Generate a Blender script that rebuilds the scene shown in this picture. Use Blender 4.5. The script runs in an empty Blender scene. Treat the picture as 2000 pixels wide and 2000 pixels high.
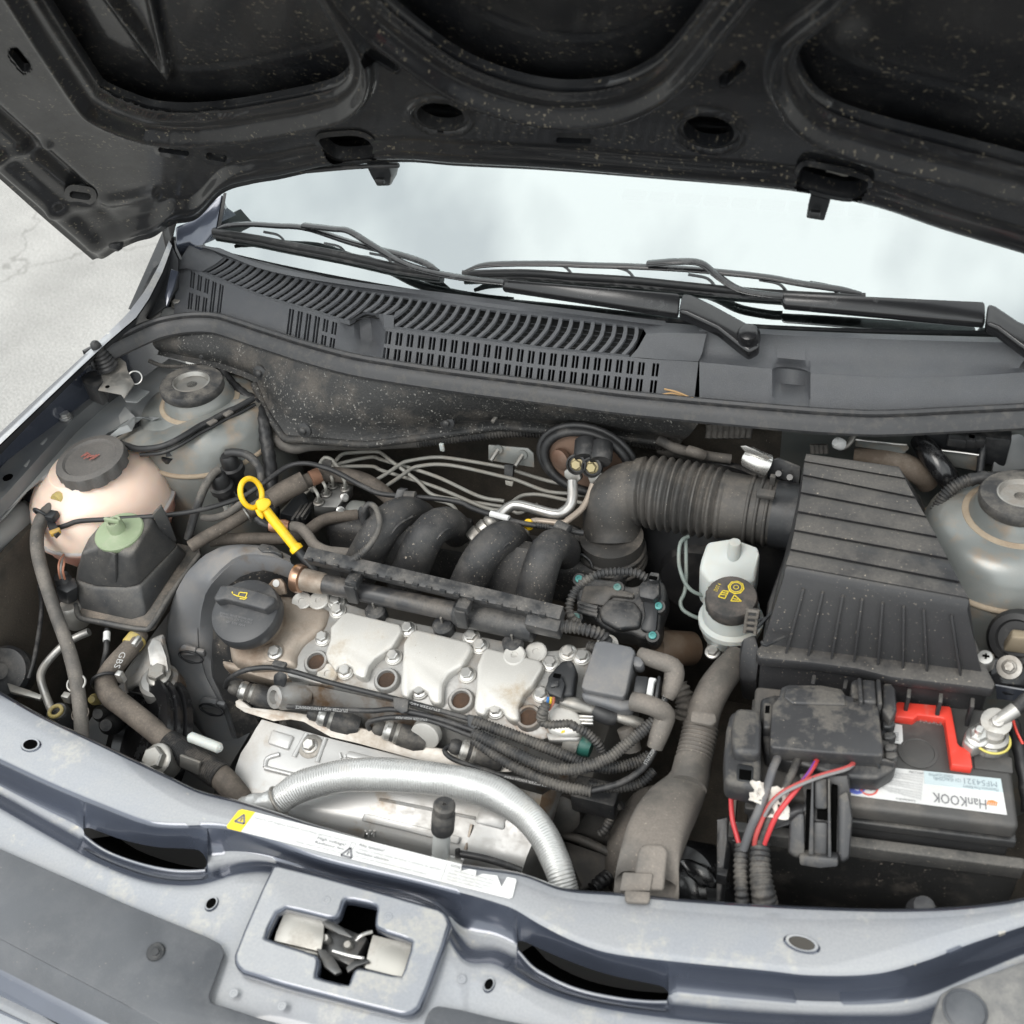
# Engine bay of a dark blue-grey saloon with its bonnet up, on light asphalt.
import bpy, bmesh, math, random
import numpy as np
from mathutils import Vector, Matrix
random.seed(7)
sc = bpy.context.scene
COL = sc.collection
V = Vector
# ------------------------------------------------------------------ camera
CAM = V((.383, -.990, 1.742)); YAW, PITCH, ROLL, FPX = .4238, -.7385, -.1318, 2198.6
_f = V((-math.sin(YAW)*math.cos(PITCH), math.cos(YAW)*math.cos(PITCH), math.sin(PITCH)))
_r = V((math.cos(YAW), math.sin(YAW), 0)); _u = _r.cross(_f)
CR = math.cos(ROLL)*_r + math.sin(ROLL)*_u; CU = -math.sin(ROLL)*_r + math.cos(ROLL)*_u; CF = _f
cd = bpy.data.cameras.new('camera'); cam = bpy.data.objects.new('camera', cd); COL.objects.link(cam)
cam.matrix_world = Matrix(((CR.x, CU.x, -CF.x, CAM.x), (CR.y, CU.y, -CF.y, CAM.y), (CR.z, CU.z, -CF.z, CAM.z), (0, 0, 0, 1)))
cd.sensor_fit = 'HORIZONTAL'; cd.sensor_width = 36; cd.lens = FPX/2000*36; cd.clip_start = .02; cd.clip_end = 600
cd.dof.use_dof = True; cd.dof.focus_distance = 1.42; cd.dof.aperture_fstop = 7.0
sc.camera = cam
# ------------------------------------------------------------------ sky, sun, exposure
SUN_EL, SUN_AZ = math.radians(58), math.radians(205)      # azimuth clockwise from +Y
w = bpy.data.worlds.new('World'); sc.world = w; w.use_nodes = True
nt = w.node_tree; N = nt.nodes; bg = N['Background']
sky = N.new('ShaderNodeTexSky'); sky.sky_type = 'NISHITA'; sky.sun_disc = False
sky.sun_elevation = SUN_EL; sky.sun_rotation = SUN_AZ; sky.air_density = 1.0; sky.dust_density = 2.0
tc = N.new('ShaderNodeTexCoord'); no = N.new('ShaderNodeTexNoise'); no.inputs['Scale'].default_value = 3.4; no.inputs['Detail'].default_value = 4; no.inputs['Roughness'].default_value = .5
rp = N.new('ShaderNodeValToRGB'); rp.color_ramp.elements[0].position = .40; rp.color_ramp.elements[0].color = (.60,)*3+(1,); rp.color_ramp.elements[1].position = .57; rp.color_ramp.elements[1].color = (1, 1, 1, 1)
mx = N.new('ShaderNodeMix'); mx.data_type = 'RGBA'
nt.links.new(tc.outputs['Generated'], no.inputs['Vector']); nt.links.new(no.outputs['Fac'], rp.inputs['Fac'])
nt.links.new(rp.outputs['Color'], mx.inputs[0]); nt.links.new(sky.outputs['Color'], mx.inputs[6])
mx.inputs[7].default_value = (18.4, 19.1, 18.9, 1)           # sunlit cloud cover
nt.links.new(mx.outputs[2], bg.inputs['Color']); bg.inputs['Strength'].default_value = .09
sl = bpy.data.lights.new('sun', 'SUN'); sl.energy = 1.3; sl.angle = math.radians(28); sl.color = (1, .965, .92)
so = bpy.data.objects.new('sun', sl); COL.objects.link(so)
_sd = V((math.sin(SUN_AZ)*math.cos(SUN_EL), math.cos(SUN_AZ)*math.cos(SUN_EL), math.sin(SUN_EL)))
so.rotation_euler = (-_sd).to_track_quat('-Z', 'Y').to_euler(); so.location = (0, -3, 5)
sc.view_settings.view_transform = 'Standard'; sc.view_settings.look = 'None'; sc.view_settings.gamma = 1; sc.view_settings.exposure = .46
# ------------------------------------------------------------------ picking points: a sight line met with a real plane
def ray(u, v): return CR*((u-1000)/FPX) - CU*((v-1000)/FPX) + CF
def P(u, v, z=None, y=None, x=None):
    d = ray(u, v)
    t = (z-CAM.z)/d.z if z is not None else (y-CAM.y)/d.y if y is not None else (x-CAM.x)/d.x
    return CAM + d*t
class PL:                                                      # a tilted plane
    def __init__(s, p, n): s.p = V(p); s.n = V(n).normalized()
    def __call__(s, u, v, off=0):
        d = ray(u, v); t = ((s.p + s.n*off) - CAM).dot(s.n)/d.dot(s.n); return CAM + d*t
class ZP:                                                      # level plane
    def __init__(s, z): s.z = z; s.n = V((0, 0, 1))
    def __call__(s, u, v, off=0): return P(u, v, z=s.z+off)
def proj(p):
    d = V(p)-CAM; k = d.dot(CF); return 1000+FPX*d.dot(CR)/k, 1000-FPX*d.dot(CU)/k
def M_PX(p): return (V(p)-CAM).dot(CF)/FPX                      # metres per photo pixel at a point
def crop(x0, y0, k): return lambda x, y: (x0+x/k, y0+y/k)
K0 = crop(0, 0, 1); KA = crop(0, 0, 2.76); KB = crop(600, 0, 2.76); KC = crop(1300, 0, 2.76); KD = crop(0, 500, 3.22); KE = crop(350, 450, 2.972)
KF = crop(900, 400, 3.22); KG = crop(1400, 450, 3.22); KH = crop(0, 900, 3.22); K1 = crop(400, 850, 3.864); K2 = crop(850, 850, 3.864)
K3 = crop(1250, 850, 3.864); K4 = crop(1600, 850, 3.864); K5 = crop(400, 1250, 3.22); K6 = crop(900, 1250, 3.513); K7 = crop(1380, 1280, 3.116)
K8 = crop(0, 1350, 2.972); KL = crop(400, 1550, 2.76); KM = crop(900, 1600, 3.22); KN = crop(1400, 1600, 3.22)
def pts(K, L): return [P(*K(a[0], a[1]), z=a[2]) for a in L]
# ------------------------------------------------------------------ materials
MATS = {}
def mat(name, col, rough=.5, metal=0., dust=0., dcol=(.27, .235, .20), dscale=28., up=.6, bump=0., bscale=260., speck=0., scol=(.36, .31, .25), sscale=420., coat=0., spec=.5, var=.12, sss=0., stain=0., stcol=(.25, .13, .06), upr=(.25, .92), drange=None, dcol2=None, grain=0., crough=.12, mud=0., mcol=(.40, .38, .34)):
    if name in MATS: return MATS[name]
    m = bpy.data.materials.new(name); m.use_nodes = True; t = m.node_tree; n = t.nodes; L = t.links.new
    b = n['Principled BSDF']; b.inputs['Metallic'].default_value = metal; b.inputs['Roughness'].default_value = rough
    b.inputs['Coat Weight'].default_value = coat; b.inputs['Coat Roughness'].default_value = crough; b.inputs['Specular IOR Level'].default_value = spec
    if sss: b.inputs['Subsurface Weight'].default_value = sss; b.inputs['Subsurface Radius'].default_value = (.02, .012, .008); b.inputs['Subsurface Scale'].default_value = 1
    g = n.new('ShaderNodeNewGeometry')
    def noise(s, d=4., r=.6):
        x = n.new('ShaderNodeTexNoise'); x.inputs['Scale'].default_value = s; x.inputs['Detail'].default_value = d; x.inputs['Roughness'].default_value = r
        L(g.outputs['Position'], x.inputs['Vector']); return x.outputs['Fac']
    def rng(x, a, b_, c=0., d=1.):
        k = n.new('ShaderNodeMapRange'); k.inputs[1].default_value = a; k.inputs[2].default_value = b_; k.inputs[3].default_value = c; k.inputs[4].default_value = d
        L(x, k.inputs[0]); return k.outputs[0]
    def mth(op, x, y):
        k = n.new('ShaderNodeMath'); k.operation = op
        for i, q in enumerate((x, y)):
            if isinstance(q, (int, float)): k.inputs[i].default_value = q
            else: L(q, k.inputs[i])
        return k.outputs[0]
    def mixc(f, a, c):
        k = n.new('ShaderNodeMix'); k.data_type = 'RGBA'; L(f, k.inputs[0])
        for i, q in ((6, a), (7, c)):
            if isinstance(q, tuple): k.inputs[i].default_value = q+(1,) if len(q) == 3 else q
            else: L(q, k.inputs[i])
        return k.outputs[2]
    c = mixc(rng(noise(11, 3), .3, .7), tuple(x*(1-var) for x in col), tuple(min(1, x*(1+var)) for x in col))
    ro = None
    if stain:
        f = rng(noise(16, 5, .65), .62-stain*.3, .72-stain*.12); c = mixc(f, c, stcol)
    if dust:
        f = rng(noise(dscale, 7, .68), *(drange or (.60-dust*.34, .70-dust*.18)))
        sx = n.new('ShaderNodeSeparateXYZ'); L(g.outputs['Normal'], sx.inputs[0])
        f = mth('MULTIPLY', f, rng(sx.outputs[2], upr[0], upr[1], 1-up, 1)); f = mth('MULTIPLY', f, min(1, .35+dust*.6))
        fine = rng(noise(max(420., dscale*14), 2), .35, .65, .88 if drange and drange[0] < -1 else .62, 1); f = mth('MULTIPLY', f, fine)
        c = mixc(f, c, mixc(rng(noise(5, 6, .7), .44, .56), dcol, dcol2) if dcol2 else dcol); ro = rng(f, 0, 1, rough, .88)
        if metal: L(rng(f, 0, 1, metal, metal*.25), b.inputs['Metallic'])
    if mud:
        sm = n.new('ShaderNodeSeparateXYZ'); L(g.outputs['Normal'], sm.inputs[0]); f = mth('MULTIPLY', rng(noise(13, 8, .72), .60-mud*.1, .64-mud*.05), rng(sm.outputs[2], .9, .99)); f = mth('MULTIPLY', f, rng(noise(240, 3), .35, .7, .25, .85)); c = mixc(f, c, mcol)
    if speck:
        f = rng(noise(sscale, 2, .5), .74-speck*.14, .80-speck*.12); f2 = rng(noise(sscale*.12, 2), .4, .6); f = mth('MULTIPLY', f, f2); c = mixc(f, c, scol)
    if grain:
        gk = tuple(min(1, x*2.2+.02) for x in col); c = mixc(rng(noise(1500, 1, .5), .60, .72, 0, grain), c, gk)
    L(c, b.inputs['Base Color'])
    if ro is not None: L(ro, b.inputs['Roughness'])
    if bump:
        bp = n.new('ShaderNodeBump'); bp.inputs['Strength'].default_value = bump; bp.inputs['Distance'].default_value = .002; L(noise(bscale, 3), bp.inputs['Height']); L(bp.outputs[0], b.inputs['Normal'])
    MATS[name] = m; return m
TAN = (.30, .25, .20)
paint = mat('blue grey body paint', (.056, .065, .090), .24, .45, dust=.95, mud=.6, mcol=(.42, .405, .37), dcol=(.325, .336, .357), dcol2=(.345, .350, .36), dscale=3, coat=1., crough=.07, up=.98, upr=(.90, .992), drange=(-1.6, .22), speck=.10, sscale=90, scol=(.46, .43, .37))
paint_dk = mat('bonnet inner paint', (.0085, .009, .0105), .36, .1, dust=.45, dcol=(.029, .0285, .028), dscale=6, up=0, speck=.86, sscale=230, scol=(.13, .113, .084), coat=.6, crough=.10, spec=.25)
plast = mat('dusty black plastic', (.021, .022, .024), .42, dust=.5, dcol=(.165, .152, .138), dscale=32, up=.75, bump=.12, speck=.4, grain=.25)
plast_cl = mat('black plastic', (.017, .018, .020), .45, dust=.2, dcol=(.16, .15, .14), bump=.08)
plast_gl = mat('glossy black', (.010, .010, .011), .22, dust=.12, dcol=(.12, .12, .12), coat=.2)
cowl_m = mat('cowl grey plastic', (.064, .066, .072), .40, dust=.2, dcol=(.11, .108, .105), dscale=40, bump=.25, bscale=900, up=.5, drange=(.45, .75), grain=.35)
cover_m = mat('grey timing plastic', (.16, .163, .17), .42, dust=.5, dcol=(.27, .235, .2), dscale=20, up=.7, stain=.12, stcol=(.14, .11, .085))
seal_m = mat('seal rubber', (.036, .036, .038), .46, dust=.3, dcol=(.12, .11, .098), dscale=90, up=.2, grain=.2)
rubber = mat('rubber', (.026, .026, .027), .55, dust=.5, dcol=(.20, .18, .155), dscale=35, up=.4, bump=.1)
rubber_bk = mat('clean rubber', (.016, .016, .017), .5, dust=.25, dcol=(.16, .15, .14))
hose_br = mat('dirty brown hose', (.060, .050, .042), .7, dust=.7, dcol=(.185, .155, .128), dscale=30, up=.3, bump=.2, speck=.25)
hose_gr = mat('dirty grey hose', (.070, .066, .062), .68, dust=.7, dcol=(.20, .178, .155), dscale=22, up=.4, bump=.15, speck=.3)
duct_m = mat('dusty brown duct plastic', (.080, .074, .067), .58, dust=.75, dcol=(.225, .195, .168), dscale=13, up=.55, speck=.4, bump=.1, grain=.15)
elbow_m = mat('dusty rubber duct', (.040, .038, .036), .52, dust=.55, dcol=(.17, .146, .122), dscale=16, up=.7, speck=.4, bump=.12, grain=.15)
alu = mat('cast aluminium', (.52, .505, .475), .42, .3, dust=.3, dcol=(.40, .345, .27), dscale=16, bump=.05, bscale=700, stain=.16, stcol=(.36, .29, .21), var=.06, grain=.2, speck=.15, sscale=250, scol=(.25, .19, .13))
alu_dk = mat('stained aluminium', (.33, .325, .315), .45, .5, dust=.4, dcol=(.25, .2, .15), dscale=18, bump=.12, stain=.3, stcol=(.17, .105, .06))
alu_br = mat('oil stained aluminium', (.29, .25, .21), .42, .4, dust=.5, dcol=(.25, .19, .14), dscale=18, bump=.15, stain=.42, stcol=(.13, .085, .055), up=.2, grain=.15)
steel = mat('zinc steel', (.55, .54, .52), .34, .9, dust=.3, dcol=(.34, .29, .23))
steel_dk = mat('dull steel', (.33, .32, .30), .42, .85, dust=.45, dcol=(.25, .21, .17))
rust = mat('rust', (.045, .026, .016), .8, 0, dust=.6, dcol=(.10, .055, .032), bump=.4, up=0)
shield_m = mat('heat shield aluminium', (.50, .495, .485), .40, .45, dust=.3, dcol=(.42, .385, .34), dscale=12, bump=.06, bscale=60, stain=.14, stcol=(.38, .31, .24), var=.07, grain=.12)
foil = mat('foil', (.60, .60, .59), .33, .55, dust=.15, dcol=(.45, .42, .38), bump=.2)
line_m = mat('brake line coating', (.30, .295, .27), .5, .15, dust=.5, dcol=(.27, .235, .19))
line_gn = mat('green pipe coating', (.17, .20, .185), .5, .1, dust=.4)
primer = mat('grey green inner paint', (.185, .196, .190), .34, .25, dust=.5, dcol=(.26, .24, .21), dscale=9, coat=.2, stain=.36, stcol=(.28, .215, .155), up=.3, grain=.1)
primer_cl = mat('grey inner paint', (.25, .26, .265), .33, .35, dust=.5, dcol=(.34, .325, .30), dscale=8, coat=.2, up=.5)
yellow = mat('yellow plastic', (.80, .50, .012), .38, dust=.2, dcol=(.40, .27, .07))
yell_pr = mat('yellow print', (.62, .47, .03), .6)
red = mat('red plastic', (.72, .055, .035), .4, dust=.1)
pink = mat('coolant tank plastic', (.78, .60, .50), .36, dust=.35, dcol=(.76, .69, .60), dscale=10, sss=.7, var=.06, up=.5)
pink_lo = mat('coolant filled plastic', (.70, .37, .29), .36, dust=.25, dcol=(.66, .50, .42), dscale=12, sss=.6, var=.06)
white_pl = mat('white translucent plastic', (.46, .48, .46), .42, dust=.35, dcol=(.50, .45, .37), dscale=14, sss=.3)
green_cap = mat('sage green plastic', (.255, .315, .195), .5, dust=.3, dcol=(.36, .36, .28))
paper = mat('white sticker', (.62, .62, .61), .5, dust=.25, dcol=(.55, .52, .47))
paper_y = mat('yellow sticker', (.78, .58, .03), .5)
ink = mat('sticker ink', (.16, .16, .17), .6); ink_lt = mat('pale sticker ink', (.42, .42, .42), .6)
wht_ink = mat('white print', (.34, .34, .335), .6, dust=.3)
black_in = mat('black void', (.003, .003, .003), .9, spec=0.)  # black colour stands for the shade inside holes, slots and gaps
fire_m = mat('firewall sound pad', (.022, .022, .022), .6, dust=.35, dcol=(.15, .13, .11), dscale=18, speck=.95, scol=(.26, .25, .23), sscale=330, bump=.5, bscale=420, up=.1)
fire_d = mat('dirty firewall', (.05, .045, .038), .8, dust=.7, dcol=(.14, .115, .09), dscale=12, up=.1, bump=.4, speck=.3)
teal = mat('teal screw', (.06, .24, .23), .45, .3, dust=.4)
# ------------------------------------------------------------------ objects
WL = {}
def link(o, parent, loc):
    COL.objects.link(o)
    if parent is not None:
        o.parent = parent; o.location = V(loc) - WL[parent.name]
    else: o.location = loc
    WL[o.name] = V(loc); return o
def tag(o, label, cat, group=None, kind=None):
    if label: o['label'] = label
    if cat: o['category'] = cat
    if group: o['group'] = group
    if kind: o['kind'] = kind
    return o
def thing(name, label, cat, loc, group=None):
    o = bpy.data.objects.new(name, None); o.empty_display_size = .02; link(o, None, V(loc)); return tag(o, label, cat, group)
def finish(bm, name, m, parent, sharp=38, recalc=True):
    if recalc: bmesh.ops.recalc_face_normals(bm, faces=bm.faces)
    a = math.radians(sharp)
    for f in bm.faces: f.smooth = True
    for e in bm.edges:
        e.smooth = not (len(e.link_faces) != 2 or e.calc_face_angle(0) > a)
    n = len(bm.verts); c = V()
    for v in bm.verts: c += v.co
    c /= max(1, n)
    for v in bm.verts: v.co -= c
    me = bpy.data.meshes.new(name); bm.to_mesh(me); bm.free(); me.materials.append(m)
    o = bpy.data.objects.new(name, me); return link(o, parent, c)
def raw(verts, faces):
    bm = bmesh.new(); vs = [bm.verts.new(v) for v in verts]
    for f in faces:
        try: bm.faces.new([vs[i] for i in f])
        except ValueError: pass
    return bm
def bevel(bm, w, seg=2, ang=30):
    if w <= 0: return
    es = [e for e in bm.edges if len(e.link_faces) == 2 and e.calc_face_angle(0) > math.radians(ang)]
    bmesh.ops.bevel(bm, geom=es, offset=w, segments=seg, affect='EDGES', profile=.5, clamp_overlap=True)
def block(name, top, bot, m, parent=None, bev=.002, seg=2):
    """solid between two polygons of equal count"""
    n = len(top); bm = raw(list(top)+list(bot), [list(range(n)), list(range(2*n-1, n-1, -1))]+[[i, (i+1) % n, n+(i+1) % n, n+i] for i in range(n)])
    bmesh.ops.recalc_face_normals(bm, faces=bm.faces); bevel(bm, bev, seg); return finish(bm, name, m, parent)
def slab(name, K, poly, plane, th, m, parent=None, bev=.0015, taper=0, seg=2):
    top = [plane(*K(*q)) for q in poly]; c = sum(top, V())/len(top)
    bot = [q + (q-c)*taper - plane.n*th for q in top]
    return block(name, top, bot, m, parent, bev, seg)
def box(name, c, sx, sy, sz, m, parent=None, rot=None, bev=.002, seg=2):
    R = rot or Matrix.Identity(3); X, Y, Z = (R @ V((sx/2, 0, 0)), R @ V((0, sy/2, 0)), R @ V((0, 0, sz/2))); c = V(c)
    return block(name, [c-X-Y+Z, c+X-Y+Z, c+X+Y+Z, c-X+Y+Z], [c-X-Y-Z, c+X-Y-Z, c+X+Y-Z, c-X+Y-Z], m, parent, bev, seg)
def frame(ax):
    ax = V(ax).normalized(); a = V((1, 0, 0)) if abs(ax.x) < .8 else V((0, 1, 0)); x = (a - ax*a.dot(ax)).normalized(); return x, ax.cross(x), ax
def lathe(name, base, ax, prof, m, parent=None, seg=28, sx=1., sy=1., xdir=None, fn=None):
    x, y, z = frame(ax)
    if xdir is not None: x = (V(xdir)-z*V(xdir).dot(z)).normalized(); y = z.cross(x)
    base = V(base); vs = []; fs = []
    for i, (r, h) in enumerate(prof):
        for k in range(seg):
            a = 2*math.pi*k/seg; rr = r*(fn(a, i) if fn else 1)
            vs.append(base + x*(rr*sx*math.cos(a)) + y*(rr*sy*math.sin(a)) + z*h)
    for i in range(len(prof)-1):
        for k in range(seg): fs.append([i*seg+k, i*seg+(k+1) % seg, (i+1)*seg+(k+1) % seg, (i+1)*seg+k])
    fs.append(list(range(seg))[::-1]); fs.append([(len(prof)-1)*seg+k for k in range(seg)])
    return finish(raw(vs, fs), name, m, parent)
def spline(p, step):
    p = [V(q) for q in p]
    if len(p) == 2: q = [p[0]*2-p[1]]+p+[p[1]*2-p[0]]
    else: q = [p[0]*2-p[1]]+p+[p[-1]*2-p[-2]]
    out = []; par = []
    for i in range(1, len(q)-2):
        a, b, c, d = q[i-1:i+3]; n = max(2, int((c-b).length/step+.5))
        for k in range(n):
            t = k/n
            out.append(.5*((2*b)+(c-a)*t+(2*a-5*b+4*c-d)*t*t+(3*b-a-3*c+d)*t**3)); par.append(i-1+t)
    out.append(q[-2]); par.append(len(p)-1.); return out, par
def tube(name, p, r, m, parent=None, seg=12, corr=None, step=None, flat=1., fup=None, cap=True, rfn=None, crange=None):
    """swept round section; r number or one per control point; corr=(pitch, depth) makes a corrugated hose"""
    rs = r if isinstance(r, (list, tuple)) else [r]*len(p)
    st = step or (corr[0]/6 if corr else max(.004, min(rs)*.8))
    c, par = spline(p, st); n = len(c); tan = [(c[min(i+1, n-1)]-c[max(i-1, 0)]).normalized() for i in range(n)]
    x = None; vs = []; fs = []; s = 0.
    for i in range(n):
        if x is None:
            x = fup - tan[0]*fup.dot(tan[0]) if fup is not None else frame(tan[0])[0]
        x = (x - tan[i]*x.dot(tan[i])).normalized(); y = tan[i].cross(x)
        if i: s += (c[i]-c[i-1]).length
        j = min(int(par[i]), len(rs)-2); rr = rs[j]+(rs[j+1]-rs[j])*(par[i]-j)
        if corr and (crange is None or crange[0] <= par[i] <= crange[1]):
            ph = math.cos(2*math.pi*s/corr[0]); rr += corr[1]*(math.copysign(abs(ph)**.6, ph)-1)*.5
        for k in range(seg):
            a = 2*math.pi*k/seg; q = rr*(rfn(a, s) if rfn else 1)
            vs.append(c[i] + x*(q*math.cos(a)) + y*(q*flat*math.sin(a)))
    for i in range(n-1):
        for k in range(seg): fs.append([i*seg+k, i*seg+(k+1) % seg, (i+1)*seg+(k+1) % seg, (i+1)*seg+k])
    if cap: fs += [list(range(seg))[::-1], [(n-1)*seg+k for k in range(seg)]]
    return finish(raw(vs, fs), name, m, parent, sharp=60)
def ptube(name, K, L, rpx, m, parent=None, **kw):
    p = pts(K, L); r = [q*M_PX(a) for q, a in zip(rpx, p)] if isinstance(rpx, (list, tuple)) else rpx*M_PX(sum(p, V())/len(p))
    return tube(name, p, r, m, parent, **kw)
def grid(name, rows, m, parent=None, skip=None, thick=0, sharp=38, close=False):
    nr, nc = len(rows), len(rows[0]); fs = []
    for i in range(nr-1):
        for j in range(nc if close else nc-1):
            if skip and skip(i, j): continue
            k = (j+1) % nc; fs.append([i*nc+j, i*nc+k, (i+1)*nc+k, (i+1)*nc+j])
    bm = raw([p for r in rows for p in r], fs)
    lo = [v for v in bm.verts if not v.link_faces]
    if lo: bmesh.ops.delete(bm, geom=lo, context='VERTS')
    if thick:
        bm.normal_update(); nn = sum((f.normal for f in bm.faces), V())
        if nn.dot(V((0, -.4, 1))) < 0: bmesh.ops.reverse_faces(bm, faces=bm.faces)
        bmesh.ops.solidify(bm, geom=list(bm.faces), thickness=thick)
    return finish(bm, name, m, parent, sharp=sharp, recalc=True)
def torus(name, c, ax, R, r, m, parent=None, sx=1., sy=1., seg=32, xdir=None):
    x, y, z = frame(ax)
    if xdir is not None: x = (V(xdir)-z*V(xdir).dot(z)).normalized(); y = z.cross(x)
    rows = []
    for i in range(seg):
        a = 2*math.pi*i/seg; d = x*math.cos(a)*sx + y*math.sin(a)*sy; cc = V(c)+d*R; dn = d.normalized()
        rows.append([cc + dn*(r*math.cos(b)) + z*(r*math.sin(b)) for b in [2*math.pi*k/10 for k in range(10)]])
    rows.append(rows[0]); vs = [p for q in rows[:-1] for p in q]; fs = []
    for i in range(seg):
        for k in range(10): fs.append([i*10+k, i*10+(k+1) % 10, ((i+1) % seg)*10+(k+1) % 10, ((i+1) % seg)*10+k])
    return finish(raw(vs, fs), name, m, parent)
_bolt = {}
def bolt(pos, ax, rad, m, parent, name='bolt', kind='hex', h=1.):
    key = (m.name, kind)
    if key not in _bolt:
        bm = bmesh.new(); prof = [(1.45, -.25), (1.45, .10), (1.38, .18), (1.0, .28)] if kind == 'hex' else [(1., -.3), (1., .25), (.9, .4), (.45, .45), (.42, .2)] if kind == 'pan' else [(1.5, -.2), (1.5, .12), (1.42, .18), (.62, .2), (.62, 1.1), (.5, 1.2)]
        rings = [[bm.verts.new((r*math.cos(2*math.pi*k/18), r*math.sin(2*math.pi*k/18), hh)) for k in range(18)] for r, hh in prof]
        for a, b in zip(rings, rings[1:]):
            for k in range(18): bm.faces.new([a[k], a[(k+1) % 18], b[(k+1) % 18], b[k]])
        bm.faces.new(rings[-1])
        if kind == 'hex':
            h6 = [[bm.verts.new((r*math.cos(math.pi*k/3), r*math.sin(math.pi*k/3), hh)) for k in range(6)] for r, hh in ((1.08, .2), (1.08, .95), (.92, 1.1))]
            for a, b in zip(h6, h6[1:]):
                for k in range(6): bm.faces.new([a[k], a[(k+1) % 6], b[(k+1) % 6], b[k]])
            bm.faces.new(h6[-1])
        bmesh.ops.recalc_face_normals(bm, faces=bm.faces)
        for f in bm.faces: f.smooth = True
        for e in bm.edges: e.smooth = not (len(e.link_faces) != 2 or e.calc_face_angle(0) > .6)
        me = bpy.data.meshes.new(kind+'_bolt'); bm.to_mesh(me); bm.free(); me.materials.append(m); _bolt[key] = me
    o = bpy.data.objects.new(name, _bolt[key]); link(o, parent, pos); q = V(ax).to_track_quat('Z', 'Y') @ Matrix.Rotation(random.random()*6, 3, 'Z').to_quaternion()
    o.rotation_euler = q.to_euler(); o.scale = (rad, rad, rad*h); return o
def text(name, s, p0, p1, nrm, m, parent, hgt=None, lift=.0006):
    """flat lettering from p0 to p1 along the baseline, on the surface with normal nrm"""
    cu = bpy.data.curves.new(name, 'FONT'); cu.body = s; cu.resolution_u = 2; ob = bpy.data.objects.new(name, cu); COL.objects.link(ob)
    dg = bpy.context.evaluated_depsgraph_get(); me = bpy.data.meshes.new_from_object(ob.evaluated_get(dg)); bpy.data.objects.remove(ob)
    xs = [v.co.x for v in me.vertices]; ys = [v.co.y for v in me.vertices]; x0, x1, y1 = min(xs), max(xs), max(ys)
    d = V(p1)-V(p0); n = V(nrm).normalized(); ux = d.normalized(); uy = n.cross(ux); k = d.length/(x1-x0); ky = hgt/y1 if hgt else k
    c = (V(p0)+V(p1))/2
    for v in me.vertices: v.co = V(p0)+ux*((v.co.x-x0)*k)+uy*(v.co.y*ky)+n*lift-c
    me.materials.clear(); me.materials.append(m); o = bpy.data.objects.new(name, me); return link(o, parent, c)
def decal(name, p, nrm, m, parent, lift=.0004):
    """thin printed patch"""
    n = V(nrm).normalized(); return block(name, [V(q)+n*lift for q in p], [V(q)+n*(lift-.0004) for q in p], m, parent, 0)
def curve_fn(L):
    xs = [a for a, b in L]; ys = [b for a, b in L]
    def f(u):                                                   # smooth interpolation (Hermite), straight beyond the ends
        if u <= xs[0]: return ys[0]+(u-xs[0])*(ys[1]-ys[0])/(xs[1]-xs[0])
        if u >= xs[-1]: return ys[-1]+(u-xs[-1])*(ys[-1]-ys[-2])/(xs[-1]-xs[-2])
        i = max(k for k in range(len(xs)-1) if xs[k] <= u); h = xs[i+1]-xs[i]; t = (u-xs[i])/h
        def sl(k):
            if k == 0: return (ys[1]-ys[0])/(xs[1]-xs[0])
            if k == len(xs)-1: return (ys[-1]-ys[-2])/(xs[-1]-xs[-2])
            return (ys[k+1]-ys[k-1])/(xs[k+1]-xs[k-1])
        a, b = sl(i)*h, sl(i+1)*h
        return ys[i]*(2*t**3-3*t*t+1)+a*(t**3-2*t*t+t)+ys[i+1]*(-2*t**3+3*t*t)+b*(t**3-t*t)
    return f
def lerp(a, b, t): return a+(b-a)*t
def rrow(L, n):
    """resample a polyline of 3D points to n points"""
    L = [V(q) for q in L]; s = [0]
    for a, b in zip(L, L[1:]): s.append(s[-1]+(b-a).length)
    out = []
    for i in range(n):
        d = s[-1]*i/(n-1); k = 0
        while k < len(L)-2 and s[k+1] < d: k += 1
        out.append(L[k].lerp(L[k+1], (d-s[k])/max(1e-9, s[k+1]-s[k])))
    return out
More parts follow.
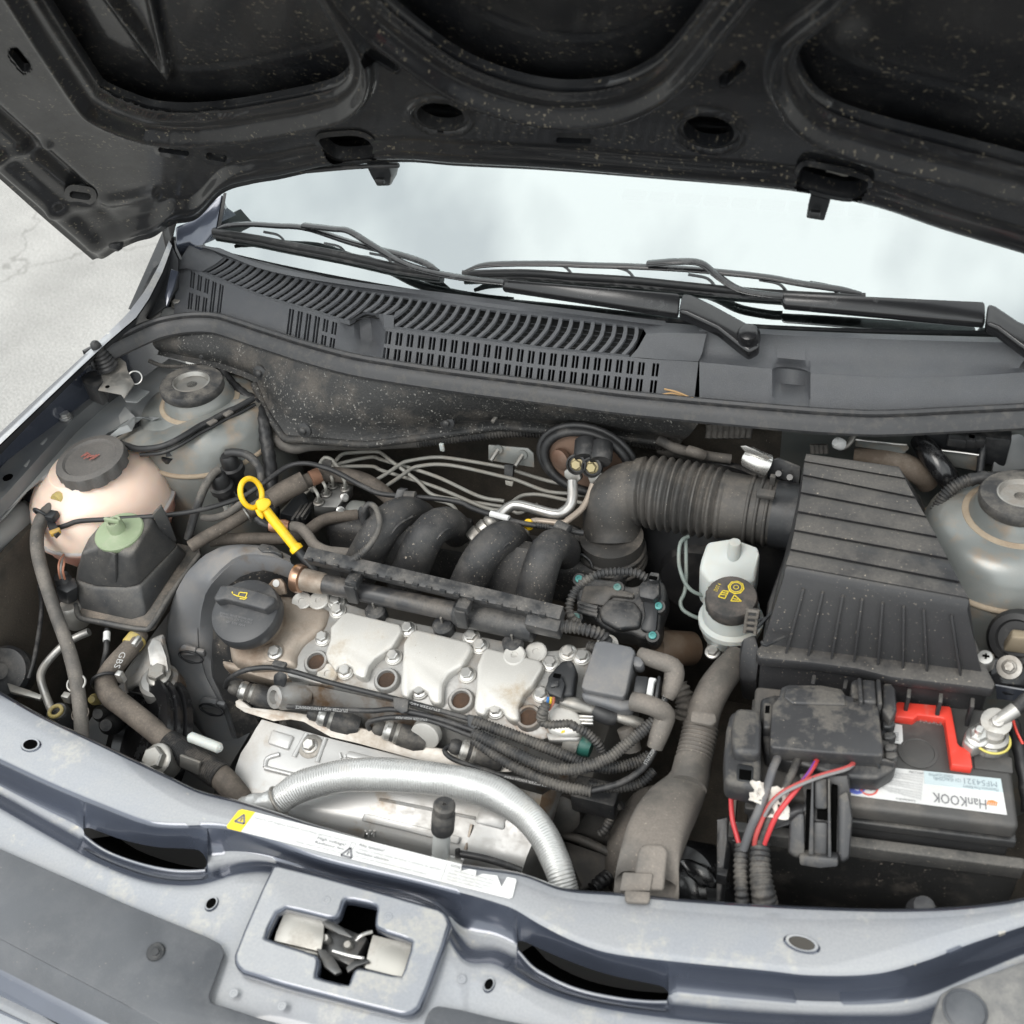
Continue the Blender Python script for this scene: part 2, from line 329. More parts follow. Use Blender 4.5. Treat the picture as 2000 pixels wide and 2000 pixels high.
# ================================================================== ground
def asphalt():
    m = bpy.data.materials.new('asphalt'); m.use_nodes = True; t = m.node_tree; n = t.nodes; L = t.links.new; b = n['Principled BSDF']; b.inputs['Roughness'].default_value = .9
    g = n.new('ShaderNodeNewGeometry'); cols = []
    for s, a, c in ((170, (.19, .186, .178), (.40, .39, .372)), (3.5, (.80, .80, .80), (1.06, 1.06, 1.06))):
        x = n.new('ShaderNodeTexNoise'); x.inputs['Scale'].default_value = s; x.inputs['Detail'].default_value = 5; L(g.outputs['Position'], x.inputs['Vector'])
        k = n.new('ShaderNodeValToRGB'); k.color_ramp.elements[0].position = .3; k.color_ramp.elements[1].position = .7; k.color_ramp.elements[0].color = a+(1,); k.color_ramp.elements[1].color = c+(1,); L(x.outputs['Fac'], k.inputs[0]); cols.append(k.outputs[0]); last = x
    q = n.new('ShaderNodeMix'); q.data_type = 'RGBA'; q.blend_type = 'MULTIPLY'; q.inputs[0].default_value = 1; L(cols[0], q.inputs[6]); L(cols[1], q.inputs[7]); L(q.outputs[2], b.inputs['Base Color'])
    vo = n.new('ShaderNodeTexVoronoi'); vo.inputs['Scale'].default_value = 120; L(g.outputs['Position'], vo.inputs['Vector'])
    bp = n.new('ShaderNodeBump'); bp.inputs['Strength'].default_value = .6; bp.inputs['Distance'].default_value = .004; L(vo.outputs['Distance'], bp.inputs['Height']); L(bp.outputs[0], b.inputs['Normal'])
    cv_ = n.new('ShaderNodeTexVoronoi'); cv_.feature = 'DISTANCE_TO_EDGE'; cv_.inputs['Scale'].default_value = .9; dn = n.new('ShaderNodeTexNoise'); dn.inputs['Scale'].default_value = 6; dn.inputs['Detail'].default_value = 6; L(g.outputs['Position'], dn.inputs['Vector'])
    va = n.new('ShaderNodeVectorMath'); va.operation = 'MULTIPLY_ADD'; va.inputs[1].default_value = (.35, .35, 0); L(dn.outputs['Color'], va.inputs[0]); L(g.outputs['Position'], va.inputs[2]); L(va.outputs[0], cv_.inputs['Vector'])
    mr = n.new('ShaderNodeMapRange'); mr.inputs[1].default_value = .002; mr.inputs[2].default_value = .009; mr.inputs[3].default_value = .55; mr.inputs[4].default_value = 0; L(cv_.outputs['Distance'], mr.inputs[0])
    q2 = n.new('ShaderNodeMix'); q2.data_type = 'RGBA'; L(mr.outputs[0], q2.inputs[0]); L(q.outputs[2], q2.inputs[6]); q2.inputs[7].default_value = (.14, .135, .125, 1); L(q2.outputs[2], b.inputs['Base Color'])
    return m
g = grid('ground', [[V((x, y, 0)) for x in (-200, -4, 4, 200)] for y in (-200, -4, 4, 200)], asphalt()); tag(g, 'light grey worn asphalt ground beside the car', 'ground', kind='structure')
# ================================================================== bonnet
HA = math.radians(50); HN = np.array([0, math.sin(HA), math.cos(HA)])
def hood_pt(U, Vv):
    """sight lines met with the crowned bonnet surface (vectorised)"""
    U = np.asarray(U, float); Vv = np.asarray(Vv, float)
    D = (np.outer((U-1000)/FPX, CR) - np.outer((Vv-1000)/FPX, CU) + np.array(CF)); c = np.array(CAM); a = np.full(len(U), .4); b = np.full(len(U), 3.2)
    for _ in range(40):
        t = (a+b)/2; q = c+D*t[:, None]; s = q@HN - (.805-.35*np.clip(np.abs(q[:, 0]), 0, .8)**4); a = np.where(s < 0, t, a); b = np.where(s < 0, b, t)
    return c+D*((a+b)/2)[:, None]
def sdf(U, Vv, poly):
    d = np.full(U.shape, 1e9); ins = np.zeros(U.shape, bool); n = len(poly)
    for i in range(n):
        (ax, ay), (bx, by) = poly[i], poly[(i+1) % n]; ex, ey = bx-ax, by-ay; t = np.clip(((U-ax)*ex+(Vv-ay)*ey)/(ex*ex+ey*ey), 0, 1)
        d = np.minimum(d, (U-ax-t*ex)**2+(Vv-ay-t*ey)**2)
        ins ^= ((ay > Vv) != (by > Vv)) & (U < ex*(Vv-ay)/(ey if ey else 1e-9)+ax)
    d = np.sqrt(d); return np.where(ins, -d, d)
def smooth_poly(p, it=2):
    for _ in range(it):
        p = [q for a, b in zip(p, p[1:]+p[:1]) for q in ((a[0]*.75+b[0]*.25, a[1]*.75+b[1]*.25), (a[0]*.25+b[0]*.75, a[1]*.25+b[1]*.75))]
    return p
def sst(x, a, b): t = np.clip((x-a)/(b-a), 0, 1); return t*t*(3-2*t)
edge = curve_fn([(0, 350), (90, 430), (181, 508)]); edge2 = curve_fn([(181, 508), (225, 490), (268, 472), (300, 463), (335, 440), (384, 428), (435, 378), (490, 360), (543, 351), (616, 335), (700, 321), (799, 317), (890, 324), (1071, 333), (1300, 351), (1481, 366), (1572, 377), (1709, 404), (1843, 449), (2000, 496), (2150, 545)])
ve = lambda u: edge(u) if u < 181 else edge2(u)
us = np.concatenate([np.arange(-360, -20, 16), np.arange(-20, 2020, 4), np.arange(2020, 2300, 16)]); us = np.sort(np.append(us, [181.])); ev = np.array([ve(u) for u in us])
ks = np.concatenate([np.arange(0, 520, 4), np.arange(520, 1000, 20)])
UU = np.repeat(us[None, :], len(ks), 0); VV = ev[None, :]-ks[:, None]; EE = np.repeat(ks[:, None].astype(float), len(us), 1)
recs = [smooth_poly([(-160, -400), (70, -15), (183, 160), (205, 188), (344, 234), (634, 186), (676, 160), (684, 130), (672, 90), (600, -20), (400, -400)]),
        smooth_poly([(500, -400), (660, -100), (734, 0), (803, 58), (890, 122), (962, 154), (1053, 179), (1125, 184), (1198, 175), (1252, 153), (1300, 120), (1390, 4), (1470, -100), (1660, -400)]),
        smooth_poly([(1900, -400), (1740, -80), (1662, 18), (1575, 80), (1554, 110), (1554, 145), (1590, 205), (1662, 240), (1843, 287), (2000, 327), (2400, 440), (2400, -400)])]
H = np.zeros(UU.shape)
dm = np.full(UU.shape, 1e9)
for r in recs: dm = np.minimum(dm, sdf(UU, VV, r))
H += -.004*(1-sst(dm, 4, 9)) - .004*(1-sst(dm, 22, 32)) + .0085*np.exp(-((dm-41)/8)**2) + .0035*(1-sst(dm, 44, 62))
wl = 1-sst(UU, 140, 270); H += (1-wl)*.013*sst(EE, 9, 30)*(1-.75*sst(EE, 36, 58))
left = sdf(UU, VV, [(-600, -184), (-200, 172), (0, 350), (181, 508), (182, 509), (-600, 600)])
H += wl*.009*sst(left, 8, 24)*(1-.8*sst(left, 30, 55)) - .010*np.exp(-((left-92)/12)**2)*(1-sst(UU, 120, 260))
# rib across the left corner and the dimple by its hinge
rb = sdf(UU, VV, [(100, 405), (300, 372), (301, 376), (101, 409)]); H += .004*np.exp(-(rb/9)**2)
rb = sdf(UU, VV, [(0, 300), (95, 282), (95, 285), (0, 304)]); H += .004*np.exp(-(rb/7)**2)
for (x, y, a, b) in ((862, 219, 47, 26), (1386, 248, 50, 30)):
    q = np.sqrt(((UU-x)/a)**2+((VV-y-(UU-x)*.1)/b)**2); H += .005*np.exp(-((q-1.28)/.13)**2) - .004*np.exp(-((q-1.1)/.08)**2)
pits = [(sdf(UU, VV, [(720, 91), (774, 125), (774, 126), (720, 92)])-7.5), (sdf(UU, VV, [(1415, 150), (1448, 122), (1449, 123), (1416, 151)])-11), (sdf(UU, VV, [(1092, 266), (1151, 268), (1151, 269), (1092, 267)])-5.5),
        (sdf(UU, VV, [(315, 286), (366, 293), (366, 294), (315, 287)])-5), (sdf(UU, VV, [(410, 298), (438, 303), (438, 304), (410, 299)])-7), (sdf(UU, VV, [(28, 100), (50, 128), (50, 129), (28, 101)])-11),
        sdf(UU, VV, smooth_poly([(620, 263), (640, 257), (712, 252), (738, 285), (730, 296), (668, 302), (645, 292)], 1)), sdf(UU, VV, smooth_poly([(1559, 338), (1568, 306), (1590, 308), (1690, 332), (1702, 343), (1682, 368), (1650, 372), (1566, 350)], 1)),
        (np.sqrt(((UU-158)/18)**2+((VV-376)/8)**2)-1)*10]
pits += [(np.sqrt(((UU-x)/a)**2+((VV-y-(UU-x)*.1)/b)**2)-1)*b for (x, y, a, b) in ((862, 219, 47, 26), (1386, 248, 50, 30))]
pm = np.minimum.reduce(pits)
# pull grid points lying close to a cut edge onto it
for F in (dm,):
    gu = (F-np.roll(F, 4, 1))/np.maximum(1e-6, UU-np.roll(UU, 4, 1)); gu = np.where(np.abs(gu) > 1.2, 0, gu)
    F1 = np.minimum.reduce([sdf(UU+.5, VV, r) for r in recs]) if F is dm else None
    if F is dm:
        F2 = np.minimum.reduce([sdf(UU, VV+.5, r) for r in recs]); nx, ny = (F1-F)/.5, (F2-F)/.5
        k = np.where(np.abs(F) < 2.6, F, 0); UU = UU-k*nx; VV = VV-k*ny; dm = np.where(np.abs(F) < 2.6, 0, F)
Q = hood_pt(UU.ravel(), VV.ravel()) - HN*H.ravel()[:, None]
nr, nc = UU.shape; gone = (pm < 5.0) | (dm < .01)
def np_grid(name, Q, nr, nc, m, parent, skipmask=None):
    idx = np.arange(nr*nc).reshape(nr, nc); f = np.stack([idx[:-1, :-1], idx[:-1, 1:], idx[1:, 1:], idx[1:, :-1]], -1).reshape(-1, 4)
    if skipmask is not None:
        s = (skipmask[:-1, :-1] & skipmask[:-1, 1:] & skipmask[1:, 1:] & skipmask[1:, :-1]).ravel(); f = f[~s]
    c = Q.mean(0); me = bpy.data.meshes.new(name); me.from_pydata((Q-c).tolist(), [], f.tolist()); me.materials.append(m); me.update()
    me.polygons.foreach_set('use_smooth', [True]*len(me.polygons)); o = bpy.data.objects.new(name, me); return link(o, parent, c)
bonnet = thing('bonnet', 'raised dark bonnet showing its mud-speckled pressed steel underside', 'car bonnet', (-.02, .25, 1.02))
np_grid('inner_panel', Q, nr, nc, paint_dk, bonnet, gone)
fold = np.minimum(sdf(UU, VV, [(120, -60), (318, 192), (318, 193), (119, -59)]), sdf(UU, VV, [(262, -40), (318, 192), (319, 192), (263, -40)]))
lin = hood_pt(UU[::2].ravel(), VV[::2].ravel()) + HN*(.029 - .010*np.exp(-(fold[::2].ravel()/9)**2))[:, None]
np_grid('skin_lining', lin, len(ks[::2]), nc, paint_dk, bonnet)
sk = hood_pt(UU[::3].ravel(), VV[::3].ravel()) + HN*.036
np_grid('outer_skin', sk, len(ks[::3]), nc, paint, bonnet)
e1 = hood_pt(us, ev); el = np.concatenate([e1 + HN*.0005, e1+HN*.018, e1+HN*.036])
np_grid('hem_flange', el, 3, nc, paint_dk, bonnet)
def hp(u, v, off=0): q = hood_pt([u], [v])[0] - HN*off; return V(q)
def rim(L, z0=.0012, out=11, deep=.008, name='hole_rim'):        # turned edge round an opening
    n = len(L); o = []; ar = sum(a[0]*b[1]-b[0]*a[1] for a, b in zip(L, L[1:]+L[:1]))
    for k in range(n):
        a, b = L[k-1], L[(k+1) % n]; dx, dy = b[0]-a[0], b[1]-a[1]; l = math.hypot(dx, dy) or 1; s = 1 if ar > 0 else -1; o.append((L[k][0]+dy/l*out*s, L[k][1]-dx/l*out*s))
    rows = [[hp(u, v, z0-.001) for u, v in o], [hp(u, v, z0) for u, v in L], [hp(u, v, -deep) for u, v in L]]
    return grid(name, rows, paint_dk, bonnet, close=True, sharp=50)
def capsule(a, b, r, n=8):
    t = math.atan2(b[1]-a[1], b[0]-a[0]); return [(a[0]+r*math.cos(t+math.pi/2+math.pi*k/n), a[1]+r*math.sin(t+math.pi/2+math.pi*k/n)) for k in range(n+1)]+[(b[0]+r*math.cos(t-math.pi/2+math.pi*k/n), b[1]+r*math.sin(t-math.pi/2+math.pi*k/n)) for k in range(n+1)]
for a, b, r, z in (((720, 91), (774, 125), 7.5, .003), ((1415, 150), (1448, 122), 11, .003), ((1092, 266), (1151, 268), 5.5, .004), ((315, 286), (366, 293), 5, .004), ((410, 298), (438, 303), 7, .004), ((28, 100), (50, 128), 11, .001), ((144, 374), (172, 378), 7, .004)): rim(capsule(a, b, r), z)
rim(smooth_poly([(620, 263), (640, 257), (712, 252), (738, 285), (730, 296), (668, 302), (645, 292)], 2), .006, 9); rim(smooth_poly([(1559, 338), (1568, 306), (1590, 308), (1690, 332), (1702, 343), (1682, 368), (1650, 372), (1566, 350)], 2), .0085, 9)
for x, y, a, b in ((862, 219, 47, 26), (1386, 248, 50, 30)): rim([(x+a*math.cos(k*.19635), y+b*math.sin(k*.19635)+a*math.cos(k*.19635)*.1) for k in range(32)], .004, 12)
for r_ in recs:
    L = [q for q in r_ if -380 < q[1] and -340 < q[0] < 2280]; n_ = len(L)
    k0 = max(range(n_), key=lambda k: math.dist(L[k], L[(k+1) % n_])); L = L[k0+1:]+L[:k0+1]
    c_, _ = spline([V((a, b, 0)) for a, b in L], 12); L = [(q.x, q.y) for q in c_]; o = []
    for k in range(len(L)):
        a, b = L[max(k-1, 0)], L[min(k+1, len(L)-1)]; dx, dy = b[0]-a[0], b[1]-a[1]; l = math.hypot(dx, dy) or 1; o.append((dy/l, -dx/l))
    cx = sum(q[0] for q in L)/len(L); cy = -200; k = len(L)//2; s = 1 if (L[k][0]-cx)*o[k][0]+(L[k][1]-cy)*o[k][1] > 0 else -1
    grid('opening_edge', [[hp(q[0]+d[0]*9*s, q[1]+d[1]*9*s, .0002) for q, d in zip(L, o)], [hp(q[0]+d[0]*2*s, q[1]+d[1]*2*s, -.0035) for q, d in zip(L, o)], [hp(q[0]-d[0]*1.5*s, q[1]-d[1]*1.5*s, -.005) for q, d in zip(L, o)], [hp(q[0]-d[0]*1.5*s, q[1]-d[1]*1.5*s, -.012) for q, d in zip(L, o)]], paint_dk, bonnet, sharp=60)
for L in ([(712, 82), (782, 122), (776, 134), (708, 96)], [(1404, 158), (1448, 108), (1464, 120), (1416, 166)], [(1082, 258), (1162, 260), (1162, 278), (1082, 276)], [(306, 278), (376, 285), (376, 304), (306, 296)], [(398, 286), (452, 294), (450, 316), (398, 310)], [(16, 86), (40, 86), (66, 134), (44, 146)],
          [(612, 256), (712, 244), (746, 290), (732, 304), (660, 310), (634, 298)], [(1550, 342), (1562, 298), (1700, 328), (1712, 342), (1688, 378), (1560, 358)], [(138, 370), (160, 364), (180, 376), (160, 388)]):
    q = [hp(u, v, -.020) for u, v in L]; block('hole_backing', q, [a+V(HN)*.006 for a in q], black_in, bonnet, 0)  # black blocks behind the holes stand for the shade inside the bonnet
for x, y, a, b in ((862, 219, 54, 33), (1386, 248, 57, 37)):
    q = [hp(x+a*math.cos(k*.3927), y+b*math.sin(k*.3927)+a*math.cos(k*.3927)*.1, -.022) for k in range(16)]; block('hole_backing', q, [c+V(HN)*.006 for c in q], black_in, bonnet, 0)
# spray nozzles clipped in the rear edge
for nm, K, a in (('left', KB, [(318, 872), (440, 868), (462, 935), (452, 985), (378, 987), (345, 930)]), ('right', KC, [(785, 1030), (892, 1062), (858, 1172), (760, 1156), (770, 1090)])):
    top = [hp(*K(*q), off=.004) for q in a]; back = [q+V((0, .022, .004)) for q in top]
    nz = block('spray_nozzle', top, back, plast_cl, bonnet, .002); c = sum(top, V())/len(top)
    box('jet', c+V((0, -.003, -.004)), .010, .006, .006, rubber_bk, nz, bev=.001)
tube('washer_hose', [hp(1612, 352, -.012), hp(1640, 350, -.010), hp(1690, 362, -.010)], .0045, rubber_bk, bonnet); lathe('hose_joint', hp(1640, 350, -.010), (1, 0, -.25), [(.006, -.012), (.006, .004), (.0048, .008)], steel_dk, bonnet, 12)
tube('washer_hose', [hp(600, 331, .002), hp(700, 319, .004), hp(780, 316, .004)], .0025, rubber_bk, bonnet)
lathe('rubber_bumper', hp(227, 470, .004), -V(HN), [(.010, -.004), (.010, .004), (.006, .009)], rubber_bk, bonnet, 16)
# hinge arm
hg = thing('hinge_arm', 'black curved hinge arm between bonnet corner and cowl', 'hinge', (-.6, .2, .9))
ha = [(800, 1085), (850, 1075), (945, 1150), (950, 1210), (935, 1270), (945, 1350), (985, 1440), (960, 1458), (905, 1400), (880, 1290), (870, 1230), (800, 1140)]
zz = lambda y: lerp(1.06, .96, (y-1075)/380)
top = [P(*KA(x, y), z=zz(y)) for x, y in ha]; block('arm', top, [q+V((-.006, .008, -.004)) for q in top], plast_gl, hg, .0015)
for x, y in ((850, 1100), (912, 1190)): bolt(P(*KA(x, y), z=zz(y)+.004), (.3, -.7, .6), .005, plast_gl, hg)
# ================================================================== windscreen, dashboard and A-pillar
TW = math.tan(math.radians(27)); wy = lambda x: .105+.2*x*x
def PW(u, v, off=0):
    d = ray(u, v); a, b = .6, 6.
    f = lambda t: (CAM.z+d.z*t) - 1.0 - off*1.12 - TW*((CAM.y+d.y*t)-wy(CAM.x+d.x*t))
    for _ in range(50):
        t = (a+b)/2
        if f(t) > 0: a = t
        else: b = t
    return CAM+d*((a+b)/2)
def glassmat():
    m = bpy.data.materials.new('windscreen glass'); m.use_nodes = True; t = m.node_tree; n = t.nodes; n.clear(); L = t.links.new
    o = n.new('ShaderNodeOutputMaterial'); g = n.new('ShaderNodeBsdfGlossy'); g.inputs['Color'].default_value = (.93, .985, .985, 1); g.inputs['Roughness'].default_value = .012
    tr = n.new('ShaderNodeBsdfTransparent'); tr.inputs['Color'].default_value = (.62, .72, .70, 1); fr = n.new('ShaderNodeFresnel'); fr.inputs['IOR'].default_value = 4.6
    mx = n.new('ShaderNodeMixShader'); L(fr.outputs[0], mx.inputs[0]); L(tr.outputs[0], mx.inputs[1]); L(g.outputs[0], mx.inputs[2]); L(mx.outputs[0], o.inputs[0]); return m
ws = thing('windscreen', 'sloping windscreen glass mirroring a pale cloudy sky', 'windscreen', (0, .12, 1.0))
xs = [-.62+i*.05 for i in range(28)]
grid('pane', [[V((x, wy(x)+s, 1.0+TW*s)) for x in xs] for s in [i*.05+.003 for i in range(20)]], glassmat(), ws)
grid('tint_band', [[V((x, wy(x)+s, 1.0+TW*s-.004)) for x in xs] for s in (.003, .012, .02)], plast_cl, ws)
dash = thing('dashboard', 'dark dashboard top with a row of defroster vents behind the windscreen', 'dashboard', (0, .4, .95))
grid('top_pad', [[V((x, y, z)) for x in (-.66, -.3, 0, .3, .72)] for y, z in ((.10, .93), (.3, 1.02), (.55, 1.06), (.95, 1.05), (1.0, .8))], plast_cl, dash)
for i in range(13): box('defroster_vent', V((.02+i*.036, .335, 1.036)), .030, .018, .006, black_in, dash, bev=.001)
pl = thing('windscreen_pillar', 'blue grey painted pillar foot beside the windscreen corner', 'car pillar', (-.64, .2, .93))
bl = [(945, 1220), (1020, 1190), (1045, 1180), (1130, 1090), (1200, 1040), (1165, 1240), (1100, 1320), (1085, 1345), (1040, 1325), (1020, 1310), (945, 1330)]
top = [P(*KA(x, y), z=1.0+(1330-y)*.00022) for x, y in bl]; block('panel', top, [q+V((-.02, .03, -.05)) for q in top], paint, pl, .003)
block('rubber_strip', [P(*KA(x, y), z=1.002+(1330-y)*.00022) for x, y in ((1205, 1040), (1222, 1040), (1185, 1255), (1168, 1245))], [P(*KA(x, y), z=.99+(1330-y)*.00022) for x, y in ((1205, 1040), (1222, 1040), (1185, 1255), (1168, 1245))], rubber_bk, pl, .0005)
# ================================================================== cowl
A = curve_fn([(372, 470), (411, 478), (518, 518), (686, 549), (855, 570), (1000, 589), (1140, 607), (1300, 627), (1484, 642), (1680, 651), (1850, 656), (2000, 659), (2200, 655)])
B = curve_fn([(400, 482), (439, 501), (528, 528), (612, 549), (713, 569), (855, 591), (989, 610), (1055, 617), (1254, 640), (1300, 645)])
Cc = curve_fn([(355, 508), (397, 532), (515, 580), (612, 608), (683, 630), (760, 640), (989, 670), (1055, 680), (1229, 697), (1266, 701), (1363, 707), (1509, 721), (1586, 729), (1773, 738), (2000, 727), (2200, 705)])
Dd = curve_fn([(345, 612), (373, 612), (434, 625), (518, 649), (629, 684), (703, 701), (855, 723), (1000, 743), (1086, 752), (1273, 773), (1400, 786), (1586, 800), (1773, 799), (2000, 797), (2200, 790)])
cowl = thing('cowl_grille', 'grey plastic cowl panel with slotted air intake below the windscreen', 'cowl', (0, .07, .93))
n = 60
def row(fn, u0, u1, z, n=n, off=0): return rrow([P(u, fn(u)+off, z=z) for u in np.linspace(u0, u1, 90)], n)
zA, zB, zC, zD = 1.002, .996, .974, .946
grid('rear_rail', [row(A, 375, 1300, zA+.001), row(A, 380, 1300, zA-.001, off=9), row(B, 405, 1290, zB+.001, off=-6), row(B, 405, 1290, zB, off=0)], cowl_m, cowl, thick=.003)
NS = 46; bt = row(B, 439, 1254, zB, NS*2); ct = row(Cc, 397, 1229, zC, NS*2, off=-4)
for i in range(NS*2):
    if 683 < proj(ct[i])[0] < 752: ct[i] = ct[i].lerp(bt[i], .36)
meshm = mat('intake mesh', (.006, .006, .006), .8)
tray = grid('slot_tray', [[q+V((0, .016, -.006)) for q in bt], [a.lerp(b, .5)+V((0, 0, -.009)) for a, b in zip(bt, ct)], [q+V((0, -.001, -.0075)) for q in ct]], meshm, cowl)
dx = bt[1]-bt[0]
for i in range(NS):
    d0 = (bt[2*i+1]-bt[2*i]); d1 = (ct[2*i+1]-ct[2*i]); rows = []
    for t in (0, .2, .45, .72, 1):
        c = bt[2*i].lerp(ct[2*i], t)+V((.006*math.sin(math.pi*t), -.001*math.sin(math.pi*t), .002*math.sin(math.pi*t))); d = d0.lerp(d1, t)*.36
        rows.append([c-d+V((0, 0, -.0032)), c-d*.95, c+d*.95, c+d+V((0, 0, -.0032))])
    grid('slat', rows, cowl_m, cowl, sharp=25)
# cross wires of the mesh in the slots
for t in (.18, .34, .5, .66, .82):
    tube('mesh_wire', [a.lerp(b, t)+V((.006*math.sin(math.pi*t), 0, -.005)) for a, b in list(zip(bt, ct))[::3]], .0007, plast_cl, cowl, seg=5, step=.02)
# end plates of the slotted part
grid('end_plate', [[P(372, 474, z=zA), P(405, 484, z=zB), P(439-2, 503, z=zB)], [P(356, 500, z=.985), P(385, 503, z=.988), P(420, 516, z=.987)], [P(350, 525, z=zC), P(366, 524, z=zC), P(394, 531, z=zC)]], cowl_m, cowl, thick=.002)
grid('end_plate', [[P(1256, 640, z=zB), P(1300, 630, z=zA), P(1386, 637, z=zA)], [P(1262, 652, z=.996), P(1300, 650, z=1.0), P(1380, 652, z=1.0)], [P(1246, 680, z=.982), P(1300, 682, z=.985), P(1371, 690, z=.985)], [P(1231, 697, z=zC), P(1290, 702, z=zC), P(1364, 706, z=zC)]], cowl_m, cowl, thick=.002)
# front face with rectangular openings
Bk = [348, 364]; opn = {}
def pairs(u0, u1, n, rows_):
    p = (u1-u0)/n
    for i in range(n):
        a = u0+i*p
        for q in ((a, a+p*.24), (a+p*.34, a+p*.58)): opn[round(q[0], 2)] = rows_(i); Bk.extend(q)
pairs(374, 444, 5, lambda i: (1, 3) if i < 3 else (1, 2, 3)); pairs(566, 667, 6, lambda i: (1, 2, 3) if i < 4 else (1, 3)); pairs(754, 1270, 24, lambda i: (1, 3)); pairs(1276, 1298, 1, lambda i: (1, 3))
Bk += [480, 520, 690, 700, 722, 742, 1320, 1345, 1364]; Bk = sorted(set(Bk)); TB = [0, .10, .44, .54, .88, 1.]
def face(u, t, back=0):
    vt = Cc(u); zt = zC; dz = 0
    nb = max(0, 1-((u-716)/30)**2)**.5 if abs(u-716) < 30 else 0
    top = P(u, vt-20*nb, z=zt-.006*nb); bot = P(u-9, Dd(u-9)+4, z=zD); q = top.lerp(bot, t); q += V((0, .010*math.sin(math.pi*min(1, t*1.0))*nb, -.012*math.sin(math.pi*t)*nb))
    return q+V((0, back, -back*.3))
rows = [[face(u, t) for u in Bk] for t in TB]
grid('front_face', rows, cowl_m, cowl, skip=lambda i, j: i in opn.get(round(Bk[j], 2), ()), thick=.004, sharp=30)
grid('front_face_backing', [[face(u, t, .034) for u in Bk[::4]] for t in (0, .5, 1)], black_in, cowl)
fr_ = []
for k in range(NS*2):
    u = proj(ct[k])[0]; fr_.append(face(u, 0)+V((0, -.0003, .0002)))
grid('front_rail', [[q+V((0, .001, -.004)) for q in ct], ct, fr_, [q+V((0, -.001, -.003)) for q in fr_]], cowl_m, cowl)
grid('underside', [[P(u, A(u)+2, z=.975) for u in range(340, 2240, 60)], [P(u, Cc(u), z=.945) for u in range(340, 2240, 60)], [P(u, Dd(u), z=.925) for u in range(340, 2240, 60)]], black_in, cowl)  # black sheet added under the cowl to stop light leaking through gaps
# right hand plain panel
cp = thing('cowl_cover', 'plain grey plastic cowl cover around the wiper pivots', 'cowl', (.35, .08, .93))
def rcol(u):
    nb = max(0, 1-((u-1546)/36)**2)**.5 if abs(u-1546) < 36 else 0
    a, c, d = A(u), Cc(u), Dd(u); L = [P(u, a, z=zA), P(u, a+10, z=zA+.001), P(u, lerp(a, c, .35), z=.992), P(u, lerp(a, c, .7), z=.980), P(u, c-9-6*nb, z=.975-.004*nb), P(u, c-8*nb, z=zC-.004*nb), P(u, c+2-6*nb, z=zC-.001-.009*nb), P(u, lerp(c, d, .35), z=lerp(zC, zD, .33)-.015*nb), P(u, lerp(c, d, .72), z=lerp(zC, zD, .7)-.004*nb), P(u, d+5, z=zD)]
    return L
cols = [rcol(u) for u in list(range(1366, 1508, 12))+list(range(1508, 1586, 3))+list(range(1586, 2240, 16))]
grid('panel', [[c[i] for c in cols] for i in range(10)], cowl_m, cp, thick=.003, sharp=40)
lathe('pivot_seal', PW(1463, 668, -.012), (0, -.4, .9), [(.027, -.006), (.026, .003), (.018, .006)], rubber_bk, cp, 24)
lathe('pivot_seal', PW(2012, 683, -.012), (0, -.4, .9), [(.03, -.006), (.029, .003), (.02, .006)], rubber_bk, cp, 24)
# debris caught at the panel joint
lf = thing('dry_twig', 'small dry twig and leaf scrap lying against the cowl seal', 'twig', P(1330, 772, z=.95))
tube('stem', [P(1298, 760, z=.957), P(1320, 765, z=.96), P(1345, 775, z=.955)], .0011, mat('dry straw', (.42, .26, .12), .8), lf, seg=5); tube('stem', [P(1290, 771, z=.954), P(1312, 768, z=.958), P(1338, 774, z=.955)], .0009, MATS['dry straw'], lf, seg=5)
grid('leaf', [[P(1338, 775, z=.956), P(1354, 776, z=.958)], [P(1342, 780, z=.954), P(1352, 781, z=.956)]], MATS['dry straw'], lf)
# weather seal
S = curve_fn([(100, 742), (146, 718), (186, 697), (248, 667), (310, 642), (373, 631), (419, 632), (497, 656), (600, 689), (686, 712), (855, 740), (1000, 759), (1110, 773), (1210, 786), (1400, 805), (1500, 814), (1586, 821), (1710, 827), (1835, 822), (2000, 814), (2200, 805)])
seal = thing('cowl_weather_seal', 'long dusty rubber weather seal along the cowl front edge', 'rubber seal', (0, 0, .93))
su = [172, 180, 188, 200, 248, 290, 330, 373, 419, 460, 497, 550, 600, 686, 770, 855, 930, 1000, 1110, 1210, 1300, 1400, 1500, 1586, 1650, 1710, 1780, 1835, 1920, 2000, 2100, 2200]
sp = [P(u, S(u), z=.945 if u > 300 else .942) for u in su]
c, par = spline(sp, .006); rows = []
prof = [(-.001, .015), (.0035, .0135), (.004, .010), (.0015, .0075), (.005, .006), (.0065, .002), (.0065, -.005), (.0055, -.012), (.002, -.0145), (-.004, -.010), (-.004, .010)]
vd = (CU*.55+V((0, 0, .45))).normalized()
for i, q in enumerate(c):
    t = (c[min(i+1, len(c)-1)]-c[max(i-1, 0)]).normalized(); up = (V((0, .62, .78))-t*t.dot(V((0, .62, .78)))).normalized(); fr = t.cross(up)
    if fr.y > 0: fr = -fr
    rib = .0006*((i % 2)*2-1)
    rows.append([q+fr*(a+(rib if b < .004 else 0))+up*b for a, b in prof])
grid('strip', rows, seal_m, seal, close=True, sharp=45)
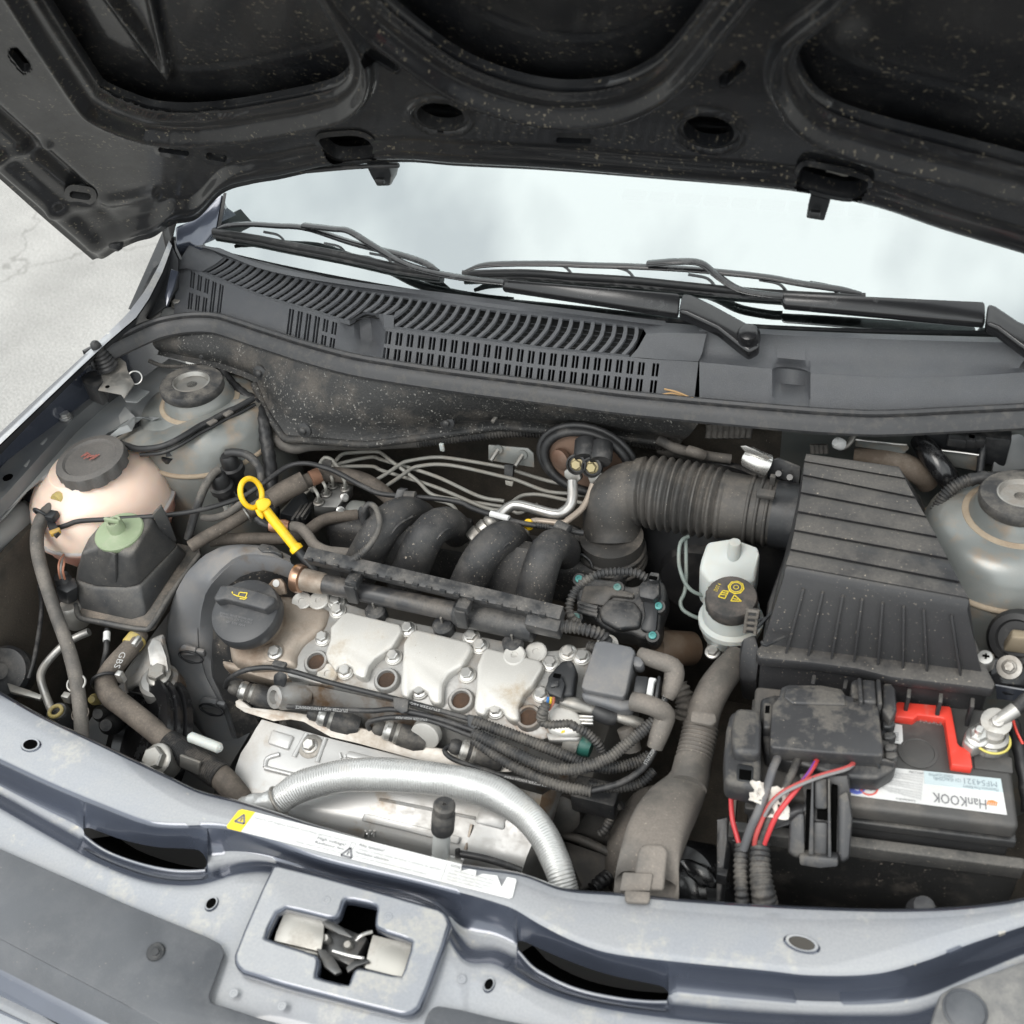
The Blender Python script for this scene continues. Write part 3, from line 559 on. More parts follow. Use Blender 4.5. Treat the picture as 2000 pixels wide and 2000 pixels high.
# ================================================================== wipers
def wiper(name, label, K, arm, rod, blade, bridge, cap, lever):
    w = thing(name, label, 'wiper', PW(*cap, 0), 'windscreen wipers')
    arm3 = [PW(*a, o) for *a, o in arm]; cc = [arm3[0], arm3[1], arm3[2], arm3[3]]
    block('arm', cc, [q+V((0, .002, -.010)) for q in cc], plast_gl, w, .003)
    tube('rod', [PW(*a, o) for *a, o in rod], .0055, plast_gl, w, seg=8, flat=.55)
    lv = [PW(*a, .030) for a in lever]; block('lever', lv, [q+V((0, .004, -.016)) for q in lv], plast_gl, w, .004, 3)
    lathe('pivot_cap', PW(*cap, .034), (0, -.45, .9), [(.013, -.01), (.013, .003), (.010, .008), (.004, .010)], plast_gl, w, 20)
    b = [PW(*a, .008) for a in blade]; bl = tube('blade', b, .0045, rubber_bk, w, seg=8, flat=1.1); tube('rubber_lip', [q+V((0, -.002, -.006)) for q in b], .003, rubber_bk, bl, seg=6)
    br = [PW(*a, .022) for a in bridge]; tube('bridge', br, [.0022]+[.0052]*(len(br)-2)+[.0022], plast_gl, w, seg=8, flat=.6)
    for i in range(2, len(b)-1): tube('claw', [b[i], b[i]+(br[min(i, len(br)-1)]-b[i])*.0+V((-.012, .004, .010)), b[i]+V((-.035, .006, .012))], .0018, plast_gl, w, seg=6)
    return w
wiper('wiper', 'black wiper whose pivot lever sits beside the cowl joint', K0, [(1328, 572, .03), (1325, 612, .022), (980, 560, .022), (977, 543, .026)], [(985, 552, .022), (920, 545, .022), (850, 533, .022), (790, 515, .024), (735, 484, .028), (682, 452, .034), (650, 447, .034), (592, 440, .030)],
      [(417, 452), (500, 465), (560, 477), (680, 500), (770, 520), (857, 533)], [(425, 446), (446, 440), (490, 438), (540, 441), (600, 446), (690, 475), (780, 497), (830, 514), (856, 528)], (1462, 655), [(1332, 571), (1350, 573), (1390, 592), (1460, 630), (1482, 655), (1484, 676), (1462, 688), (1440, 672), (1400, 640), (1340, 612), (1325, 608)])
wiper('wiper', 'black wiper whose lever leaves the cowl cover at the fender end', K0, [(1925, 588, .03), (1925, 630, .022), (1530, 594, .022), (1524, 569, .026)], [(1530, 578, .022), (1500, 576, .022), (1443, 565, .022), (1400, 538, .026), (1368, 514, .034), (1320, 511, .036), (1264, 515, .03)],
      [(904, 535), (1024, 533), (1120, 540), (1242, 548), (1400, 564), (1540, 575), (1640, 580), (1690, 580)], [(906, 530), (953, 517), (1068, 515), (1150, 518), (1226, 520), (1330, 525), (1412, 532), (1500, 542), (1560, 553), (1640, 565), (1683, 573)], (2030, 668), [(1930, 590), (1945, 595), (1990, 625), (2050, 650), (2060, 680), (2030, 700), (1990, 672), (1948, 640), (1926, 632)])
# ================================================================== slam panel (radiator support)
v_back = curve_fn([(0, 1350), (77, 1394), (202, 1454), (336, 1518), (387, 1542), (474, 1565), (636, 1616), (841, 1675), (928, 1691), (1024, 1706), (1099, 1733), (1210, 1743), (1335, 1755), (1500, 1766), (1710, 1774), (1835, 1772), (1912, 1766), (2000, 1752), (2150, 1700)])
v_cr = curve_fn([(0, 1491), (101, 1538), (202, 1580), (286, 1611), (336, 1617), (420, 1617), (471, 1627), (600, 1673), (654, 1689), (835, 1732), (993, 1776), (1055, 1811), (1117, 1842), (1180, 1864), (1273, 1878), (1500, 1901), (1586, 1910), (1710, 1907), (1804, 1883), (1897, 1848), (2000, 1814), (2150, 1765)])
v_low = curve_fn([(0, 1572), (101, 1630), (202, 1684), (303, 1719), (387, 1724), (471, 1702), (534, 1700), (700, 1745), (849, 1786), (907, 1868), (971, 1878), (1055, 1926), (1148, 1957), (1304, 1982), (1500, 2000), (1700, 2006), (1800, 2000), (1900, 1955), (2000, 1905), (2150, 1850)])
slotL = (163, 405, curve_fn([(163, 1612), (236, 1639), (303, 1654), (387, 1660), (405, 1672)]), curve_fn([(163, 1632), (202, 1660), (269, 1686), (336, 1700), (397, 1701), (405, 1699)]))
slotR = (1010, 1306, curve_fn([(1010, 1832), (1086, 1867), (1180, 1901), (1288, 1925), (1306, 1930)]), curve_fn([(1010, 1856), (1040, 1889), (1117, 1929), (1211, 1951), (1288, 1958), (1306, 1957)]))
ucols = sorted(set(list(range(-260, 2260, 9))+[163, 165, 168, 172, 398, 402, 405, 1010, 1012, 1016, 1300, 1304, 1306]))
def in_slot(u):
    for s in (slotL, slotR):
        if s[0] <= u <= s[1]: return s
def slam_col(u):
    b, c, l = v_back(u), v_cr(u), v_low(u); s = in_slot(u); g = l-c
    if s:
        e = min(u-s[0], s[1]-u, 16)/16; k = math.sqrt(max(0, 1-(1-e)**2)); m_ = (s[2](u)+s[3](u))/2; st, sb = lerp(m_, s[2](u), k), lerp(m_, s[3](u), k)
    else: st, sb = c+g*.48, c+g*.60
    st = max(st, c+6); sb = min(max(sb, st+.5), l-2)
    R = [(b+1, .772), (b, .790), (b+3, .7965), (b+8, .7985), (lerp(b, c, .5), .800), (c-14, .8005), (c-5, .7995), (c+2, .796), (lerp(c+2, st, .5), .7815), (st, .770), (sb, .7685), (lerp(sb, l, .45), .7705), (l-8, .776), (l, .7825), (l+9, .7855), (l+22, .7862)]+[(l+40+14*i, .786-.0003*i) for i in range(14)]+[(l+290, .778), (l+360, .765)]
    return [P(u, v, z=z) for v, z in R]
slam = thing('front_slam_panel', 'blue grey painted steel slam panel across the front of the engine bay', 'car panel', (0, -.55, .74))
cols = [slam_col(u) for u in ucols]
CUT = np.array([KL(*q) for q in [(385, 570), (690, 645), (712, 560), (740, 532), (935, 566), (962, 600), (950, 700), (1140, 762), (1155, 800), (1090, 1005), (1065, 1020), (840, 962), (800, 1060), (770, 1066), (580, 1015), (566, 990), (584, 905), (575, 890), (310, 810), (290, 775)]])
def slam_skip(i, j):
    if i == 9 and (in_slot(ucols[j]+.01) is not None and in_slot(ucols[j+1]-.01) is not None): return True
    if i > 13:
        u, v = proj((cols[j][i]+cols[j+1][i+1])/2); return float(sdf(np.array([u]), np.array([v]), CUT.tolist())[0]) < 0
    return False
grid('pressing', [[c[i] for c in cols] for i in range(len(cols[0]))], paint, slam, skip=slam_skip, thick=.0015, sharp=50)
for s in (slotL, slotR):                                        # turned edges of the two long slots
    lo = [P(u, s[3](u)+1, z=.7695) for u in np.linspace(s[0]+2, s[1]-3, 12)]
    tube('slot_edge', lo, .0022, paint, slam, seg=8)
    grid('slot_shade_sheet', [[q+V((0, .03, -.045)) for q in lo], [q+V((0, -.001, -.003)) for q in lo]], black_in, slam)  # black sheet painted as the shade inside the slot
# pressed rims round dark discs that stand for the shade in holes
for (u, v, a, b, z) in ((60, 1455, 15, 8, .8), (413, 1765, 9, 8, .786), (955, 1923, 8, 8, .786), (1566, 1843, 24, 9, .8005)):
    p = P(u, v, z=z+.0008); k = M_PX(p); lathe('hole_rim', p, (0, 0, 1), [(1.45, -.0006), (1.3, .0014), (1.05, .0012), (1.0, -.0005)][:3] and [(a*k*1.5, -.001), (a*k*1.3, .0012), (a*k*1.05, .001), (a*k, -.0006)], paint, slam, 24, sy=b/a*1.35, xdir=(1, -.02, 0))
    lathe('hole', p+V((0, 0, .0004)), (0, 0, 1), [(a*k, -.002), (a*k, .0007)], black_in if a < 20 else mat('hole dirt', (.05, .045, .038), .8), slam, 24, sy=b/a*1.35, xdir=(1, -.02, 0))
# warning sticker
st = thing('warning_sticker', 'long white warning sticker with yellow end and torn corner on slam panel', 'sticker', P(700, 1660, z=.80))
zp = ZP(.8012)
qd = [(469, 1579), (1010, 1716), (1000, 1757), (440, 1617)]
def SQ(s, t, off=0):
    a = (lerp(lerp(qd[0][0], qd[1][0], s), lerp(qd[3][0], qd[2][0], s), t), lerp(lerp(qd[0][1], qd[1][1], s), lerp(qd[3][1], qd[2][1], s), t)); return P(*a, z=.8012+off)
def sq_poly(L): return [SQ(*q) for q in L]
decal('paper', sq_poly([(.055, 0), (.80, 0), (.805, .30), (.83, .12), (.855, .10), (.86, .38), (.88, .18), (.93, .10), (.955, .55), (.965, .05), (.995, .03), (1, .12), (1, .9), (.99, 1), (.055, 1)]), (0, 0, 1), paper, st)
decal('yellow_field', sq_poly([(.008, .02), (.0545, 0), (.0545, 1), (.008, 1), (0, .9), (0, .12)]), (0, 0, 1), paper_y, st)
def sline(s0, s1, t, txt, h=.0021, m=ink_lt): text('lettering', txt, SQ(s0, t), SQ(s1, t), (0, 0, 1), m, st, h*1.15, .0010)
for a in (((.22, .24, 'Switch off engine before touching ignition system!'),)): sline(.065, .40, .30, a[2])
sline(.30, .40, .50, 'High voltage!', .0026, ink); sline(.30, .40, .70, 'Radiator fan', .0022, ink); sline(.24, .40, .88, 'may start at any time!', .0020)
sline(.44, .53, .34, 'Alta tensión!', .0026, ink); sline(.44, .74, .52, 'Desligar o motor antes de tocar o sistema de ignição!', .0020); sline(.44, .56, .70, 'Ventilador eléctrico', .0022, ink); sline(.44, .70, .88, 'pode entrar em funcionamento a qualquer momento!', .0020)
sline(.765, .80, .24, 'ACHTUNG', .0024, ink); sline(.765, .93, .42, 'Vor dem Berühren der Zündanlage Motor', .002); sline(.765, .93, .58, 'abstellen. Hochspannung! Kühlerventilator', .002); sline(.765, .92, .73, 'kann auch bei stehendem Motor anlaufen', .002); sline(.765, .90, .88, 'Vorsicht bei heißem Motor', .002)
decal('divider', sq_poly([(.750, .1), (.752, .1), (.752, .95), (.750, .95)]), (0, 0, 1), ink_lt, st, .0008)
def tri(c, r): 
    for a, b in ((90, 210), (210, 330), (330, 90)):
        p0 = c+V((math.cos(math.radians(a)), math.sin(math.radians(a)), 0))*r; p1 = c+V((math.cos(math.radians(b)), math.sin(math.radians(b)), 0))*r; d = (p1-p0).normalized(); q = V((-d.y, d.x, 0))*r*.16
        decal('symbol', [p0+q, p1+q, p1-q, p0-q], (0, 0, 1), ink, st, .0009)
    decal('symbol', [c+V((-.12*r, -.2*r, 0)), c+V((.12*r, -.2*r, 0)), c+V((.1*r, .4*r, 0)), c+V((-.1*r, .4*r, 0))], (0, 0, 1), ink, st, .0009)
tri(SQ(.030, .5), .0062); tri(SQ(.42, .80), .0065)
for a, b in (((.413, .25), (.428, .25)), ((.413, .58), (.428, .58))): decal('symbol', [SQ(a[0], a[1]), SQ(b[0], b[1]), SQ(b[0], b[1]+.04), SQ(a[0], a[1]+.04)], (0, 0, 1), ink_lt, st, .0009)
for s in (.413, .427): decal('symbol', [SQ(s, .25), SQ(s+.0025, .25), SQ(s+.0025, .62), SQ(s, .62)], (0, 0, 1), ink_lt, st, .0009)
# ------------------------------------------------------------------ latch
lt = thing('bonnet_latch', 'bonnet latch with cross-shaped cut-out in a raised painted plate', 'latch', P(670, 1840, z=.76))
def holed(name, outer, inner, z, th, m, parent, bev=.0025):
    cu = bpy.data.curves.new(name, 'CURVE'); cu.dimensions = '2D'; cu.fill_mode = 'BOTH'; cu.extrude = th/2; cu.bevel_depth = bev; cu.bevel_resolution = 2
    c = sum(outer, V())/len(outer)
    for L in (outer, inner):
        s = cu.splines.new('POLY'); s.points.add(len(L)-1); s.use_cyclic_u = True
        for p, q in zip(s.points, L): p.co = (q.x-c.x, q.y-c.y, 0, 1)
    ob = bpy.data.objects.new(name, cu); COL.objects.link(ob); dg = bpy.context.evaluated_depsgraph_get(); me = bpy.data.meshes.new_from_object(ob.evaluated_get(dg)); bpy.data.objects.remove(ob)
    me.materials.clear(); me.materials.append(m); o = bpy.data.objects.new(name, me); link(o, parent, V((c.x, c.y, z-th/2-bev))); return o
zl = .7985
outer = smooth_poly([(372, 405), (400, 398), (1240, 628), (1290, 660), (1305, 720), (1150, 1130), (1100, 1170), (1040, 1165), (230, 955), (180, 910), (180, 850)], 1)
inner = smooth_poly([(395, 580), (560, 622), (690, 655), (712, 640), (735, 560), (765, 545), (925, 578), (950, 605), (935, 690), (945, 715), (1125, 772), (1140, 800), (1080, 995), (1060, 1006), (835, 952), (815, 965), (790, 1045), (770, 1052), (590, 1005), (578, 990), (598, 905), (585, 880), (320, 798), (302, 775)], 1)
holed('plate', [P(*KL(*q), z=zl) for q in outer], [P(*KL(*q), z=zl) for q in inner], zl, .006, paint, lt, .004)
box('housing', P(*KL(720, 790), z=.742), .16, .13, .006, black_in, lt, bev=0)
for L, z, nm in (([(440, 615), (645, 662), (640, 770), (625, 850), (600, 845), (372, 792), (385, 745)], .789, 'keeper_plate'), ([(905, 760), (1122, 812), (1068, 990), (1000, 975), (862, 940), (880, 850)], .789, 'keeper_plate')):
    slab(nm, KL, L, ZP(z), .002, mat('plated steel', (.50, .48, .44), .38, .6, dust=.3), lt, .0008)
for L in ([(372, 796), (600, 848), (615, 870), (375, 812)], [(870, 905), (1066, 990), (1062, 1004), (850, 925)]): slab('keeper_lip', KL, L, ZP(.785), .006, MATS['plated steel'], lt, .001)
lev = [(628, 688), (660, 680), (720, 705), (800, 768), (790, 778), (720, 755), (650, 715)]
ltm = mat('dark latch steel', (.10, .10, .10), .38, .8, dust=.35, dcol=(.15, .13, .11)); box('lock_body', P(*KL(745, 830), z=.770), .040, .030, .016, ltm, lt, rot=Matrix.Rotation(-.12, 3, 'Z'), bev=.003)
slab('catch_lever', KL, lev, ZP(.805), .004, ltm, lt, .0012); slab('catch_lever', KL, [(600, 830), (650, 840), (700, 890), (740, 960), (700, 975), (640, 930)], ZP(.790), .005, ltm, lt, .0012); slab('catch_lever', KL, [(760, 935), (800, 900), (880, 890), (890, 908), (820, 930), (770, 965)], ZP(.792), .004, ltm, lt, .001)
tube('spring', pts(KL, [(815, 790, .797), (850, 760, .800), (900, 745, .795)]), .0016, steel, lt, seg=6); tube('release_rod', pts(KL, [(690, 850, .786), (780, 875, .788), (860, 890, .788)]), .0018, steel, lt, seg=6)
for x, y in ((670, 800), (790, 835)): lathe('pivot', P(*KL(x, y), z=.772), (0, -.2, 1), [(.0045, 0), (.0045, .012), (.003, .014)], steel_dk, lt, 14)
for x, y in ((655, 575), (988, 662), (155, 1075), (415, 1145), (1385, 1000)):
    bolt(P(*KL(x, y), z=zl if y < 700 else .787), (0, 0, 1), .0042, paint, lt if y < 700 else slam, 'weld_dimple', 'pan', .12)
# ------------------------------------------------------------------ grille plastics
gr = thing('grille_top_trim', 'dark grey plastic grille top trim left of the latch', 'trim', P(200, 1850, z=.72))
gp = mat('grille trim plastic', (.070, .074, .082), .40, dust=.3, dcol=(.15, .15, .155), dscale=30, speck=.1, drange=(.45, .8), grain=.3)
slab('panel', K0, [(-240, 1548), (0, 1657), (236, 1761), (404, 1829), (430, 1843), (438, 1862), (408, 1944), (412, 1957), (560, 2005), (760, 2065), (420, 2062), (240, 1960), (0, 1834), (-240, 1716)], ZP(.792), .004, gp, gr, .0018)
def strip(name, u0, u1, f0, f1, z0, z1, m, parent, th=.002, n=12): return grid(name, [[P(u, f0(u), z=z0) for u in np.linspace(u0, u1, n)], [P(u, (f0(u)+f1(u))/2, z=(z0+z1)/2+.001) for u in np.linspace(u0, u1, n)], [P(u, f1(u), z=z1) for u in np.linspace(u0, u1, n)]], m, parent, thick=th)
l0 = lambda u: 1834+(u)*.525; l1 = lambda u: 1893+u*.50; l2 = lambda u: 1912+u*.50; l3 = lambda u: 1945+u*.475
strip('front_bevel', -240, 420, l0, l1, .7915, .775, gp, gr)
strip('bright_bar', -240, 420, l2, l3, .766, .758, paint, gr); strip('bright_bar', -240, 420, lambda u: l3(u)+28, lambda u: l3(u)+62, .735, .725, paint, gr)
strip('back_wall', -240, 420, lambda u: l1(u)-6, lambda u: l3(u)+140, .750, .690, black_in, gr)
bolt(P(*K8(905, 1515), z=.7925), (0, -.15, 1), .0085, plast_cl, gr, 'screw', 'pan', .6); bolt(P(*K8(905, 1515), z=.795), (0, -.15, 1), .0036, plast_cl, gr, 'screw', 'hex', .5)
g2 = thing('grille_top_trim', 'dark grey plastic grille top trim right of the latch', 'trim', P(900, 2000, z=.72))
slab('panel', K0, smooth_poly([(826, 2000), (840, 1968), (862, 1962), (1010, 1998), (1250, 2040), (1500, 2060), (1500, 2120), (800, 2120)], 1), ZP(.7925), .004, gp, g2, .0018)
hl = thing('headlamp_cover', 'dusty grey plastic headlamp top cover with round plug', 'headlamp cover', P(1950, 1990, z=.72))
slab('panel', K0, [(1800, 2090), (1818, 1998), (1836, 1940), (1862, 1924), (2000, 1876), (2160, 1815), (2200, 2090)], ZP(.797), .03, mat('dusty headlamp trim', (.11, .11, .112), .6, dust=.5, dcol=(.27, .26, .24), speck=.2), hl, .004)
p = P(1885, 1973, z=.7975); lathe('plug', p, (0, 0, 1), [(.0175, -.002), (.0175, .001), (.0165, .002), (.0155, .0005), (.0145, .0012)], gp, hl, 28)
# ================================================================== left wing and inner rail
def lrow(K, L, n=24): return rrow(pts(K, L), n)
wing = thing('front_wing', 'blue grey front wing with bolted inner rail beside the asphalt', 'car wing', (-.66, -.1, .6))
o1 = [(-150, 985, .915), (0, 845, .930), (75, 775, .945), (149, 707, .958), (200, 660, .966), (248, 614, .975), (285, 565, .985), (312, 515, .995), (330, 470, 1.005)]
side = lrow(K0, o1, 30)
i1 = lrow(K0, [(-150, 1010, .915), (0, 868, .930), (75, 796, .945), (152, 722, .958), (210, 668, .966), (266, 620, .974), (290, 585, .982), (318, 530, .992), (336, 480, 1.003)], 30)
grid('outer_skin', [[q+V((-.05, 0, -.25)) for q in side], [q+V((-.028, 0, -.06)) for q in side], [q+V((-.006, 0, -.008)) for q in side], side, i1], paint, wing, sharp=50)
i2 = lrow(K0, [(-150, 1060, .86), (0, 898, .87), (75, 826, .875), (156, 752, .88), (200, 722, .885), (250, 690, .89), (300, 640, .90), (330, 600, .91), (345, 560, .92)], 30)
grid('inner_flange', [[q+V((.0005, 0, -.0015)) for q in i1], [a.lerp(b, .5) for a, b in zip(i1, i2)], i2], mat('dark inner flange', (.035, .037, .042), .4, .2, dust=.4, dcol=(.12, .11, .1)), wing)
rail = [(-110, 1040, .862), (0, 926, .872), (56, 866, .876), (137, 783, .880), (186, 764, .882)]
r1 = lrow(K0, rail, 24); r2 = lrow(K0, [(-110, 1098, .862), (0, 978, .872), (70, 900, .876), (140, 822, .880), (202, 768, .882)], 24)
rl = grid('inner_rail', [[q+V((-.01, 0, -.002)) for q in r1], r1, r2, [q+V((.003, 0, -.018)) for q in r2]], mat('dusty rail paint', (.13, .135, .14), .4, .3, dust=.5, dcol=(.25, .235, .21), dscale=12), wing, thick=.0015)
for x, y in ((415, 1012),): bolt(P(*KD(x, y), z=.8815), (0, 0, 1), .0062, steel, wing)
for x0, y0, x1, y1, z in ((495, 965, 585, 880, .8805), (255, 1180, 360, 1090, .8775), (150, 1320, 240, 1228, .8755)):
    slab('pressed_slot', KD, [(x0-6, y0), (x1-14, y1-6), (x1, y1), (x0+14, y0+8)], ZP(z), .003, primer_cl, wing, .001)
lathe('rail_hole', P(*KD(50, 1392), z=.8735), (0, 0, 1), [(.0065, -.001), (.0065, .0004)], black_in, wing, 20); lathe('apron_hole', P(*KD(170, 1472), z=.852), (0, 0, 1), [(.0045, -.001), (.0045, .0006)], black_in, wing, 12)
ap = lambda L, n=20: lrow(K0, L, n)
grid('apron', [[q+V((.003, 0, -.016)) for q in rrow(r2, 20)], ap([(-60, 1052, .852), (20, 985, .856), (80, 935, .860), (120, 900, .862), (200, 825, .867), (260, 765, .872), (330, 700, .876)]), ap([(-60, 1075, .848), (10, 1010, .851), (60, 952, .856), (120, 915, .858), (217, 861, .864), (300, 800, .874), (420, 726, .878)]), ap([(-60, 1077, .82), (10, 1012, .823), (60, 954, .826), (120, 917, .83), (217, 863, .834), (300, 802, .844), (420, 728, .848)])], primer_cl, wing)
tube('headlamp_tube', pts(KH, [(-80, 520, .80), (40, 430, .80), (130, 340, .805), (190, 290, .81)]), [.022, .022, .02, .012], primer_cl, wing)
ex = V((.05, -.33, -.07)); grid('front_end', [[a, a+ex*.5, a+ex] for a in (side[0]+V((-.05, 0, -.25)), side[0]+V((-.028, 0, -.06)), side[0], i1[0], i2[0])], paint, wing)
wr = thing('front_wing', 'blue grey front wing on the battery side of the bay', 'car wing', (.70, -.1, .6)); mir = lambda L: [V((.045-q.x, q.y, q.z)) for q in L]
sr0, ir0, jr0 = mir(side), mir(i1), mir(i2); grid('outer_skin', [[q+V((.05, 0, -.25)) for q in sr0], [q+V((.028, 0, -.06)) for q in sr0], [q+V((.006, 0, -.008)) for q in sr0], sr0, ir0, jr0], paint, wr, sharp=50)
ex2 = V((-.05, -.33, -.07)); grid('front_end', [[a, a+ex2*.5, a+ex2] for a in (sr0[0]+V((.05, 0, -.25)), sr0[0]+V((.028, 0, -.06)), sr0[0], ir0[0], jr0[0])], paint, wr)
grid('apron', [[q for q in jr0], [q+V((-.03, 0, -.01)) for q in jr0], [q+V((-.06, 0, -.12)) for q in jr0]], primer, wr)
bu = thing('front_bumper', 'blue grey front bumper below the grille trim', 'bumper', (0, -.85, .25)); yf = lambda x: -.86+.30*x*x
xb = [-.70+.07*i for i in range(21)]; grid('skin', [[V((x, yf(x)+d, z)) for x in xb] for d, z in ((.10, .735), (.04, .73), (.01, .70), (0, .62), (.02, .45), (.0, .36), (.06, .22))], paint, bu)
for sx in (-1, 1):
    hx_ = thing('headlamp', ('headlamp on the coolant tank side of the car front', 'headlamp on the battery side of the car front')[sx > 0], 'headlamp', (sx*.62+.02, -.5, .6)); q = [V((sx*a+.02, b, .785)) for a, b in ((.655, -.44), (.70, -.40), (.70, -.60), (.625, -.70))]; block('lens', q, [a+V((sx*.03, -.05, -.15)) for a in q], mat('lamp lens', (.35, .36, .38), .15, .2), hx_, .01, 3)
# black plastic gap filler by the hinge
gf = thing('wing_gap_filler', 'black plastic gap filler between wing and cowl end', 'trim', P(300, 600, z=.9))
slab('filler', KD, [(860, 300), (900, 200), (960, 80), (1050, 0), (1080, -60), (1120, 20), (1115, 200), (1040, 320), (940, 395), (880, 385)], PL(P(*KD(1000, 200), z=.965), (.2, -.6, .8)), .006, plast_cl, gf, .001)
slab('strip', KD, [(1075, 80), (1118, 95), (1090, 200), (1045, 320), (1035, 250)], PL(P(*KD(1080, 200), z=.975), (.2, -.6, .8)), .006, paint, gf, .001)
slab('plate', KD, [(1030, 330), (1180, 290), (1180, 360), (1060, 400), (1000, 385)], ZP(.945), .004, primer_cl, gf, .001); bolt(P(*KD(1115, 305), z=.947), (0, 0, 1), .006, steel_dk, gf)
# bracket with rubber buffer
br = thing('bonnet_buffer_bracket', 'pressed steel bracket with ribbed black rubber buffer cone', 'bracket', P(*KD(700, 800), z=.86))
zb = ZP(.928)
slab('plate', KD, [(615, 842), (650, 790), (620, 705), (745, 632), (790, 665), (800, 715), (845, 800), (780, 895), (760, 870)], zb, .002, steel_dk, br, .0008)
slab('foot', KD, [(780, 892), (800, 850), (870, 830), (940, 850), (860, 920), (790, 915)], ZP(.905), .002, primer_cl, br, .0008)
a = P(*KD(678, 700), z=.931); prof = [(.0150, 0), (.0150, .004)]
for i in range(6): prof += [(.0128-.0013*i, .006+.0052*i), (.0136-.0013*i, .009+.0052*i)]
prof += [(.0055, .040), (.003, .042)]
lathe('rubber_cone', a, (-.10, -.05, 1), prof, rubber_bk, br, 20); lathe('hole', P(*KD(675, 822), z=.9285), (0, 0, 1), [(.0028, -.001), (.0028, .0004)], black_in, br, 12)
slab('plastic_block', KD, [(505, 745), (595, 715), (640, 755), (635, 800), (600, 830), (520, 795)], ZP(.925), .03, plast, br, .002)
torus('spring_ring', P(*KD(850, 765), z=.92), (.6, -.6, .5), .0085, .0012, steel, br)
# ================================================================== strut towers
def strut(name, label, c, sgn):
    t = thing(name, label, 'strut tower', (c.x, c.y, .5), 'suspension strut towers')
    ax = V((sgn*-.05, .05, 1)).normalized(); b = c-ax*.012
    lathe('tower', V((c.x-sgn*.0, c.y+.004, .882)), (0, 0, 1), [(.125, -.40), (.108, -.20), (.101, -.11), (.098, -.062), (.0965, -.05), (.094, -.045), (.089, -.022), (.081, -.008), (.068, -.001), (.052, .002), (.047, .003), (.0445, .008), (.0415, .020), (.0385, .024), (.030, .024)], primer, t, 56)
    lathe('seam', V((c.x, c.y+.004, .883)), (0, 0, 1), [(.055, -.003), (.0535, .0015), (.048, .003), (.045, .001)], mat('sealant', (.33, .27, .20), .8, dust=.5, dcol=(.24, .17, .115)), t, 40)
    torus('lower_seam', V((c.x, c.y+.004, .832)), (0, 0, 1), .0955, .0035, MATS['sealant'], t, seg=56)
    rg = lathe('rubber_ring', b, ax, [(.030, .0), (.038, -.001), (.0415, .003), (.042, .010), (.040, .0135), (.034, .0145), (.0255, .0155), (.0235, .014), (.0225, .008)], rubber, t, 40)
    lathe('bearing_cup', b, ax, [(.0245, .010), (.0245, .0145), (.0225, .0150), (.021, .012), (.016, .002), (.010, -.002), (.002, -.002)], steel_dk, t, 36)
    lathe('centre_nut', b, ax, [(.0085, -.002), (.0085, .008), (.007, .010)], plast_cl, t, 12)
    return t
cL = P(374, 748, z=.915); cR = P(1995, 966, z=.915)
stL = strut('strut_tower', 'grey painted strut tower with tan dirt beside the coolant tank', cL, -1)
stR = strut('strut_tower', 'grey painted strut tower behind the air filter box with brown sealant seam', cR, 1)
# flange with wiring trim round the left tower
fl = [(700, 1162), (800, 1200), (880, 1222), (1000, 1212), (1090, 1180), (1180, 1130), (1260, 1080), (1330, 1045), (1430, 990), (1500, 960), (1600, 905)]
fz = lambda i: (.862, .870, .876, .883, .886, .888, .888, .888, .887, .886, .884)[i]
o_ = [P(*KD(*q), z=fz(i)) for i, q in enumerate(fl)]
grid('top_flange', [o_, [q.lerp(V((cL.x, cL.y, .884)), .22)+V((0, 0, .003)) for q in o_], [q.lerp(V((cL.x, cL.y, .884)), .5)+V((0, 0, .001)) for q in o_]], primer, stL, thick=.002)
wt = thing('tower_edge_harness', 'thin black taped wire along the edge of the strut tower flange', 'wire', o_[5])
tube('wire', [q+V((0, -.001, .003)) for q in o_], .0042, rubber_bk, wt, seg=8); tube('wire', [q+V((.002, -.004, -.004)) for q in o_[2:]], .0026, rubber_bk, wt, seg=8)
for i in (1, 7, 8): slab('tape_patch', KD, [(fl[i][0]-45, fl[i][1]-5), (fl[i][0]+10, fl[i][1]-28), (fl[i][0]+40, fl[i][1]-14), (fl[i][0]-10, fl[i][1]+16)], ZP(fz(i)+.006), .003, hose_gr, wt, .001)
grid('bent_tab', [[P(*KD(750, 1010), z=0.878), P(*KD(790, 950), z=0.880)], [P(*KD(770, 1090), z=0.880), P(*KD(850, 1010), z=0.898)], [P(*KD(830, 1100), z=0.878), P(*KD(850, 1055), z=0.882)], [P(*KD(835, 1010), z=0.894), P(*KD(900, 1015), z=0.892)], [P(*KD(935, 1010), z=0.884), P(*KD(960, 1030), z=0.880)], [P(*KD(1000, 1015), z=0.890), P(*KD(940, 1045), z=0.880)]], primer_cl, stL, thick=.0012)
clp = thing('harness_clip', 'black plastic clip hanging under the strut tower wire', 'clip', P(*KD(1060, 1330), z=.81))
block('body', [P(*KD(1010, 1265), z=0.857), P(*KD(1060, 1245), z=0.857), P(*KD(1100, 1270), z=0.857), P(*KD(1050, 1290), z=0.857)], [P(*KD(1020, 1360), z=.82), P(*KD(1070, 1345), z=.82), P(*KD(1115, 1345), z=.82), P(*KD(1075, 1370), z=.82)], plast_cl, clp, .0015)
for k in (1268, 1282): tube('rib', pts(KD, [(1020, k, .847), (1060, k-14, .848), (1095, k, .847)]), .001, plast, clp, seg=5)
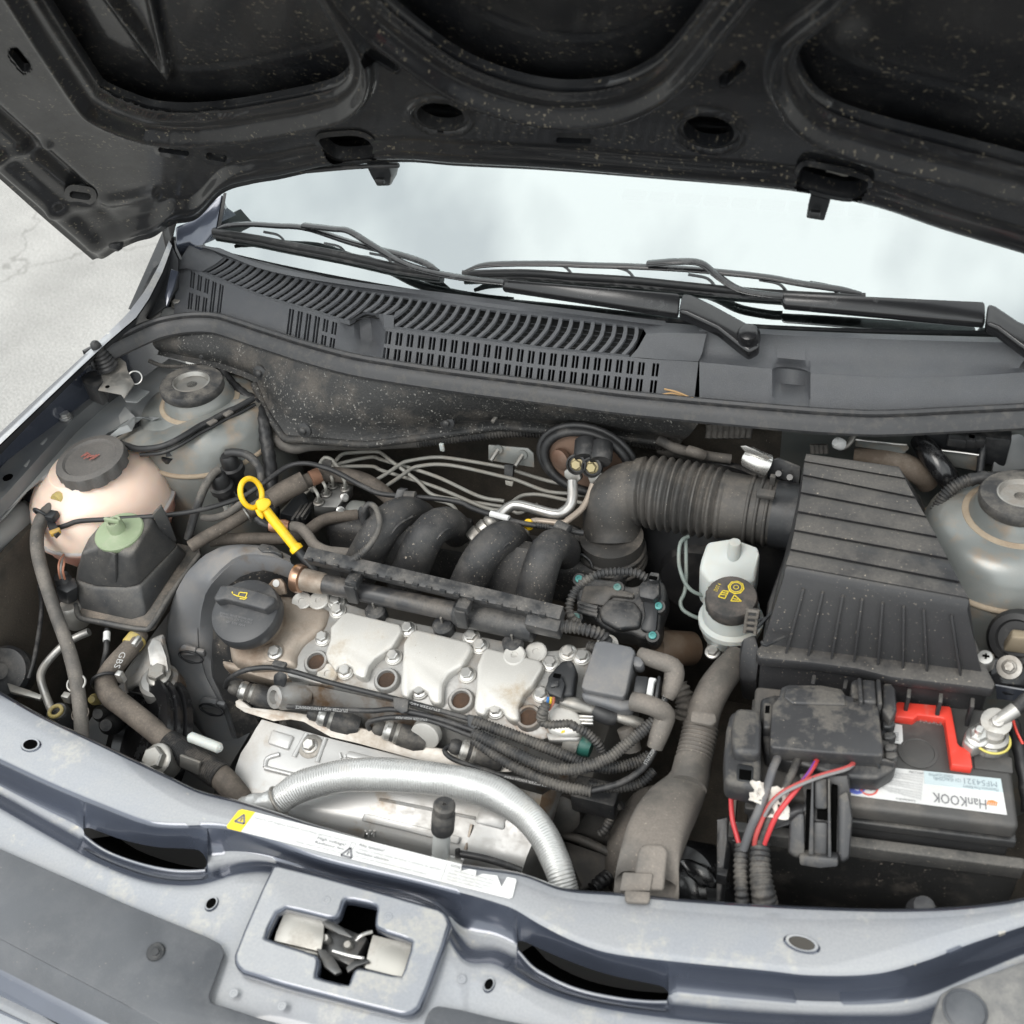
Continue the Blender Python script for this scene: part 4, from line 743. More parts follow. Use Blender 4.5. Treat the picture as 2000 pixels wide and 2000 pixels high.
block('stem', [P(*KD(1040, 1215), z=0.868), P(*KD(1090, 1205), z=0.868), P(*KD(1085, 1260), z=0.860), P(*KD(1040, 1268), z=0.860)], [q+V((0, .008, 0)) for q in [P(*KD(1040, 1215), z=0.868), P(*KD(1090, 1205), z=0.868), P(*KD(1085, 1260), z=0.860), P(*KD(1040, 1268), z=0.860)]], plast_cl, clp, .001)
# ================================================================== engine bay shell
sh = thing('engine_bay_shell', 'dark dirty sheet metal walls and floor of the engine bay', 'engine bay', (0, -.2, .30))
box('floor', (0, -.24, .305), 1.3, .75, .01, fire_d, sh, bev=0); box('rear_wall', (-.1, .115, .60), .92, .01, .62, fire_d, sh, bev=0)
box('right_wall', (.66, -.2, .58), .01, .65, .55, primer, sh, bev=0); box('left_wall', (-.655, -.24, .56), .01, .62, .48, fire_d, sh, bev=0); box('front_wall', (0, -.485, .50), 1.2, .008, .40, plast_cl, sh, bev=0)
box('rear_right_wall', (.46, .112, .70), .40, .01, .44, mat('shaded inner paint', (.12, .13, .125), .5, dust=.5, dcol=(.16, .14, .11)), sh, bev=0)  # darker copy of the inner paint, shade put into its colour

eb = thing('engine_block', 'dusty dark metal engine block beneath the head cover', 'engine block', (-.04, -.25, .35)); ebm = mat('block metal', (.13, .125, .118), .55, .3, dust=.6, dcol=(.19, .165, .135), dscale=12, up=.3)
box('block', (-.06, -.235, .55), .40, .20, .30, ebm, eb, bev=.01); box('sump', (-.06, -.235, .37), .34, .18, .10, ebm, eb, bev=.02)
for i in range(5): box('rib', (-.24+i*.09, -.338, .56), .012, .012, .24, ebm, eb, bev=.003)
chs = thing('chassis_rail', 'grey painted chassis rail low beside the engine mount', 'chassis rail', (-.45, -.3, .45)); crm = mat('chassis paint', (.12, .125, .13), .45, .2, dust=.5, dcol=(.19, .175, .155), dscale=10)
box('rail', (-.43, -.24, .56), .20, .46, .08, crm, chs, bev=.012, seg=3); box('flange', (-.43, -.24, .606), .22, .40, .004, crm, chs, bev=.001); box('crossbar', (-.30, -.40, .585), .30, .05, .03, crm, chs, bev=.006)
# ================================================================== bulkhead pad, firewall fittings
pad = thing('bulkhead_sound_pad', 'black speckled sound insulation pad under the cowl seal', 'insulation pad', P(800, 800, z=.80))
ptop = [(300, 640), (350, 636), (420, 640), (497, 662), (600, 697), (686, 724), (855, 752), (1000, 771), (1110, 784), (1210, 797), (1330, 812), (1370, 818)]
pbot = [(312, 690), (350, 700), (434, 718), (500, 742), (525, 800), (560, 850), (720, 862), (821, 848), (980, 826), (1100, 836), (1220, 848), (1330, 862)]
rt = rrow([P(*q, z=.938) for q in ptop], 40); rb_ = rrow([P(*q, z=z) for q, z in zip(pbot, (.90, .90, .895, .885, .865, .85, .845, .848, .852, .852, .852, .852))], 40)
rows = []
for t in (0, .12, .3, .5, .7, .88, .96, 1, 1.02): rows.append([a.lerp(b, t)+V((0, -.010*math.sin(math.pi*min(1, t*1.1))*(1 if t < .93 else 0)-(.006 if .9 < t < .99 else 0), (-.002 if t > 1 else 0))) for a, b in zip(rt, rb_)])
grid('pad', rows, fire_m, pad, thick=.003, sharp=60)
tube('lower_bead', [q+V((0, -.006, -.001)) for q in rb_[8:]], .0055, fire_m, pad)
for x, y in ((500, 800), (755, 1130), (1580, 1085), (10, 655)):
    p = P(*KE(x, y), z=.905 if y < 900 else .872)+V((0, -.012, .002)); lathe('clip', p, (0, -1, .25), [(.0105, 0), (.010, .003), (.005, .004), (.004, .007), (.002, .008)], plast, pad, 18)
lathe('clip', P(*KF(1120, 1350), z=.875)+V((0, -.012, 0)), (0, -1, .25), [(.0105, 0), (.010, .003), (.005, .004), (.004, .007)], plast, pad, 18)
for K, x, y, z in ((KE, 915, 890, .895), (KE, 930, 1035, .875), (KE, 1890, 1015, .885), (KE, 720, 775, .91), (KF, 700, 1300, .885), (KF, 820, 1300, .885), (KF, 260, 1280, .885)):
    p = P(*K(x, y), z=z); tube('stud', [p, p+V((-.006, -.022, -.006))], .0026, steel_dk, pad, seg=8)
for x, y in ((180, 670), (300, 685), (145, 715)): bolt(P(*KE(x, y), z=.915)+V((0, -.008, 0)), (0, -1, .3), .003, plast, pad, 'stud', 'pan')
hc = thing('bulkhead_conduit', 'long ribbed wiring conduit running under the bulkhead pad', 'conduit', P(850, 860, z=.8))
ptube('smooth_sleeve', K0, [(528, 838, .84), (545, 862, .835), (575, 874, .83), (612, 868, .83), (720, 866, .83), (820, 861, .832)], 13, hose_gr, hc); ptube('ribbed_sleeve', K0, [(815, 862, .832), (922, 850, .836), (1024, 842, .84), (1150, 850, .842), (1304, 868, .842)], 13, rubber, hc, corr=(.0042, .0016), seg=16)
p = P(*K1(1790, 90), z=.84); box('cable_tie', p, .006, .004, .012, white_pl, hc, bev=.001)
th = thing('tower_wiring_loom', 'black tape-wrapped wiring loom descending beside the strut tower', 'wiring loom', P(520, 850, z=.8))
ptube('loom', K0, [(415, 706, .895), (430, 715, .893), (452, 748, .885), (476, 770, .88), (500, 788, .87), (514, 825, .86), (522, 870, .84), (529, 920, .82), (533, 980, .79), (535, 1060, .74)], [5, 7, 9, 10, 12, 13, 13, 13, 13, 12], rubber_bk, th, rfn=lambda a, s: 1+.10*math.sin(s*420+a))
ptube('thin_sleeve', KD, [(940, 660, .895), (1020, 690, .894), (1150, 695, .893), (1290, 685, .893), (1360, 680, .893), (1400, 740, .89)], 4.5, rubber, th, corr=(.003, .001), seg=8)
plt = thing('bulkhead_plate', 'grey painted square plate with two studs on the bulkhead', 'plate', P(1000, 895, z=.82))
pp = PL(P(1000, 890, z=.845), (0, -1, .25)); slab('plate', K2, [(400, 75), (700, 100), (742, 140), (748, 245), (400, 190)], pp, .003, primer, plt, .001)
for x, y in ((480, 100), (665, 140)): q = pp(*K2(x, y)); tube('stud', [q, q+V((-.006, -.016, -.008))], .003, steel_dk, plt, seg=8); lathe('washer', q+V((0, -.001, 0)), (0, -1, .25), [(.006, 0), (.006, .002)], primer, plt, 14)
gm = thing('pipe_grommet', 'large oval rubber bulkhead grommet around the air conditioning pipes', 'grommet', P(1150, 905, z=.80))
gc = PL(P(1150, 905, z=.855), (0, -1, .35)); c = gc(*K2(1140, 205)); kx = (gc(*K2(1240, 235))-gc(*K2(1140, 205))).normalized()
for R, r, o in ((.054, .006, 0), (.062, .004, -.004)): torus('ring', c+V((0, -o, 0)), gc.n, R, r, rubber_bk, gm, sx=1., sy=.70, xdir=kx)
lathe('recess', c+V((0, .004, 0)), gc.n, [(.054, -.006), (.053, .0), (.03, .0005)], mat('rusty recess', (.16, .10, .07), .7, .2, dust=.5, dcol=(.12, .08, .06)), gm, 32, sy=.7, xdir=kx)
lathe('copper_end', gc(*K2(960, 170)), (-.4, -1, .2), [(.013, 0), (.013, .006), (.009, .008)], mat('copper', (.17, .10, .07), .5, .5, dust=.4), gm, 18)
p2 = PL(P(*K2(1035, 250), z=.872), (0, -.86, .5))
for nm, L, bx, by, lab in (('a', [(1000, 200), (1030, 170), (1080, 160), (1110, 190), (1115, 240), (1090, 290), (1100, 330), (1070, 360), (1010, 355), (970, 310), (970, 270), (1000, 250)], 1070, 218, 'wider silver pipe clamp block with socket bolt at the bulkhead grommet'), ('b', [(1145, 240), (1160, 200), (1210, 190), (1240, 230), (1240, 270), (1285, 320), (1280, 370), (1230, 390), (1170, 375), (1150, 320), (1155, 290)], 1185, 240, 'narrower silver pipe clamp block with socket bolt at the bulkhead grommet')):
    f = thing('pipe_clamp_block', lab, 'pipe fitting', p2(*K2(bx, by+100)), 'air conditioning pipe fittings')
    slab('block', K2, L, p2, .012, steel_dk, f, .002); q = p2(*K2(bx, by)); lathe('socket', q, p2.n, [(.0125, -.004), (.0125, .004), (.0105, .005), (.010, .001)], rubber_bk, f, 22); bolt(q, p2.n, .0058, mat('brass bolt', (.36, .30, .17), .4, .8, dust=.4), f)
    lathe('back_sleeve', q+V((.006, .02, .012)), V((.2, -1, -.3)), [(.014, -.006), (.014, .014), (.012, .018)], rubber_bk, f, 20)
ac1 = thing('air_conditioning_pipe', 'thick bright aluminium air conditioning pipe with ribbed coupling', 'pipe', P(1000, 1000, z=.78))
acp = [(1118, 940, .862), (1118, 972, .852), (1112, 990, .846), (1096, 1002, .842), (1078, 1003, .842), (1016, 987, .842), (995, 990, .840), (979, 1003, .836), (962, 1018, .832), (938, 1041, .822)]
ptube('pipe', K0, acp, 10.5, mat('bright pipe', (.48, .47, .455), .34, .8, dust=.25), ac1, seg=16)
ax = (P(938, 1041, z=.822)-P(968, 1012, z=.834)).normalized(); q = P(966, 1014, z=.834); lathe('coupling', q, ax, [(.009, 0), (.0105, .003), (.0105, .008), (.009, .010), (.0115, .012), (.0115, .020), (.0098, .022), (.0125, .024), (.0125, .036), (.010, .038)], steel_dk, ac1, 22)
ac2 = thing('air_conditioning_pipe', 'thin tan air conditioning pipe with yellow-tipped service port', 'pipe', P(1080, 1020, z=.78))
ptube('pipe', K0, [(1158, 946, .862), (1148, 974, .852), (1135, 995, .846), (1109, 1016, .842), (1098, 1022, .840), (1057, 1018, .838), (1041, 1018, .838), (1031, 1030, .834), (1018, 1047, .828), (1008, 1064, .820)], 6.5, mat('tan pipe', (.36, .30, .245), .45, .5, dust=.5), ac2)
lathe('port', P(1024, 1040, z=.832), P(1008, 1066, z=.82)-P(1032, 1025, z=.836), [(.005, -.004), (.0075, 0), (.0075, .006), (.0062, .008), (.0085, .010), (.0085, .018), (.006, .02)], steel_dk, ac2, 18); lathe('yellow_tip', P(1032, 1025, z=.838), (0, 0, 1), [(.0055, -.004), (.0055, .004), (.004, .006)], yellow, ac2, 14)
# ------------------------------------------------------------------ brake lines
BL = [[(734, 938, .80), (760, 922, .80), (783, 906, .80), (800, 900, .80), (850, 893, .80), (900, 898, .80), (987, 913, .80), (1005, 919, .80), (1070, 939, .80), (1109, 946, .80), (1160, 950, .80)],
      [(752, 951, .797), (780, 932, .797), (804, 915, .797), (822, 910, .797), (855, 907, .797), (900, 912, .797), (987, 932, .797), (1010, 938, .797), (1066, 959, .797), (1109, 964, .797), (1160, 970, .797)],
      [(560, 1000, .77), (610, 950, .78), (644, 915, .787), (661, 906, .79), (723, 893, .79), (749, 899, .79), (850, 930, .79), (935, 969, .79), (985, 979, .79)],
      [(540, 1010, .76), (590, 960, .77), (632, 918, .78), (659, 912, .785), (726, 911, .785), (749, 920, .785), (850, 951, .785), (946, 991, .785), (985, 997, .785)],
      [(648, 916, .788), (656, 900, .795), (669, 887, .798), (690, 884, .80), (734, 882, .80), (748, 887, .80), (762, 899, .80), (814, 938, .79), (845, 966, .785), (900, 977, .78), (985, 990, .78)],
      [(995, 985, .80), (1015, 970, .80), (1033, 966, .80), (1060, 967, .80), (1109, 977, .80), (1165, 987, .80)], [(850, 976, .775), (875, 983, .775), (890, 995, .775), (898, 1018, .77), (898, 1060, .74)],
      [(985, 985, .775), (1010, 1002, .772), (1030, 996, .772), (1050, 985, .772)], [(610, 960, .80), (628, 900, .81), (645, 896, .81), (660, 912, .80)]]
LAB = ['uppermost grey brake line bending up then along the bulkhead', 'grey brake line running parallel just below the uppermost one', 'grey brake line descending to the aluminium pipe coupling', 'lowest of three grey brake lines descending to the aluminium coupling', 'grey brake line with a high arch crossing over the others', 'short grey brake line passing behind the aluminium pipe', 'short grey brake line dropping into a black clip', 'short bent grey brake line below the aluminium pipe', 'short looped grey brake line near the dipstick']
for L, lb in zip(BL, LAB):
    o = ptube('brake_line', K0, L, 3.9, line_m, seg=8); tag(o, lb, 'brake line', 'grey brake lines on the bulkhead')
cb = thing('brake_line_clip', 'small black clip holding two brake lines', 'clip', P(*K2(555, 330), z=.79))
slab('clip', K2, [(520, 220), (590, 220), (582, 345), (518, 335)], PL(P(*K2(555, 280), z=.802), (0, -.8, .6)), .006, plast, cb, .001); slab('foot', K2, [(525, 340), (590, 350), (580, 390), (530, 375)], PL(P(*K2(555, 360), z=.795), (0, -.8, .6)), .003, line_m, cb, .001)
cc = thing('brake_line_clip', 'square black clip where a brake line ends', 'clip', P(*K2(210, 690), z=.78)); box('body', P(*K2(215, 690), z=.785), .022, .016, .018, plast, cc); box('slot', P(*K2(225, 700), z=.795), .009, .006, .004, black_in, cc, bev=0)
# ------------------------------------------------------------------ bonnet release cable
cbl = thing('release_cable', 'long thin black cable sweeping across the engine bay rear', 'cable', P(700, 950, z=.8))
ptube('cable', K0, [(112, 1032, .835), (130, 1026, .84), (155, 1018, .845), (217, 1014, .85), (329, 1006, .85), (404, 993, .85), (463, 975, .85), (480, 967, .85), (516, 943, .852), (560, 912, .856), (597, 905, .858), (633, 913, .858), (659, 923, .856), (711, 951, .85), (742, 964, .848), (788, 969, .848), (853, 974, .848), (900, 982, .848), (928, 995, .848), (995, 1016, .848), (1031, 1024, .846), (1073, 1030, .845), (1104, 1036, .842), (1140, 1041, .84)], 5.2, rubber_bk, cbl, seg=10)
ptube('white_sleeve', K2, [(418, 592, .852), (480, 608, .852), (556, 630, .852)], 6.5, paper, cbl); ptube('splice', K1, [(1510, 460, .851), (1590, 465, .851)], 11, hose_gr, cbl); ptube('rib_sleeve', K2, [(760, 678, .848), (860, 692, .846)], 6, rubber, cbl, corr=(.003, .001))
for K, L, z in ((K1, [(1450, 405), (1512, 412), (1455, 575), (1405, 545)], .858), (K2, [(865, 658), (950, 668), (940, 800), (845, 770)], .85), (K1, [(885, 195), (935, 200), (925, 270), (875, 255)], .866)):
    q = [P(*K(*a), z=z-.00012*abs(a[1]-400)) for a in L]; block('bracket', q, [a+V((.002, .006, -.002)) for a in q], plast, cbl, .001)
lathe('guide', P(*K2(960, 705), z=.85), (1, -.3, -.1), [(.008, -.008), (.008, .008), (.005, .010)], plast, cbl, 14)
# ------------------------------------------------------------------ heater hoses
o = thing('heater_hose', 'dirty brown heater hose with thick insulating sleeve behind the dipstick', 'hose', P(560, 990, z=.75))
ptube('hose', K0, [(372, 1068, .80), (400, 1050, .805), (440, 1028, .81), (478, 1005, .815), (524, 977, .82), (580, 948, .825), (620, 932, .825), (659, 927, .82), (711, 938, .81), (749, 962, .80), (772, 990, .785), (780, 1030, .76)], [13, 13, 13, 13, 14, 15, 14, 15, 15, 15, 14, 14], hose_br, o, seg=16)
ptube('sleeve', K1, [(490, 490, .823), (600, 420, .826), (750, 345, .829)], [19, 20, 20], hose_br, o, seg=18); ptube('joint', K1, [(800, 330, .83), (870, 300, .83)], 16, mat('rusty joint', (.17, .085, .05), .8, dust=.4), o); torus('clamp', P(*K1(318, 600), z=.816), P(*K1(480, 500), z=.82)-P(*K1(300, 610), z=.815), .0098, .0014, steel_dk, o)
ptube('heater_hose', K1, [(40, 800, .785), (150, 785, .785), (400, 780, .785), (600, 780, .785), (750, 740, .79), (880, 650, .795), (1000, 618, .795), (1150, 605, .79)], 12, hose_br, seg=14); tag(COL.objects[-1], 'brown heater hose running level behind the timing cover', 'hose')
o = thing('vent_hose', 'grey brown elbow hose ending at the fuel rail loom', 'hose', P(*K1(850, 850), z=.78))
ptube('hose', K1, [(660, 690, .82), (720, 700, .822), (780, 760, .82), (830, 830, .815), (920, 875, .812), (1010, 885, .812), (1110, 895, .81)], 11, duct_m, o, seg=14); ptube('stub', K1, [(395, 630, .83), (440, 665, .828), (500, 685, .824), (580, 688, .822), (670, 695, .82)], 7, rubber_bk, o); lathe('copper_collar', P(*K1(560, 685), z=.823), P(*K1(640, 690), z=.821)-P(*K1(560, 685), z=.823), [(.0072, -.012), (.0085, -.008), (.0085, .008), (.0072, .012)], mat('copper collar', (.40, .2, .12), .4, .6, dust=.3), o, 14)
# brake hydraulic block behind the dipstick
hb = thing('brake_hydraulic_unit', 'cast metal brake hydraulic block with screwed pipe unions', 'hydraulic unit', P(*K1(980, 560), z=.72))
block('block', pts(K1, [(820, 540, .80), (1000, 545, .80), (1125, 372, .80), (975, 358, .80)]), pts(K1, [(820, 610, .765), (1000, 615, .765), (1125, 450, .765), (975, 440, .765)]), alu_dk, hb, .002)
block('motor', pts(K1, [(1040, 570, .795), (1230, 590, .795), (1250, 490, .795), (1100, 470, .795)]), pts(K1, [(1020, 680, .75), (1200, 700, .75), (1230, 600, .75), (1060, 580, .75)]), primer, hb, .008, 3)
for x, y in ((860, 505), (915, 440), (965, 378), (1060, 400)):
    bolt(P(*K1(x, y), z=.803), (0, 0, 1), .005, steel_dk, hb, 'union')
    tube('union_pipe', [P(*K1(x, y), z=.806), P(*K1(x-6, y-55), z=.825), P(*K1(x-40, y-110), z=.82)], .0022, line_m, hb, seg=8)
for x, y in ((1055, 470), (1025, 570)): bolt(P(*K1(x, y), z=.80), (.6, -.6, .5), .004, steel, hb)
block('connector', pts(K1, [(565, 590, .79), (760, 640, .79), (810, 560, .79), (760, 430, .79), (700, 430, .79)]), pts(K1, [(565, 690, .74), (760, 740, .74), (810, 660, .74), (760, 530, .74), (700, 530, .74)]), plast_cl, hb, .003)
for i in range(3): box('connector_rib', P(*K1(700+i*36, 590-i*10), z=.792), .004, .03, .006, plast, hb, bev=.001)
# ================================================================== dipstick
dk = thing('dipstick', 'bright yellow oil dipstick with ring handle', 'dipstick', P(*K1(700, 870), z=.80))
p0, p1 = P(*K1(440, 545), z=.872), P(*K1(690, 855), z=.832); ax = p1-p0
rc = P(*K1(350, 437), z=.89); nrm = (CAM-rc).normalized(); ux = (P(*K1(380, 330), z=.89)-rc); torus('ring', rc, (nrm+CR*.75).normalized(), .0142, .0034, yellow, dk, sx=1.25, sy=1., xdir=(P(*K1(345, 330), z=.91)-rc), seg=36)
tube('stem', [rc+(p0-rc)*.62, p0, p0.lerp(p1, .5), p1], [.0055, .0062, .0060, .0058], yellow, dk, seg=14); lathe('collar', p1, ax, [(.0066, -.004), (.0080, -.002), (.0080, .003), (.0045, .004)], yellow, dk, 18)
for L in ([(380, 500), (430, 470), (490, 480), (505, 515), (470, 560), (440, 580), (400, 570)], [(375, 560), (410, 555), (445, 600), (440, 640), (400, 610)]):
    pl_ = PL(P(*K1(440, 545), z=.878), nrm); slab('lug', K1, L, pl_, .008, yellow, dk, .0025, seg=3)
dt = thing('dipstick_tube', 'black dipstick guide tube beside the cylinder head', 'tube', P(*K1(760, 950), z=.74)); tube('tube', [p1+ax*.02, p1+ax*.25, p1+ax*.6], .0055, plast_cl, dt)
# ================================================================== coolant tank
ct_ = thing('coolant_expansion_tank', 'translucent pink coolant expansion tank bulging between wing and engine', 'coolant tank', P(200, 1060, z=.72))
tc_ = P(203, 985, z=.80); tx = (P(339, 985, z=.80)-tc_).length
prof = [(.02, -.088), (.05, -.074), (.074, -.052), (.088, -.026), (.092, -.004), (.0965, -.003), (.0965, .0), (.092, .001), (.090, .018), (.084, .036), (.073, .052), (.060, .062), (.052, .066), (.048, .069), (.044, .074), (.02, .074)]
prof = [(r*tx/.0965, h*.92) for r, h in prof]
tk = lathe('upper_shell', tc_, (-.06, -.02, 1), prof[6:], pink, ct_, 48); lathe('lower_shell', tc_, (-.06, -.02, 1), prof[:7], pink_lo, ct_, 48)
ch = (P(179, 901, z=.878)); lathe('cap', ch, (-.04, -.05, 1), [(.043, -.012), (.045, -.010), (.045, .003), (.0435, .006), (.035, .0075), (.0325, .0045), (.028, .004), (.004, .004)], mat('cap black', (.045, .045, .047), .5, dust=.8, dcol=(.165, .15, .135), up=.3, drange=(-.2, .8)), ct_, 72, fn=lambda a, i: 1-(.05 if i in (0, 1, 2) and round(a/(2*math.pi)*72) % 6 < 2 else 0))
for k in range(7): tube('cap_symbol', [ch+V((-.012+.003*k, -.002+.003*math.sin(k*2.1), .0068)), ch+V((-.009+.003*k, .006+.002*math.cos(k), .0068))], .0009, mat('faded red print', (.30, .11, .09), .7), ct_, seg=5)
grid('seam_ear', [[P(*KD(1080, 1500), z=.80), P(*KD(1120, 1380), z=.815)], [P(*KD(1010, 1400), z=.815), P(*KD(1050, 1370), z=.82)]], pink, ct_, thick=.004)
block('mount_ear', pts(KD, [(1005, 1370, .82), (1085, 1385, .82), (1125, 1370, .82), (1100, 1440, .81), (1060, 1460, .81)]), pts(KD, [(1005, 1380, .81), (1085, 1395, .81), (1125, 1380, .81), (1100, 1450, .80), (1060, 1470, .80)]), white_pl, ct_, .001)
lathe('spigot', P(*KH(420, 225), z=.842), P(*KH(330, 300), z=.845)-P(*KH(430, 215), z=.84), [(.010, -.012), (.010, .012)], pink, ct_, 16)
h = thing('coolant_return_hose', 'long grey coolant hose hanging from the pink tank', 'hose', P(100, 1200, z=.70))
ptube('hose', KH, [(435, 222, .842), (400, 240, .845), (340, 290, .845), (275, 350, .842), (240, 430, .835), (232, 520, .83), (245, 620, .82), (290, 780, .805), (350, 960, .79), (420, 1150, .775), (468, 1320, .762), (490, 1450, .752), (508, 1600, .742), (515, 1780, .725)], [12, 13, 14, 14, 13.5, 13, 13, 13, 13, 13.5, 14, 14, 14, 14], hose_gr, h, seg=18)
lathe('yellow_clip', P(*KH(392, 232), z=.853), P(*KH(340, 290), z=.845)-P(*KH(435, 222), z=.842), [(.0095, -.012), (.0105, -.010), (.0105, .008), (.0095, .010)], mat('dirty yellow clip', (.50, .38, .09), .55, dust=.75, dcol=(.27, .23, .15), up=0), h, 12)
q = P(*KH(262, 335), z=.85); torus('clamp', q, P(*KH(220, 420), z=.838)-P(*KH(300, 310), z=.846), .0102, .0022, plast_cl, h); box('clamp_ear', P(*KH(330, 350), z=.85), .012, .014, .010, plast_cl, h, bev=.0015)
slab('cable_stay', KH, [(290, 385), (340, 370), (375, 440), (345, 470), (310, 440)], ZP(.846), .006, plast_cl, h, .001); slab('yellow_mark', KH, [(305, 440), (372, 415), (378, 432), (315, 462)], ZP(.848), .006, mat('ochre clip', (.45, .27, .05), .5, dust=.3), h, .001)
torus('lower_clamp', P(*KH(480, 1400), z=.757), (.1, -.2, 1), .0105, .0015, steel, h); box('lower_clamp_lug', P(*KH(425, 1490), z=.75), .010, .008, .012, steel_dk, h, bev=.001); torus('lower_clamp', P(*KH(505, 1590), z=.743), (.05, -.2, 1), .0098, .0008, hose_br, h)
# ================================================================== power steering reservoir
ps = thing('power_steering_reservoir', 'angular black power steering reservoir with sage green cap', 'fluid reservoir', P(270, 1140, z=.70))
tp = [(505, 585, .838), (640, 540, .842), (800, 590, .842), (850, 560, .846), (965, 345, .852), (900, 330, .850), (640, 385, .842), (560, 480, .838)]
bt_ = [(478, 760, .785), (600, 800, .785), (790, 815, .785), (880, 790, .79), (1130, 540, .80), (1090, 500, .80), (640, 500, .785), (500, 640, .785)]
b2_ = [(500, 935, .755), (620, 965, .755), (830, 1010, .755), (920, 980, .758), (1180, 580, .775), (1120, 530, .775), (640, 640, .755), (490, 780, .755)]
psm = mat('reservoir black', (.034, .035, .037), .42, dust=.55, dcol=(.20, .18, .155), dscale=13, speck=.15, up=.7)
block('upper_body', pts(KH, tp), pts(KH, bt_), psm, ps, .006, 3); block('lower_body', [q+V((-.0012, -.0012, .001)) for q in pts(KH, bt_)], pts(KH, b2_), psm, ps, .004, 2)
fl_ = [(470, 915, .757), (500, 985, .756), (640, 1015, .756), (880, 1062, .756), (960, 1035, .757), (1080, 830, .765), (1262, 590, .776), (1255, 545, .778), (1120, 512, .778), (1000, 560, .77), (640, 640, .757), (480, 800, .757)]
block('base_flange', pts(KH, fl_), [q+V((0, 0, -.010)) for q in pts(KH, fl_)], mat('flange dusty', (.055, .052, .048), .6, dust=.75, dcol=(.25, .205, .165)), ps, .003, 2)
tube('flange_rim', pts(KH, [(478, 905, .760), (505, 985, .759), (640, 1015, .759), (880, 1058, .759), (955, 1032, .760), (1080, 830, .768), (1255, 590, .779)]), .0035, psm, ps)
q = pts(KH, [(960, 345, .862), (1015, 287, .880), (1060, 370, .862), (1110, 505, .81), (1080, 520, .80), (1000, 420, .84)]); block('fin', q, [a+V((-.003, .004, 0)) for a in q], psm, ps, .0008)
q = pts(KH, [(612, 548, .843), (700, 575, .843), (722, 590, .842), (728, 770, .795), (630, 750, .795)]); block('front_tab', q, [a+V((.001, .004, -.002)) for a in q], psm, ps, .0012)
gc_ = P(234, 1040, z=.846); lathe('green_cap', gc_, (-.02, -.10, 1), [(.029, -.005), (.0305, -.003), (.0305, .002), (.029, .0035), (.012, .005), (.0105, .006), (.0098, .019), (.0088, .021), (.0062, .0205), (.0058, .017)], green_cap, ps, 36)
box('cap_rib', gc_+V((0, -.003, .0225)), .022, .004, .006, green_cap, ps, bev=.0012)
ph = thing('power_steering_hose', 'fat brown power steering hose with braided sleeve curving to the front', 'hose', P(300, 1430, z=.66))
pp_ = [(880, 1090, .745), (850, 1140, .745), (780, 1220, .742), (710, 1300, .738), (665, 1390, .732), (690, 1470, .730), (800, 1560, .728), (950, 1680, .726), (1080, 1790, .724), (1200, 1860, .722), (1350, 1955, .718), (1440, 2040, .712), (1510, 2130, .70)]
ptube('hose', KH, pp_, [17, 18, 19, 20, 22, 22, 22, 22, 22, 23, 24, 25, 25], hose_br, ph, seg=20)
ptube('braided_sleeve', KH, [(1060, 1775, .7255), (1130, 1820, .7245), (1250, 1890, .722), (1385, 1980, .718)], 27, mat('black braid', (.022, .022, .023), .6, dust=.4, bump=1., bscale=900), ph, seg=26, corr=(.0026, .0012))
lathe('yellow_clip', P(*KH(845, 1140), z=.744), P(*KH(760, 1230), z=.742)-P(*KH(860, 1110), z=.745), [(.0120, -.007), (.0126, -.006), (.0126, .006), (.0120, .007)], MATS['dirty yellow clip'], ph, 18); box('clip_slot', P(*KH(860, 1135), z=.768), .006, .014, .006, steel, ph, bev=.001)
torus('clamp', P(*KH(668, 1385), z=.734), P(*KH(720, 1500), z=.73)-P(*KH(700, 1300), z=.738), .0165, .0022, rubber_bk, ph); box('clamp_ear', P(*KH(760, 1360), z=.745), .008, .008, .016, steel, ph, bev=.001)
text('lettering', 'GBS', P(*KH(760, 1200), z=.764), P(*KH(715, 1300), z=.760), (.2, -.5, .8), wht_ink, ph, .008)
lathe('white_clip', P(*K8(1190, 298), z=.748), P(*K8(1245, 320), z=.747)-P(*K8(1130, 275), z=.749), [(.003, -.022), (.006, -.019), (.006, .019), (.003, .022)], white_pl, ph, 16)
q = pts(K8, [(1040, 372, .744), (1158, 415, .742), (1150, 490, .725), (1040, 440, .725)]); block('steel_clip', q, [a+V((0, .004, -.002)) for a in q], steel_dk, ph, .0015)
# small fittings under the reservoir
sw = thing('pressure_switch', 'black pressure switch plug with orange wires beside the reservoir', 'switch', P(*KH(425, 930), z=.72))
block('plug', pts(KH, [(345, 800, .79), (420, 830, .79), (490, 790, .79), (470, 730, .79), (370, 760, .79)]), pts(KH, [(375, 890, .765), (430, 905, .765), (490, 880, .765), (470, 830, .765), (380, 850, .765)]), plast_cl, sw, .002); lathe('base', P(*KH(445, 910), z=.758), (0, 0, 1), [(.016, -.03), (.016, 0), (.013, .004)], steel_dk, sw, 18)
lathe('neck', P(*KH(395, 745), z=.79), (-.1, 0, 1), [(.011, -.002), (.009, .006)], rubber_bk, sw, 14)
for i, m_ in enumerate((mat('orange wire', (.30, .13, .08), .6), mat('grey wire', (.15, .14, .13), .6), MATS['orange wire'])): tube('wire', pts(KH, [(380+i*14, 745, .795), (370+i*13, 690, .81), (372+i*16, 640, .815), (400, 590+i*10, .80)]), .0014, m_, sw, seg=6)
